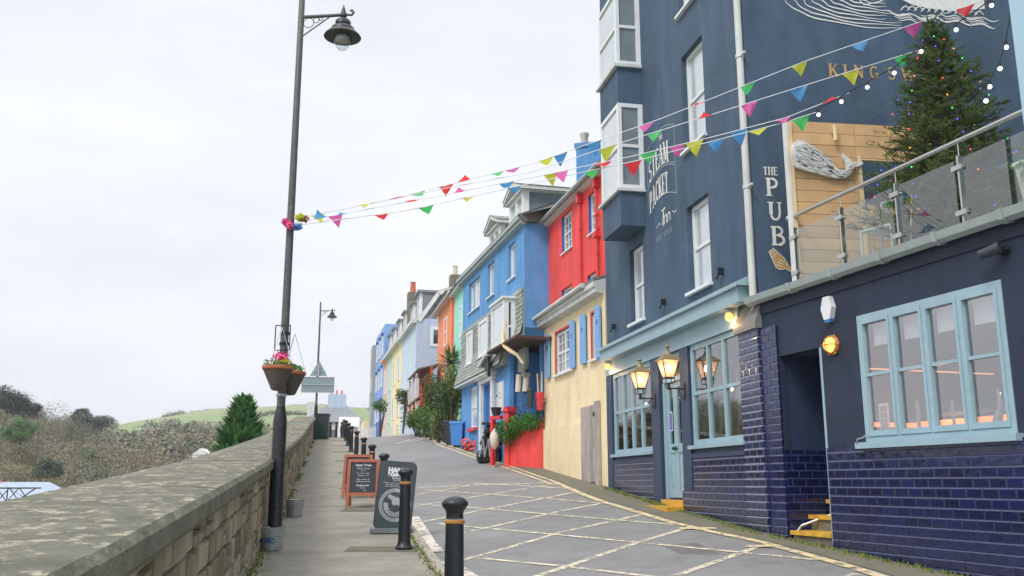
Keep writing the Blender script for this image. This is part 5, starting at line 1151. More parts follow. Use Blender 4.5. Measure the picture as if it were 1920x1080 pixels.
setm('stone_render', (176, 150, 136), .9, .15, .6); setm('stone_roof', (170, 140, 130), .9, .12, .6)
# cottage beyond the crest
t = thing('cottage', 'grey slate-roofed cottage with a broad pale chimney beyond the crest of the road', 'building', (-21, 110, 5.6), R(10))
MB().box(-3.6, 3.2, 0, 7, 0, 3.0).build('wall', 'off_white', t); MB().add([(-3.9, -.3, 3), (3.5, -.3, 3), (3.5, 7.3, 3), (-3.9, 7.3, 3), (-1.0, 3, 5.3), (1.0, 3, 5.3)], [(0, 1, 5, 4), (1, 2, 5), (2, 3, 4, 5), (3, 0, 4)]).build('roof', 'slate_light', t)
c = MB().box(-1.0, 1.15, 2.4, 3.4, 4.4, 6.55).build('chimney', 'gable_blue', t)
for x in (-.6, .0, .6): MB().cyl((x, 2.9, 6.55), (x, 2.9, 7.05), .12, .1, 8).build('chimney_pot', 'terracotta', c)
for x in (-2.6, -.2, 2.0): MB().box(x - .4, x + .4, -.06, -.003, 1, 2.1).build('window', 'dark_glass', t)
t = thing('distant_house', 'brick and render house half hidden behind the cottage, left of its chimney', 'building', (-29, 125, 5.5), R(20)); MB().box(-2.6, 3.6, 0, 6, 0, 3.4).build('wall', 'stone_render', t); MB().prism([(-.3, 3.4), (3, 4.7), (6.3, 3.4)], -2.9, 3.9, 'x').build('roof', 'stone_roof', t); MB().box(1.6, 2.6, 2, 3, 5, 7).build('chimney', 'off_white', t)
# vehicles over the crest
t = thing('delivery_van', 'white box van parked beyond the crest of the road', 'van', (-15.85, 90, 5.15), R(8))
m = MB(); m.prism([(0, .9), (0, 1.75), (.3, 2.68), (5.2, 2.68), (5.2, .4), (-.75, .4), (-.8, .95)], -.98, .98, 'x'); m.build('body', 'van_white', t)
MB().add([(-.88, -.02, 1.1), (.88, -.02, 1.1), (.85, .0, 1.74), (-.85, .0, 1.74)], [(0, 1, 2, 3)]).build('windscreen', 'mid_glass', t)
for sx_ in (-.98, .98):
    for yy in (.1, 4.2): w_ = MB().cyl((sx_ - .1, yy, .36), (sx_ + .1, yy, .36), .36, n=16).build('wheel', 'tyre', t)
    MB().box(sx_ * .62 - .12, sx_ * .62 + .12, -.83, -.8, .65, .82).build('headlight', 'paper', t)
t = thing('parked_car', 'small dull red car parked beside the white van beyond the crest', 'car', (-13.9, 88, 5.15), R(8))
MB().prism([(-.6, .3), (-.6, .85), (.5, .98), (1.1, 1.5), (2.6, 1.52), (3.4, 1.0), (3.5, .3)], -.8, .8, 'x').build('body', 'car_red', t); MB().add([(-.7, .5, 1.0), (.7, .5, 1.0), (.62, 1.05, 1.46), (-.62, 1.05, 1.46)], [(0, 1, 2, 3)]).build('windscreen', 'dark_glass', t)
for sx_ in (-.8, .8):
    for yy in (.1, 2.7): MB().cyl((sx_ - .08, yy, .3), (sx_ + .08, yy, .3), .3, n=14).build('wheel', 'tyre', t)
# ---- greenery on the bank
def shrub(name, label, c, rad, n, size, m_, zb=None, group=None, trunk=True):
    t = thing(name, label, 'shrub' if 'tree' not in name else 'tree', (c[0], c[1], (zb if zb is not None else c[2] - rad[2])), 0, group); z0 = t.location.z
    mb = MB()
    for _ in range(7):
        o_ = [random.uniform(-.55, .55) for _ in range(3)]; f_ = random.uniform(.4, .62)
        mb.leaves((o_[0] * rad[0], o_[1] * rad[1], c[2] - z0 + o_[2] * rad[2]), [r * f_ for r in rad], n // 7, size)
    mb.leaves((0, 0, c[2] - z0), rad, n // 4, size)
    mb.build('foliage', m_, t)
    b = MB()
    for _ in range(5):
        a = random.uniform(0, 6.28); b.tube([(0, 0, 0), (rad[0] * .3 * math.cos(a), rad[1] * .3 * math.sin(a), (c[2] - z0) * .6), (rad[0] * .6 * math.cos(a), rad[1] * .6 * math.sin(a), c[2] - z0 + rad[2] * .4)], [.05, .03, .01], 5)
    b.build('stems', 'bark', t); return t
for q in [('shrub', 'dense green shrub at the foot of the bank beside the road crest', (-3.65, 40.5, 4.3), (.95, 1.6, .75), 1300, .16, 'shrub'),
          ('shrub', 'low bright shrub at the far end of the bank', (-4.5, 44.0, 4.55), (.8, 1.6, .55), 900, .15, 'shrub'),
          ('shrub', 'tall tangled dark shrub below the veranda', (-3.0, 38.5, 5.0), (.95, 1.5, 1.1), 1300, .16, 'shrub_dark'),
          ('shrub', 'tall dark shrub left of the bins, under the palm', (-2.5, 34.6, 4.5), (.75, 1.2, 1.35), 1400, .14, 'shrub_dark'),
          ('shrub', 'pale yellowing climber hanging over the bank beside the blue house', (-2.15, 33.9, 5.3), (.55, .8, 1.0), 800, .13, 'shrub_pale'),
          ('shrub', 'straggly olive shrub at the road edge near the bins', (-2.75, 34.8, 3.7), (.4, .9, .6), 600, .12, 'shrub_pale'),
          ('shrub', 'leafy mid-green shrub spilling to the kerb between the round bush and the bins', (-2.85, 36.2, 3.75), (.6, 1.2, .6), 900, .13, 'shrub'),
          ('shrub', 'broad low shrub at the crest where the bank meets the road', (-4.15, 42.3, 4.15), (.8, 1.3, .5), 900, .14, 'shrub_dark'),
          ('shrub', 'shaggy olive shrub under the cordyline palm trunk', (-2.3, 35.6, 4.7), (.6, .9, .9), 900, .13, 'shrub_pale'),
          ('shrub', 'round green bush in the middle of the bank below the arch', (-3.2, 37.4, 4.0), (.8, 1.3, .7), 1000, .14, 'shrub'),
          ('potted_tree', 'small round-headed tree beside the gable house front', (-5.6, 47.6, 5.9), (.5, .6, .5), 420, .14, 'shrub_dark'),
          ('potted_tree', 'small leafy tree in front of the cream terrace house', (-7.4, 52, 5.8), (.6, .7, .55), 420, .14, 'shrub')]:
    shrub(*q[:7], zb=G(q[2][0], q[2][1]) - .1 if 'potted' not in q[0] else 4.0)
bk = MB()
for y0 in frange(33.2, 46, .8):
    x0 = XE(y0) + .12; bk.v += [(x0, y0, road_z(x0, y0)), (x0 + .9, y0, road_z(x0, y0) + .9), (x0 + 2.4, y0, road_z(x0, y0) + 1.2)]
for i in range(len(bk.v) // 3 - 1):
    for j in range(2): bk.f.append((i * 3 + j, i * 3 + j + 1, i * 3 + j + 4, i * 3 + j + 3))
tag(bk.build('bank', 'moss', smooth=True), kind='structure')
t = thing('cordyline_palm', 'spiky green cordyline palm on the bank in front of the aqua and orange houses', 'palm', (-2.25, 35.0, 3.2)); MB().tube([(0, 0, 0), (-.05, 0, 1.4), (-.08, 0, 2.75)], [.10, .08, .07], 8).build('trunk', 'bark', t)
m = MB()
for k in range(170):
    a = random.uniform(0, 6.28); e = random.uniform(-.6, 1.4); l = random.uniform(.6, .95); d = Vector((math.cos(a) * math.cos(e), math.sin(a) * math.cos(e), math.sin(e))); p0 = Vector((-.08, 0, 2.8)); s = d.cross(Vector((0, 0, 1))).normalized() * .03
    p1 = p0 + d * l * .6; p2 = p0 + d * l + Vector((0, 0, -.12 * math.cos(e))); m.add([p0 - s * .5, p0 + s * .5, p1 + s, p2, p1 - s], [(0, 1, 2, 4), (4, 2, 3)])
m.build('leaves', 'palm_leaf', t)
# ================================================================== STONE WALL (left)
WPH = math.atan2(-.197, 1)                                     # direction of the wall from +Y
wd = Vector((math.sin(WPH), math.cos(WPH), 0)); wnr = Vector((math.cos(WPH), -math.sin(WPH), 0))   # towards the pavement
def wp(s, off, z):   # s along from the point beside the camera
    p = Vector((WB(0), 0, 0)) + wd * s + wnr * off; return (p.x, p.y, z)
t = thing('stone_wall', 'long rubble-stone parapet wall with broad lichen-streaked coping, beside the pavement', 'wall', wp(0, 0, FL(0)))
O = Vector(t.location)
def wbuild(mb, name, m, par=t, smooth=False):
    mb.v = [(a - O.x, b - O.y, c - O.z) for a, b, c in mb.v]; return mb.build(name, m, par, smooth)
wz = lambda s: FL(s * wd.y)
SS = frange(-4, 49, 1.0)
core = MB()
for s in SS: z = wz(s); core.v += [wp(s, -.03, z - .4), wp(s, -.03, z + .97), wp(s, -.9, z + .97), wp(s, -.9, z - 3)]
for i in range(len(SS) - 1):
    for j in range(4): core.f.append((i * 4 + j, i * 4 + (j + 1) % 4, i * 4 + 4 + (j + 1) % 4, i * 4 + 4 + j))
n = len(core.v); core.f += [(0, 1, 2, 3), (n - 4, n - 1, n - 2, n - 3)]
wbuild(core, 'core', 'mortar')
# rubble stones, each with a chamfered uneven face
rs = random.Random(12)
STONE = ['stone_a', 'stone_b', 'stone_c', 'stone_d']
setm('stone_a', (146, 138, 114), .9, .2, 5, .012, 22, streak=.35, stain=(96, 96, 70), stain_amt=.5, stain_scale=5, island=.22)
setm('stone_b', (156, 144, 122), .9, .2, 5, .012, 22, streak=.35, stain=(110, 100, 78), stain_amt=.5, stain_scale=5, island=.22)
setm('stone_c', (124, 118, 94), .9, .2, 5, .012, 22, streak=.35, stain=(86, 92, 58), stain_amt=.5, stain_scale=5, island=.22)
setm('stone_d', (166, 156, 134), .9, .2, 5, .012, 22, streak=.25, stain=(110, 104, 80), stain_amt=.5, stain_scale=5, island=.22)
sm_ = {k: MB() for k in STONE}
def stone(s0, s1, h0, h1):
    g = .009; s0 += g; s1 -= g; h0 += g; h1 -= g
    if s1 - s0 < .04: return
    d = rs.uniform(.004, .026); c = min(.012, (s1 - s0) * .2, (h1 - h0) * .2)
    mb = sm_[rs.choice(STONE)]; j = lambda: rs.uniform(-.010, .010)
    B0 = [(s0 + j(), h0 + j()), (s1 + j(), h0 + j()), (s1 + j(), h1 + j()), (s0 + j(), h1 + j())]
    T0 = [(B0[0][0] + c, B0[0][1] + c), (B0[1][0] - c, B0[1][1] + c), (B0[2][0] - c, B0[2][1] - c), (B0[3][0] + c, B0[3][1] - c)]
    cxs = (s0 + s1) / 2 + j(); czs = (h0 + h1) / 2 + j()
    vs = [wp(a, -.03, wz(a) + b) for a, b in B0] + [wp(a, d * .6 + rs.uniform(-.004, .004), wz(a) + b) for a, b in T0] + [wp(cxs, d, wz(cxs) + czs)]
    mb.add(vs, [(0, 1, 5, 4), (1, 2, 6, 5), (2, 3, 7, 6), (3, 0, 4, 7), (4, 5, 8), (5, 6, 8), (6, 7, 8), (7, 4, 8)])
h = -.05
while h < .95:
    ch = min(rs.uniform(.12, .24), .972 - h)
    if .972 - h - ch < .07: ch = .972 - h
    s = -4 + rs.uniform(0, .3)
    while s < 48.6:
        w = rs.uniform(.18, .55)
        if rs.random() < .22 and ch > .14:   # split into two thin ones
            q = rs.uniform(.4, .6); stone(s, s + w, h, h + ch * q); stone(s, s + w, h + ch * q, h + ch)
        else: stone(s, s + w, h, h + ch)
        s += w
    h += ch
so_ = MB()
first = None
for k in STONE: o = wbuild(sm_[k], 'stonework', k)
# coping slabs
def cop_mat():
    m = mat('coping_stone', (106, 104, 90), .92, .28, 5, .02, 30, streak=.12, stain=(84, 84, 70), stain_amt=.65, stain_scale=7); tt = m.node_tree; b = tt.nodes['Principled BSDF']
    tcn = N(tt, 'ShaderNodeTexCoord'); mp_ = N(tt, 'ShaderNodeMapping'); mp_.inputs['Rotation'].default_value = (0, 0, WPH * -1); mp_.inputs['Scale'].default_value = (3.2, 2.2, 1)
    tt.links.new(tcn.outputs['Object'], mp_.inputs[0]); n_ = N(tt, 'ShaderNodeTexNoise'); n_.inputs['Scale'].default_value = 2.2; n_.inputs['Detail'].default_value = 14; n_.inputs['Roughness'].default_value = .8; tt.links.new(mp_.outputs[0], n_.inputs[0])
    r = N(tt, 'ShaderNodeMapRange'); r.inputs[1].default_value = .52; r.inputs[2].default_value = .59; tt.links.new(n_.outputs[0], r.inputs[0])
    src = b.inputs['Base Color'].links[0].from_socket; g = N(tt, 'ShaderNodeNewGeometry'); sp = N(tt, 'ShaderNodeSeparateXYZ'); tt.links.new(g.outputs['Normal'], sp.inputs[0])
    up = N(tt, 'ShaderNodeMath', operation='MULTIPLY'); tt.links.new(r.outputs[0], up.inputs[0]); up2 = N(tt, 'ShaderNodeMapRange'); up2.inputs[1].default_value = .6; up2.inputs[2].default_value = .9; up2.inputs[4].default_value = .8; tt.links.new(sp.outputs[2], up2.inputs[0]); tt.links.new(up2.outputs[0], up.inputs[1])
    mc = N(tt, 'ShaderNodeMix', data_type='RGBA'); tt.links.new(up.outputs[0], mc.inputs[0]); tt.links.new(src, mc.inputs[6]); mc.inputs[7].default_value = (*lin((178, 174, 150)), 1); tt.links.new(mc.outputs[2], b.inputs['Base Color'])
    return m
M_['coping_stone'] = cop_mat()
cp = MB(); s = -4.0; rc = random.Random(8)
def hsh(a, b): return math.sin(a * 12.9898 + b * 78.233) * .5 + math.sin(a * 39.3 + b * 11.1) * .5
while s < 48.4:
    L_ = rc.uniform(3.2, 4.8); e = min(s + L_, 48.4); dz = rc.uniform(-.006, .006); n = max(2, int((e - s) / .12)); base = len(cp.v)
    prof = [(.075, .975), (.085, 1.0), (.085, 1.085), (.055, 1.118), (-.15, 1.128), (-.4, 1.133), (-.65, 1.13), (-.9, 1.12), (-.95, 1.09), (-.95, .975)]
    for i in range(n + 1):
        a = s + .009 + (e - s - .018) * i / n
        for k, (o, z) in enumerate(prof):
            jt = .006 * hsh(a * 3.1, k * 1.7) if 0 < k < 9 else 0
            cp.v.append(wp(a, o + jt + .02, wz(a) + z + dz + jt * .8))
    m_ = len(prof)
    for i in range(n):
        for k in range(m_): cp.f.append((base + i * m_ + k, base + i * m_ + (k + 1) % m_, base + (i + 1) * m_ + (k + 1) % m_, base + (i + 1) * m_ + k))
    cp.f += [tuple(base + k for k in range(m_)), tuple(base + n * m_ + k for k in range(m_ - 1, -1, -1))]
    s = e
wbuild(cp, 'coping', 'coping_stone')
# moss and weeds along the wall foot and kerb
mo = MB(); rm_ = random.Random(3)
for _ in range(2600):
    s = rm_.uniform(3, 46) ** 1.0; d = abs(rm_.gauss(0, .05)); x, y, z = wp(s, .02 + d, 0); z = FL(y)
    if math.sin(s * 1.3) + math.sin(s * 3.7) * .6 < -.2: continue
    a = rm_.uniform(0, 6.28); l = rm_.uniform(.01, .035); hh = rm_.uniform(.01, .05); mo.add([(x, y, z), (x + l * math.cos(a), y + l * math.sin(a), z), (x + l * .7 * math.cos(a + .5), y + l * .7 * math.sin(a + .5), z + hh)], [(0, 1, 2)])
for _ in range(1500):
    y = rm_.uniform(7.5, 20); x = XB(y) + .2 + rm_.gauss(0, .03)
    if math.sin(y * 2.1) < .35 and y > 12: continue
    z = FL(y); a = rm_.uniform(0, 6.28); l = rm_.uniform(.01, .03); mo.add([(x, y, z), (x + l * math.cos(a), y + l * math.sin(a), z + .002), (x + l * math.cos(a + .8), y + l * math.sin(a + .8), z + rm_.uniform(.01, .035))], [(0, 1, 2)])
rz_ = A.rz
for _ in range(2200):
    u = rm_.uniform(-9, 6); w_ = abs(rm_.gauss(0, .06)) + .03
    if u > 0: q = annpt(u, -w_, 0)
    else: q = pubpt(3.46 + u if u > -7 else 3.4 + u * .5, -w_ - .06, 0)
    z = G(q[0], q[1]); a = rm_.uniform(0, 6.28); l = rm_.uniform(.01, .04); mo.add([(q[0], q[1], z), (q[0] + l * math.cos(a), q[1] + l * math.sin(a), z), (q[0], q[1], z + rm_.uniform(.01, .05))], [(0, 1, 2)])
tag(mo.build('weeds', 'moss'), 'moss and small weeds along the foot of the walls and the kerb', 'weeds', kind='stuff')

# ================================================================== BOLLARDS
def bollard(lab):
    t = thing('bollard', lab, 'bollard', (0, 0, 0), 0, 'black bollards along the kerb')
    MB().lathe([(.11, 0), (.112, .03), (.10, .045), (.085, .07), (.077, .12), (.074, .4), (.068, .80)], n=24).build('shaft', 'bollard_black', t, True)
    MB().lathe([(.07, .802), (.077, .81), (.077, .824), (.07, .832)], n=24).build('band', 'gold', t, True)
    MB().lathe([(.066, .84), (.064, .875), (.068, .895), (.094, .93), (.101, .945), (.098, .962), (.075, .985), (.04, 1.0), (.02, 1.003), (.001, 1.004)], n=24).build('cap', 'bollard_black', t, True)
    return t
bl_lab = ['nearest large black bollard with a gold band, cut off by the picture edge', 'black bollard with a gold band standing right in front of the round-logo sign', 'black bollard just behind the round-logo sign, its head showing above the sign', 'fourth black bollard from the camera, just beyond the two chalkboards', 'fifth black bollard from the camera along the kerb', 'sixth black bollard from the camera, below the far parked van', 'seventh black bollard from the camera along the kerb', 'eighth black bollard from the camera along the kerb', 'ninth black bollard from the camera, near the crest', 'tenth and last black bollard of the straight kerbside row']
b0 = bollard(bl_lab[0])
for k, (x, y) in enumerate(BOLL):
    b = b0 if k == 0 else dup(b0, label=bl_lab[k])
    b.location = (x, y, FL(y) - .005); b.rotation_euler = (0, 0, .4 * k)
lb2 = ['far bollard nearest the kerb row where the pavement turns', 'second far bollard across the pavement end, counting from the kerb', 'third far bollard across the pavement end, counting from the kerb', 'far bollard next to the green bin at the pavement end']
for k, (x, y) in enumerate(((-9.55, 52), (-9.9, 52.2), (-10.25, 52.3), (-10.62, 52.2))):
    b = dup(b0, (x, y, FL(y) - .12), 0, lb2[k])

# ================================================================== STREET LAMPS
def lamp(label, loc, H, rz, near):
    t = thing('street_lamp', label, 'street lamp', loc, rz, 'tall black street lamps with hooded heads')
    MB().lathe([(.105, 0), (.10, .05), (.092, .2), (.088, 1.55), (.085, 1.62), (.062, 1.74), (.055, 1.78)], n=24).build('base', 'cast_black', t, True)
    MB().lathe([(.055, 1.76), (.053, 3), (.048, 5), (.042, H), (.02, H + .05), (.001, H + .06)], n=18).build('pole', 'post_grey', t, True)
    za = H - .42; rr_ = .62
    a = MB(); a.cyl((0, 0, za), (rr_ + .05, 0, za), .024, n=10); a.tube([(rr_ + .05, 0, za), (rr_ + .12, 0, za - .01), (rr_ + .15, 0, za + .03), (rr_ + .13, 0, za + .06), (rr_ + .1, 0, za + .06)], .018, 8)
    a.cyl((.03, 0, za - .30), (.42, 0, za - .02), .01, n=8)
    for cx, r in ((.115, .075), (.225, .04), (.295, .024)):
        a.tube([(cx + r * math.cos(i * PI / 8), 0, za - .022 - r + r * math.sin(i * PI / 8)) for i in range(17)], .006, 6)
    a.build('arm', 'post_grey', t, True)
    c = (rr_, 0, za)
    MB().lathe([(.001, .17), (.012, .12), (.02, .10), (.03, .07), (.04, .02), (.05, -.02), (.035, -.05), (.045, -.07), (.09, -.085), (.11, -.11), (.11, -.16), (.10, -.17), (.115, -.18), (.16, -.21), (.172, -.25), (.172, -.262), (.21, -.28), (.255, -.33), (.262, -.345)], c, 28).build('hood', 'cast_black', t, True)
    MB().lathe([(.26, -.343), (.2, -.29), (.14, -.27), (.11, -.26), (.001, -.255)], c, 28).build('reflector', 'ivory_metal', t, True)
    MB().lathe([(.118, -.27), (.122, -.34), (.12, -.40), (.10, -.47), (.06, -.53), (.001, -.55)], c, 24).build('globe', 'lamp_glass', t, True)
    MB().lathe([(.001, -.26), (.1, -.262), (.10, -.38), (.09, -.41), (.04, -.40), (.001, -.40)], c, 20).build('lamp_holder', 'ivory_metal', t, True)
    return t
lx, ly = -3.02, 12.05; lz = FL(12.05)
LM = lamp('tall black street lamp against the stone wall, carrying the flower baskets and the bunting', (lx, ly, lz), 7.75, R(-6), True)
f_ = MB(); z = 3.25 - lz + .0
for s_ in (-1, 1): f_.box(s_ * .1 - .006, s_ * .1 + .006, -.08, -.068, z, z + .34)
f_.box(-.1, .1, -.08, -.068, z, z + .012); f_.box(-.1, .1, -.08, -.068, z + .33, z + .342); f_.cyl((0, 0, z + .08), (0, 0, z + .12), .065, n=14); f_.cyl((0, 0, z + .22), (0, 0, z + .26), .065, n=14); f_.box(-.02, .02, -.08, 0, z + .1, z + .115); f_.box(-.02, .02, -.08, 0, z + .23, z + .245)
f_.build('banner_bracket', 'cast_black', LM)
L2 = lamp('second street lamp, up the hill at the stone wall end, carrying two road signs', (-9.9, 46.6, FL(46.6)), 7.0, R(-2), False)
# road signs (backs) on the far lamp
t = thing('triangle_road_sign', 'grey back of a triangular road sign on the far street lamp', 'road sign', (-9.82, 46.48, 6.85), R(4))
MB().prism([(-.44, 0), (.44, 0), (0, .78)], 0, .02).build('plate', 'sign_back', t); MB().box(-.2, .2, -.03, -.002, .2, .23).box(-.03, .03, -.07, -.03, .0, .5).build('bracket', 'sign_grey', t)
t = thing('rectangular_road_sign', 'grey back of a wide rectangular road sign below the triangular one', 'road sign', (-9.84, 46.48, 6.0), R(6))
MB().box(-.82, .82, 0, .02, 0, .8).build('plate', 'sign_back', t); MB().box(-.8, .8, -.03, -.002, .38, .42).box(-.8, .8, -.02, -.002, 0, .03).box(-.8, .8, -.02, -.002, .77, .8).build('rail', 'sign_grey', t)
# hanging baskets
def basket(label, loc, seed, pink):
    t = thing('hanging_basket', label, 'hanging basket', loc, 0, 'flower baskets on the street lamp'); q = random.Random(seed)
    MB().lathe([(.001, -.30), (.06, -.29)] + [(.07 + .12 * k / 13 + (.005 if k % 2 else 0), -.28 + .27 * k / 13) for k in range(14)] + [(.195, 0), (.17, -.01), (.001, -.02)], n=28).build('bowl', 'wicker', t, True)
    MB().lathe([(.19, -.03), (.2, -.02), (.2, .01), (.19, .018), (.18, .0)], n=20).build('rim', 'wicker_rim', t, True)
    st0 = random.getstate(); random.seed(seed)
    MB().leaves((0, 0, .05), (.2, .2, .07), 240, .055).build('leaves', 'bright_leaf' if not pink else 'shrub_pale', t); 
    if pink: MB().leaves((.03, 0, .14), (.11, .1, .07), 150, .05, 1.2).build('flowers', 'flower_pink', t); MB().leaves((.1, -.05, .08), (.09, .08, .04), 50, .04).build('yellow_flowers', 'bunt_yellow', t)
    random.setstate(st0)
    c = MB()
    for k in range(3): a = k * 2.09 + .4; c.cyl((.19 * math.cos(a), .19 * math.sin(a), .02), (0, .12, .55), .004, n=4)
    c.build('chain', 'stainless', t); return t
basket('wicker flower basket with pink flowers on the near side of the street lamp', (lx + .0, ly - .26, 3.0), 3, True)
basket('wicker flower basket with green leaves half hidden behind the street lamp', (lx + .07, ly + .16, 2.98), 5, False)
MB().lathe([(.058, 0), (.075, .01), (.075, .03), (.058, .04)], (0, 0, 2.65 - lz), 14).build('collar', 'sign_grey', LM)
# tinsel bow where the bunting is tied
t = thing('pompom_bunch', 'bunch of pink, yellow and blue plastic flowers tied to the street lamp', 'decoration', (lx + .02, ly - .08, 5.0))
for c, m_ in (((-.06, -.02, .0), 'pink'), ((.13, -.02, .06), 'bunt_yellow'), ((.10, 0, -.06), 'bunt_blue'), ((.0, -.05, -.06), 'flower_pink'), ((.17, .02, .05), 'wicker_rim')):
    st0 = random.getstate(); random.seed(int(c[0] * 100) + 50); MB().leaves(c, (.07, .07, .05), 90, .05, 1.3).build('bloom', m_, t); random.setstate(st0)
# buckets
def bucket(label, loc, txt):
    t = thing('metal_bucket', label, 'bucket', loc, 0, 'galvanised buckets by the wall')
    MB().lathe([(.001, .012), (.115, .01), (.115, 0), (.12, 0), (.15, .26), (.156, .265), (.156, .275), (.148, .27), (.12, .02)], n=24).build('pail', 'galvanised', t, True)
    if txt: w = sans_mb('VIC', -.055, .09, .06, 0, .004); w.v = [(a * 1, -.137 - b - (c - .09) * .11 + a * a * 3.4, c) for a, b, c in w.v]; w.build('lettering', 'deep_blue', t)
    MB().tube([(-.156, 0, .26), (-.17, -.03, .2), (-.1, -.16, .17), (0, -.17, .16), (.1, -.16, .17), (.17, -.03, .2), (.156, 0, .26)], .004, 5).build('handle', 'stainless', t)
bucket('galvanised bucket with blue lettering at the foot of the near street lamp', (lx + .02, ly - .22, FL(ly - .2)), True)
bucket('second galvanised bucket on the pavement just beyond the street lamp', (-3.62, 15.7, FL(15.7)), False)
# green bin at the end of the wall
t = thing('litter_bin', 'dark green square bin at the far end of the stone wall beside the second lamp', 'bin', (-9.68, 47.4, FL(47.4)), R(5)); MB().box(-.3, .3, -.3, .3, 0, 1.2).build('body', 'bin_green', t); MB().box(-.34, .34, -.34, .34, 1.2, 1.28).build('lid', 'bin_dark', t); MB().box(-.2, .2, -.31, -.302, .8, 1.05).build('opening', 'bin_dark', t)

# ================================================================== PAVEMENT SIGNS
def aboard(label, loc, rz, txt):
    t = thing('chalkboard_sign', label, 'chalkboard', loc, rz, 'wooden chalkboards on the pavement')
    W_, H_ = .29, .86
    fr = MB(); tl = .10   # front leaf leans back
    def leaf(mb, s, z0=0.):
        def P(x, z, o): return (x, s * (.26 - z * .28) * -1 + s * -o, z)
        def bar(x0, x1, za, zb):
            vs = [P(x0, za, 0), P(x1, za, 0), P(x1, zb, 0), P(x0, zb, 0), P(x0, za, .03), P(x1, za, .03), P(x1, zb, .03), P(x0, zb, .03)]; mb.add(vs, [(0, 1, 2, 3), (7, 6, 5, 4), (0, 4, 5, 1), (1, 5, 6, 2), (2, 6, 7, 3), (3, 7, 4, 0)])
        bar(-W_, -W_ + .055, 0, H_); bar(W_ - .055, W_, 0, H_); bar(-W_ + .055, W_ - .055, H_ - .055, H_); bar(-W_ + .055, W_ - .055, .20, .26)
        return P
    a = MB(); P = leaf(a, 1); f = a.build('front_frame', 'brown_wood', t)
    b = MB(); P2 = leaf(b, -1); g = b.build('rear_frame', 'brown_wood', t)
    bd = MB(); bd.add([P(-.235, .26, .012), (P(.235, .26, .012)), P(.235, .805, .012), P(-.235, .805, .012)], [(0, 1, 2, 3)]); bd.build('board', 'chalk_slate', t)
    bd = MB(); bd.add([P2(-.235, .26, .012), (P2(.235, .26, .012)), P2(.235, .805, .012), P2(-.235, .805, .012)], [(3, 2, 1, 0)]); bd.build('rear_board', 'chalk_slate', t)
    def put(m):
        MB().add([P(v[0], v[2], .016) for v in m.v], m.f).build('chalk_writing', 'chalk', t)
    if txt:
        put(sans_mb('Open Times', 0, .735, .042, 0, .001, 'CENTER'))
        put(sans_mb('Monday - Thursday', 0, .685, .022, 0, .0, 'CENTER')); put(sans_mb('12 - 11', 0, .645, .024, 0, 0, 'CENTER')); put(sans_mb('Fri - Sat 12 - late', 0, .595, .024, 0, 0, 'CENTER')); put(sans_mb('Sunday 12 - 10', 0, .555, .024, 0, 0, 'CENTER'))
        put(sans_mb('Dogs  walkers  &', 0, .485, .024, 0, 0, 'CENTER')); put(sans_mb('muddy boots welcome', 0, .448, .022, 0, 0, 'CENTER')); put(sans_mb('Sunday Lunch', 0, .375, .030, 0, .001, 'CENTER')); put(sans_mb('12 till 4', 0, .33, .024, 0, 0, 'CENTER')); put(sans_mb('yum!', .05, .29, .022, 0, 0, 'CENTER'))
    return t
aboard('wooden-framed chalkboard with white chalk writing, the nearer of the two', (-2.74, 17.3, FL(17.3)), R(4), True)
aboard('plain wooden-framed chalkboard partly hidden behind the written one', (-3.17, 19.3, FL(19.3)), R(2), False)
setm('gutter_dark', (120, 126, 130), .6, .1, 6)
t = thing('swing_sign', 'dark rounded swing sign with a pale round wave logo, behind the second bollard', 'sign', (-1.73, 13.6, FL(13.6)), R(3))
SW = Matrix.Rotation(R(4.5), 4, 'Y') @ Matrix.Rotation(R(-4), 4, 'X')
def rrect(w, h0, h1, r):
    p = []
    for cx, cz, a0 in ((w - r, h0 + r, -90), (w - r, h1 - r, 0), (-w + r, h1 - r, 90), (-w + r, h0 + r, 180)):
        for k in range(6): a = R(a0 + 90 * k / 5); p.append((cx + r * math.cos(a), cz + r * math.sin(a)))
    return p
MB().prism(rrect(.265, .045, 1.0, .07), -.012, .012).xf(SW).build('panel', 'sign_dark', t)
MB().prism(rrect(.275, .035, 1.01, .08), -.008, .008).xf(SW).build('edge', 'bin_dark', t)
MB().prism([(-.27, -.2), (.27, -.2), (.3, -.1), (.3, .1), (.27, .2), (-.27, .2), (-.3, .1), (-.3, -.1)], 0.0, .06, 'z').build('foot', 'gutter_dark', t)
lg = MB()
for tx_, z, h_, b_ in (('HAND', .845, .07, .008), ('ROASTED', .79, .045, .006), ('IN DEVON', .752, .022, .001), ('fresh coffee', .727, .018, 0), ('ESPRESSO . LATTE . FLAT WHITE . MOCHA', .685, .015, .0), ('TEA . CAKES . PASTIES . ICE CREAM', .66, .015, 0), ('OPEN EVERY DAY FOR TAKE AWAY', .635, .015, 0)):
    m = sans_mb(tx_, 0, z, h_, -.016, b_, 'CENTER'); lg.join(m)
lg.xf(SW).build('lettering', 'paper', t)
def ring(cx, cz, r0, r1, y, a0=0, a1=360, n=40):
    m = MB()
    for i in range(n):
        a, b = R(a0 + (a1 - a0) * i / n), R(a0 + (a1 - a0) * (i + 1) / n)
        m.quad((cx + r0 * math.cos(a), y, cz + r0 * math.sin(a)), (cx + r1 * math.cos(a), y, cz + r1 * math.sin(a)), (cx + r1 * math.cos(b), y, cz + r1 * math.sin(b)), (cx + r0 * math.cos(b), y, cz + r0 * math.sin(b)))
    return m
lo_ = ring(.01, .385, .185, .235, -.0165); lo_.join(ring(.01, .385, .10, .165, -.0168, 170, 372)); 
for q, (x, z, r) in enumerate(((-.075, .50, .03), (-.03, .48, .035), (.03, .47, .03), (.0, .42, .04), (.07, .43, .05))): lo_.join(ring(x, z, .0, r, -.0171 - q * .0003, n=16))
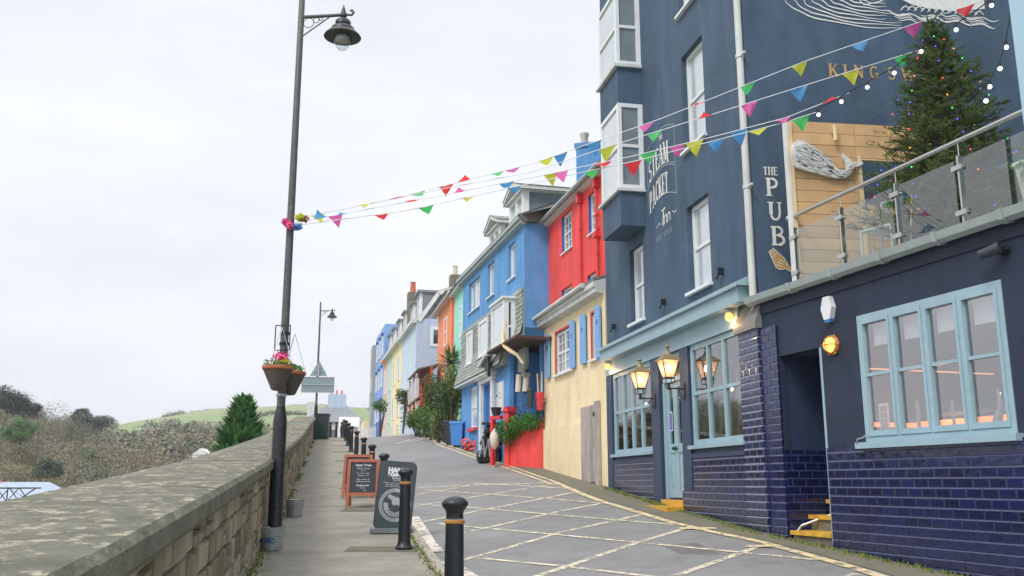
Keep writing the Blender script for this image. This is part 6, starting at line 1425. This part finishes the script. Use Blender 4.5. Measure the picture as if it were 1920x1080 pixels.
lo_.xf(SW).build('logo', 'sign_grey', t)
wv = MB(); 
for k in range(4): stroke(wv, [(-.12 + .03 * k + .26 * i / 12, .335 - .028 * k + .035 * math.cos(i / 12 * PI * 1.2 + 2.3)) for i in range(13)], [.002 + .009 * math.sin(PI * (i + .5) / 13) for i in range(13)], -.0195)
wv.xf(SW).build('logo_waves', 'sign_dark', t)
# lettering round the ring of the logo
rl = MB()
for k in range(26):
    a = R(100 + k * 7); r_ = .21; x = .01 + r_ * math.cos(a); z = .385 + r_ * math.sin(a); ux, uz = math.cos(a), math.sin(a)
    stroke(rl, [(x - ux * .014, z - uz * .014), (x + ux * .014, z + uz * .014)], .008, -.0195)
rl.xf(SW).build('logo_lettering', 'sign_dark', t)

# ================================================================== BUNTING
def interp3(P, x):
    for a, b in zip(P, P[1:]):
        if a[0] <= x <= b[0]: f = (x - a[0]) / (b[0] - a[0]); return Vector(a).lerp(Vector(b), f), (Vector(b) - Vector(a)).normalized()
    return Vector(P[-1]), (Vector(P[-1]) - Vector(P[-2])).normalized()
CC = {'y': 'bunt_yellow', 'p': 'pink', 'g': 'bunt_green', 'r': 'bunt_red', 'b': 'bunt_blue'}
rbn = random.Random(21)
def bunting(label, P, flags):
    t = thing('bunting', label, 'bunting', P[0], 0, 'bunting strings across the street'); O_ = Vector(P[0])
    MB().tube([Vector(p) - O_ for p in P], .0055, 5).build('cord', 'cord_white', t)
    for fl in flags.split():
        c, x = fl[0], float(fl[1:]); q, d = interp3(P, x); q = q - O_; w = (.108 if x > .9 else .095) + .015 * rbn.random(); h = rbn.uniform(.165, .22)
        sway = rbn.uniform(-.9, .9); lift = rbn.choice((0, .2, .5, .9, 1.25)) if x > .4 else rbn.uniform(.9, 1.4)
        sgn = 1 if rbn.random() < .5 else -1; side = Vector((-d.y, d.x, 0)); n_ = side * sgn
        ph = rbn.uniform(0, 6); amp = rbn.uniform(.008, .03); curl = rbn.uniform(-.6, .9); vs = []; fs = []; NR = 5
        p = q.copy(); rows = []
        for r_ in range(NR + 1):
            f = r_ / NR; ang = lift + curl * f; 
            if r_: p = p + (Vector((0, 0, -1)) * math.cos(ang) + n_ * math.sin(ang) + d * .22 * sway).normalized() * (h / NR)
            ww = w * (1 - f) + .004; row = []
            for c_ in range(4):
                s_ = -1 + 2 * c_ / 3; row.append(len(vs)); vs.append(p + d * ww * s_ + side * amp * math.sin(ph + s_ * 2.4 + f * 2) * (0 if r_ == 0 else 1) + Vector((0, 0, -.01 * (1 - s_ * s_) * (1 if r_ == 0 else 0))))
            rows.append(row)
        for r_ in range(NR):
            for c_ in range(3): fs.append((rows[r_][c_], rows[r_][c_ + 1], rows[r_ + 1][c_ + 1], rows[r_ + 1][c_]))
        MB().add(vs, fs).build('flag', CC[c], t, True)
S0 = (-2.95, 12.02, 5.07)
bunting('uppermost string of coloured bunting, rising to the top right across the painted mural', [S0, (-1.46, 12, 5.39), (.29, 12, 5.85), (2.04, 11.79, 6.42), (3.93, 11.38, 7.07), (6.4, 10.8, 7.75)], 'y-2.65 y-1.96 p-1.58 g-1.29 r-0.90 r-0.66 g-0.21 p0.00 y0.47 b0.67 b1.12 p1.85 r2.52 g3.19 y3.85 b4.61 p5.27 r5.90')
bunting('second bunting string from the top, ending at the tip of the christmas tree', [(-2.95, 12.0, 5.05), (-1.02, 12, 5.47), (.29, 12, 5.73), (1.32, 11.94, 6.07), (2.63, 11.66, 6.4), (3.84, 11.4, 6.71), (5.39, 11.05, 7.09)], 'y1.32 g1.95 r2.61 p3.19 b3.82 y4.47 g5.12')
bunting('third bunting string from the top, ending just above the timber screen', [(-2.95, 11.98, 5.0), (-1.46, 12, 5.29), (.29, 12, 5.65), (1.65, 11.87, 5.91), (2.76, 11.63, 6.11), (3.64, 11.44, 6.29), (4.43, 11.26, 6.56)], 'b-2.60 p-2.40 b-2.28 r-1.36 p-0.71 b-0.07 y0.53 p0.67 r1.24 g1.85 p2.23 y2.46 b3.03 p3.59 r4.18')
bunting('lowest string of coloured bunting, ending by the post of the timber screen', [(-2.95, 11.96, 4.95), (-1.45, 12, 5.17), (.29, 12, 5.57), (1.65, 11.87, 5.83), (2.76, 11.63, 6.05), (3.64, 11.44, 6.23), (4.01, 11.36, 6.33)], 'r-1.78 g-1.17 y-0.58 b0.03 g1.09 r1.65 b2.74 y3.28 g3.82')
def festoon(label, P, grp='festoon lights over the terrace'):
    t = thing('festoon_lights', label, 'string lights', P[0], 0, grp); O_ = Vector(P[0]); MB().tube([Vector(p) - O_ for p in P], .007, 6).build('cord', 'cord_dark', t)
    for p in P[1:]:
        q = Vector(p) - O_; MB().cyl(q, q - Vector((0, 0, .05)), .016, n=8).build('socket', 'cord_dark', t); MB().ball(q - Vector((0, 0, .075)), .026).build('bulb', 'bulb_white', t, True)
festoon('string of white globe bulbs rising from the timber screen past the christmas tree top', [(3.74, 11.7, 6.36), (3.87, 11.49, 6.30), (4.05, 11.38, 6.38), (4.3, 11.21, 6.49), (4.58, 11.03, 6.61), (4.86, 10.84, 6.72), (5.14, 10.65, 6.92), (5.48, 10.41, 7.09), (5.81, 10.16, 7.28), (6.1, 9.9, 7.5)])
festoon('string of white globe bulbs hanging beside the pale blue wall at the right', [(5.75, 9.6, 7.0), (5.60, 9.6, 6.45), (5.50, 9.6, 6.19), (5.36, 9.6, 5.97), (5.30, 9.6, 5.80)])
P_ = [(4.97, 12.0, 6.49), (6.09, 11.11, 7.2), (6.75, 10.6, 7.62)]
o = MB().tube([Vector(p) - Vector(P_[0]) for p in P_], .006, 5).build('guy_line', 'cord_teal'); o.location = P_[0]; tag(o, 'thin teal line slanting behind the christmas tree up to the right', 'line')

# ================================================================== BEYOND THE WALL: HILLS, WOODS, RIVERSIDE
def K(u): return (u - 960) / 1759.
def zv(v, Y): return 1.55 + (905 - v) / 1759. * Y
def hill(name, m, us, ys, vf, far=None):
    mb = MB(); n = len(ys)
    for u in us:
        for y in ys: mb.v.append((K(u) * y, y, vf(u, y)))
    for i in range(len(us) - 1):
        for k in range(n - 1): mb.f.append((i * n + k, i * n + k + 1, (i + 1) * n + k + 1, (i + 1) * n + k))
    return tag(mb.build(name, m, smooth=True), kind='structure')
sil2 = lerp_tab([(-1500, 700), (-400, 760), (0, 810), (205, 806), (215, 796), (250, 788), (320, 777), (420, 767), (470, 762), (540, 760), (620, 762), (700, 765), (900, 772), (1300, 760), (2600, 700), (4000, 700)])
foot2 = lerp_tab([(-400, 915), (420, 910), (500, 850), (620, 830), (720, 826), (2600, 840)])
def h2(u, y):
    zt = zv(sil2(u), 450); zf = zv(foot2(u), 170); t = min(max((y - 170) / 280., 0), 1)
    z = zf + (zt - zf) * (t ** .9) + .6 * math.sin(u * .03 + y * .02)
    return z if y <= 450 else zt - (y - 450) * .05
def field_mat():
    m = mat('hill_fields', (126, 152, 92), .95, .08, .02); tt = m.node_tree; b = tt.nodes['Principled BSDF']; src = b.inputs['Base Color'].links[0].from_socket
    tcn = N(tt, 'ShaderNodeTexCoord'); v = N(tt, 'ShaderNodeTexVoronoi'); v.inputs['Scale'].default_value = .012; tt.links.new(tcn.outputs['Object'], v.inputs[0])
    cr_ = N(tt, 'ShaderNodeValToRGB'); cr_.color_ramp.interpolation = 'CONSTANT'; e = cr_.color_ramp.elements; e[0].color = (*lin((128, 142, 98)), 1); e[1].position = .35; e[1].color = (*lin((142, 144, 106)), 1); e2 = e.new(.6); e2.color = (*lin((112, 138, 88)), 1); e3 = e.new(.8); e3.color = (*lin((150, 150, 116)), 1)
    sp = N(tt, 'ShaderNodeSeparateColor'); tt.links.new(v.outputs['Color'], sp.inputs[0]); tt.links.new(sp.outputs[0], cr_.inputs[0])
    mc = N(tt, 'ShaderNodeMix', data_type='RGBA'); mc.inputs[0].default_value = .8; tt.links.new(src, mc.inputs[6]); tt.links.new(cr_.outputs[0], mc.inputs[7]); tt.links.new(mc.outputs[2], b.inputs['Base Color']); return m
M_['hill_fields'] = field_mat()
hill('far_hill', 'hill_fields', list(range(-1500, 3600, 60)), [60, 100, 140, 170, 190, 210, 235, 260, 290, 320, 350, 380, 410, 430, 450, 470, 520, 600, 800], lambda u, y: h2(u, y) if y >= 170 else zv(foot2(u), 170) - (170 - y) * .09)
sil1 = lerp_tab([(-1500, 700), (-300, 705), (-60, 722), (20, 736), (60, 750), (110, 768), (160, 792), (215, 822), (300, 852), (360, 885), (430, 915), (600, 940)])
def h1(u, y):
    zt = zv(sil1(u), 200) - 5; t = min(max((y - 110) / 90., 0), 1); zf = -3.0
    return zf + (max(zt, -4) - zf) * (t ** .85) if y <= 200 else max(zt, -4) - (y - 200) * .3
setm('brown_hill', (108, 98, 80), .95, .2, .1, stain=(112, 118, 78), stain_amt=.7, stain_scale=.06)
hill('near_hill', 'brown_hill', list(range(-1500, 560, 40)), [85, 100, 110, 120, 130, 140, 150, 160, 170, 180, 190, 200, 215, 240], h1)
# woodland: far too many bare winter trees to count
setm('bare_wood', (150, 134, 120), .95, .18, .08, island=.2, stain=(122, 122, 92), stain_amt=.85, stain_scale=.035)
setm('bare_wood_far', (146, 136, 132), .95, .12, .05, island=.14, stain=(120, 122, 104), stain_amt=.6, stain_scale=.02)
setm('evergreen_far', (78, 98, 74), .95, .15, .1, island=.25)
wr = random.Random(31)
def puff(mb, c, r, n, sz):
    for _ in range(n):
        a = wr.uniform(0, 2 * PI); el = math.asin(wr.uniform(-.35, 1)); q = wr.uniform(.55, 1.08)
        d = Vector((math.cos(a) * math.cos(el), math.sin(a) * math.cos(el), math.sin(el))); p = Vector(c) + Vector((d.x * r, d.y * r, d.z * r * 1.05)) * q
        b = Vector((wr.gauss(0, 1), wr.gauss(0, 1), wr.gauss(0, .6))).normalized(); e = (d + Vector((wr.gauss(0, .5), wr.gauss(0, .5), wr.gauss(0, .5)))).normalized(); b = b.cross(e).normalized(); s = sz * wr.uniform(.5, 1.3)
        if wr.random() < .6: n2 = (d + Vector((wr.gauss(0, .35), wr.gauss(0, .35), wr.gauss(0, .35)))).normalized(); e = n2.orthogonal().normalized(); b = n2.cross(e); s *= .75; mb.add([p - e * s, p + b * s * .7, p + e * s, p - b * s * .7], [(0, 1, 2, 3)]); continue
        mb.add([p - e * s, p + b * s * .24, p + e * s, p - b * s * .24], [(0, 1, 2, 3)])
NW = {k: MB() for k in ('wood_brown', 'wood_olive', 'wood_grey', 'wood_rust', 'wood_pale')}; FW = {k: MB() for k in ('fwood_brown', 'fwood_olive', 'fwood_grey', 'fwood_rust')}; evg = MB()
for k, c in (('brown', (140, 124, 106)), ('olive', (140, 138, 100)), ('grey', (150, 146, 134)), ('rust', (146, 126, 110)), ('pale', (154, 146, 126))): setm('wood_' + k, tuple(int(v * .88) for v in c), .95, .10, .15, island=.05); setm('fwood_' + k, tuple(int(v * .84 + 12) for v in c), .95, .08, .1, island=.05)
def pick(D, x, y):
    k = sorted(D); q = (math.sin(x * .09 + 1) + math.sin(y * .11 + x * .03) + 2) / 4; return D[k[int(min(.999, max(0, q * .6 + wr.random() * .4)) * len(k))]]
for _ in range(430):
    u = wr.uniform(-500, 420); y = 112 + 92 * wr.random() ** .9
    z = h1(u, y); 
    if z < -3.2 and y > 130: continue
    r = wr.uniform(1.6, 3.8); puff(pick(NW, K(u) * y, y) if wr.random() > .09 else evg, (K(u) * y, y, z + r * .75), r, 620, .19)
for _ in range(1500):
    u = wr.uniform(-300, 500); y = 175 + 255 * wr.random() ** .8; 
    vlim = 785 if u > 330 else 740
    r_ = wr.uniform(2.2, 3.8); z = h2(u, y); v = 905 - (z - 1.55) * 1759 / y
    vs_ = v - (2 * r_ * 1759 / y)
    if u > 200 and vs_ < sil2(u) + (0 if u < 340 else 9) + wr.random() * 5: continue
    if u > 430 and v < 835: continue
    r = r_; puff(pick(FW, K(u) * y, y) if wr.random() > .08 else evg, (K(u) * y, y, z + r * .7), r, 150, .55)
for u in range(-200, 200, 9):   # hedges and trees along the skyline
    y = 440; 
    if 215 < u < 300 and wr.random() < .7: continue
    puff(FW['fwood_grey'], (K(u) * y, y, h2(u, y) + 1.2), wr.uniform(1.6, 2.6), 110, .5)
for u in (300, 306, 312, 318, 325, 331): puff(FW['fwood_grey'], (K(u) * 445, 445, h2(u, 445) - .6), wr.uniform(1.8, 2.8), 160, .5)
for u in range(350, 900, 7): puff(evg if wr.random() < .4 else FW['fwood_grey'], (K(u) * 452, 452, h2(u, 450) - .3), wr.uniform(.5, .9), 24, .5)
for u in list(range(440, 600, 5)): y = 300; puff(FW['fwood_grey'], (K(u) * y, y, h2(u, y) + .4), wr.uniform(.8, 1.3), 40, .5)
for u in list(range(660, 720, 5)): y = 200; puff(evg, (K(u) * y, y, h2(u, y) + .2), wr.uniform(.7, 1.1), 40, .5)
tag(build_multi('bare_woodland', list(NW.items())), 'mass of bare brown and olive winter trees on the nearer hillside across the valley', 'woodland', kind='stuff')
tag(build_multi('distant_woodland', list(FW.items())), 'hazy brown wood covering the farther hillside below the green fields', 'woodland', kind='stuff')
tag(evg.build('evergreen_thicket', 'evergreen_far'), 'dark evergreen patches scattered through the winter woods', 'woodland', kind='stuff')
# single trees one can tell apart
def tree(label, x, y, z0, h, rad, m_, n, sz, cone=False, lobes=9):
    t = thing('conifer' if cone else 'tree', label, 'tree', (x, y, z0)); st0 = random.getstate(); random.seed(int(abs(x * 13 + y * 7)))
    MB().tube([(0, 0, 0), (.03 * h, 0, h * .5), (0, 0, h * .92)], [h * .022, h * .014, h * .004], 7).build('trunk', 'bark', t)
    c = MB()
    if cone:
        for k in range(n):
            f = random.random() ** .75; z = h * (.05 + .95 * f); R_ = rad * (1 - f) ** .8 * (random.uniform(.45, 1.0) + .22 * math.sin(z * 9 + 2.2 * math.sin(3 * z)) * random.random()); a = random.uniform(0, 2 * PI)
            p = Vector((math.cos(a) * R_, math.sin(a) * R_, z)); d = Vector((math.cos(a), math.sin(a), .9)).normalized(); b = Vector((-math.sin(a), math.cos(a), random.uniform(-.5, .5))).normalized(); s = sz * random.uniform(.6, 1.5)
            c.add([p - d * s * .3, p + b * s * .28, p + d * s, p - b * s * .28], [(0, 1, 2, 3)])
    else:
        for k in range(lobes):
            a = random.uniform(0, 2 * PI); q = random.uniform(.1, .7); zz = h * random.uniform(.45, .9); rr2 = rad * random.uniform(.35, .6)
            c.leaves((math.cos(a) * rad * q, math.sin(a) * rad * q, zz), (rr2, rr2, rr2 * .7), n // lobes, sz)
    c.build('crown', m_, t); random.setstate(st0); return t
setm('pine_dark', (60, 76, 62), .8, .2, .5, island=.3)
setm('tree_green', (92, 122, 72), .8, .2, .5, island=.3); setm('tree_dark', (78, 92, 78), .8, .2, .5, island=.3)
tree('bright green conifer rising behind the stone wall, left of the near lamp', -10.5, 36, -1.6, 6.25, 2.2, 'conifer', 4200, .38, True)
for lab, u, y, vt, vb, r, m_ in (('tall dark pine at the left edge of the picture on the near hill', 8, 150, 722, 800, 3.6, 'pine_dark'), ('dark pine next to the picture edge on the hill top, smaller than its neighbour', 38, 165, 752, 800, 2.4, 'pine_dark'), ('green broad tree on the hillside below the dark pines', 28, 130, 780, 860, 2.5, 'tree_green'), ('dark rounded evergreen low on the hillside above the white boathouse roof', 86, 108, 862, 912, 1.7, 'tree_dark'), ('green dome-shaped tree on the ridge of the nearer hill', 165, 185, 782, 815, 3.6, 'tree_dark'), ('small dark tree on the skyline beside the dome-shaped one', 130, 190, 770, 800, 2.5, 'pine_dark'), ('small green shrub-like tree in the middle of the hillside', 160, 140, 840, 872, 1.6, 'tree_green'), ('bluish dark tree group far below the green field', 358, 260, 822, 848, 4.2, 'tree_dark')):
    z0 = zv(vb, y); tree(lab, K(u) * y, y, z0, zv(vt, y) - z0, r, m_, 3000 if 'pine' in lab else 1800, .34 * y / 120, False, 8)
# riverside: boathouse, lattice footbridge, small white house, mud bank
t = thing('boathouse', 'long boathouse with a pale blue-white curved roof beside the river', 'building', (-39, 66, -5), R(4))
MB().box(-8, 4.8, 0, 9, 0, 5.2).build('wall', 'off_white', t)
MB().add([(-8.5, -.4, 5.1), (5.4, -.4, 5.1), (4.4, -.1, 5.75), (2.6, .6, 6.6), (-8.5, .6, 6.62), (-8.5, 9, 6.62), (2.6, 9, 6.6), (5.4, 9.4, 5.1), (-8.5, 9.4, 5.1)], [(0, 1, 2, 3, 4), (4, 3, 6, 5), (1, 7, 6, 3, 2), (5, 6, 7, 8)]).build('roof', 'gable_blue', t)
MB().box(-8.4, 2.7, .55, .7, 6.6, 6.72).build('ridge', 'terracotta', t)
t = thing('lattice_footbridge', 'dark iron lattice footbridge in front of the boathouse', 'footbridge', (-34, 54, 0), R(3)); m = MB(); ztop, zbot = 1.25, .45
for yy in (0, 1.2): 
    m.box(-10, 6.2, yy, yy + .06, ztop - .05, ztop + .03); m.box(-10, 4.0, yy, yy + .06, zbot - .06, zbot + .02)
    for k in range(12): x = -10 + 1.3 * k; m.box(x - .03, x + .03, yy, yy + .05, zbot, ztop + (.35 if k % 4 == 1 else 0)); m.cyl((x, yy + .03, zbot), (x + .65, yy + .03, ztop), .03, n=5); m.cyl((x + .65, yy + .03, ztop), (x + 1.3, yy + .03, zbot), .03, n=5)
m.cyl((4.4, .6, -.1), (6.2, .6, ztop), .04, n=6)
m.build('lattice', 'rust_iron', t); MB().box(-10, 4.2, 0, 1.26, zbot - .1, zbot - .062).build('deck', 'rust_iron', t); m = MB()
for x in (-8, -4, 0, 3.6): m.box(x - .1, x + .1, .1, .3, -6, zbot - .1); m.box(x - .1, x + .1, 1, 1.2, -6, zbot - .1)
m.build('leg', 'rust_iron', t)
t = thing('white_cottage', 'tiny white house among the trees across the valley, above the wall coping', 'building', (K(372) * 120, 120, 3.2), R(5)); MB().box(-1, 1, 0, 3, 0, 1.9).build('wall', 'white_paint', t); MB().prism([(-1.1, 1.9), (0, 2.7), (1.1, 1.9)], -.1, 3.1).build('roof', 'white_paint', t); MB().box(.2, .6, -.03, -.003, .7, 1.2).build('window', 'dark_glass', t)
wm_ = MB().quad((-140, 40, -6.2), (-14, 40, -6.2), (-14, 108, -6.2), (-140, 108, -6.2)); setm('river_water', (176, 186, 190), .12, .1, .3, .02, 3); tag(wm_.build('river', 'river_water'), kind='structure')
# the damp air of the valley
hz = MB().box(-1600, 1600, -120, 1100, -30, 75); setm('haze_air', (200, 204, 210)); hm_ = M_['haze_air']; ht_ = hm_.node_tree; ht_.nodes.clear()
pv = N(ht_, 'ShaderNodeVolumePrincipled'); pv.inputs['Color'].default_value = (.86, .89, .93, 1); pv.inputs['Density'].default_value = .0005; pv.inputs['Anisotropy'].default_value = 0.2
ho_ = N(ht_, 'ShaderNodeOutputMaterial'); ht_.links.new(pv.outputs[0], ho_.inputs['Volume'])
tag(hz.build('haze', 'haze_air'), 'thin pale haze filling the valley', 'haze', kind='stuff')
print('objects', len(bpy.data.objects), 'faces', sum(len(m.polygons) for m in bpy.data.meshes))
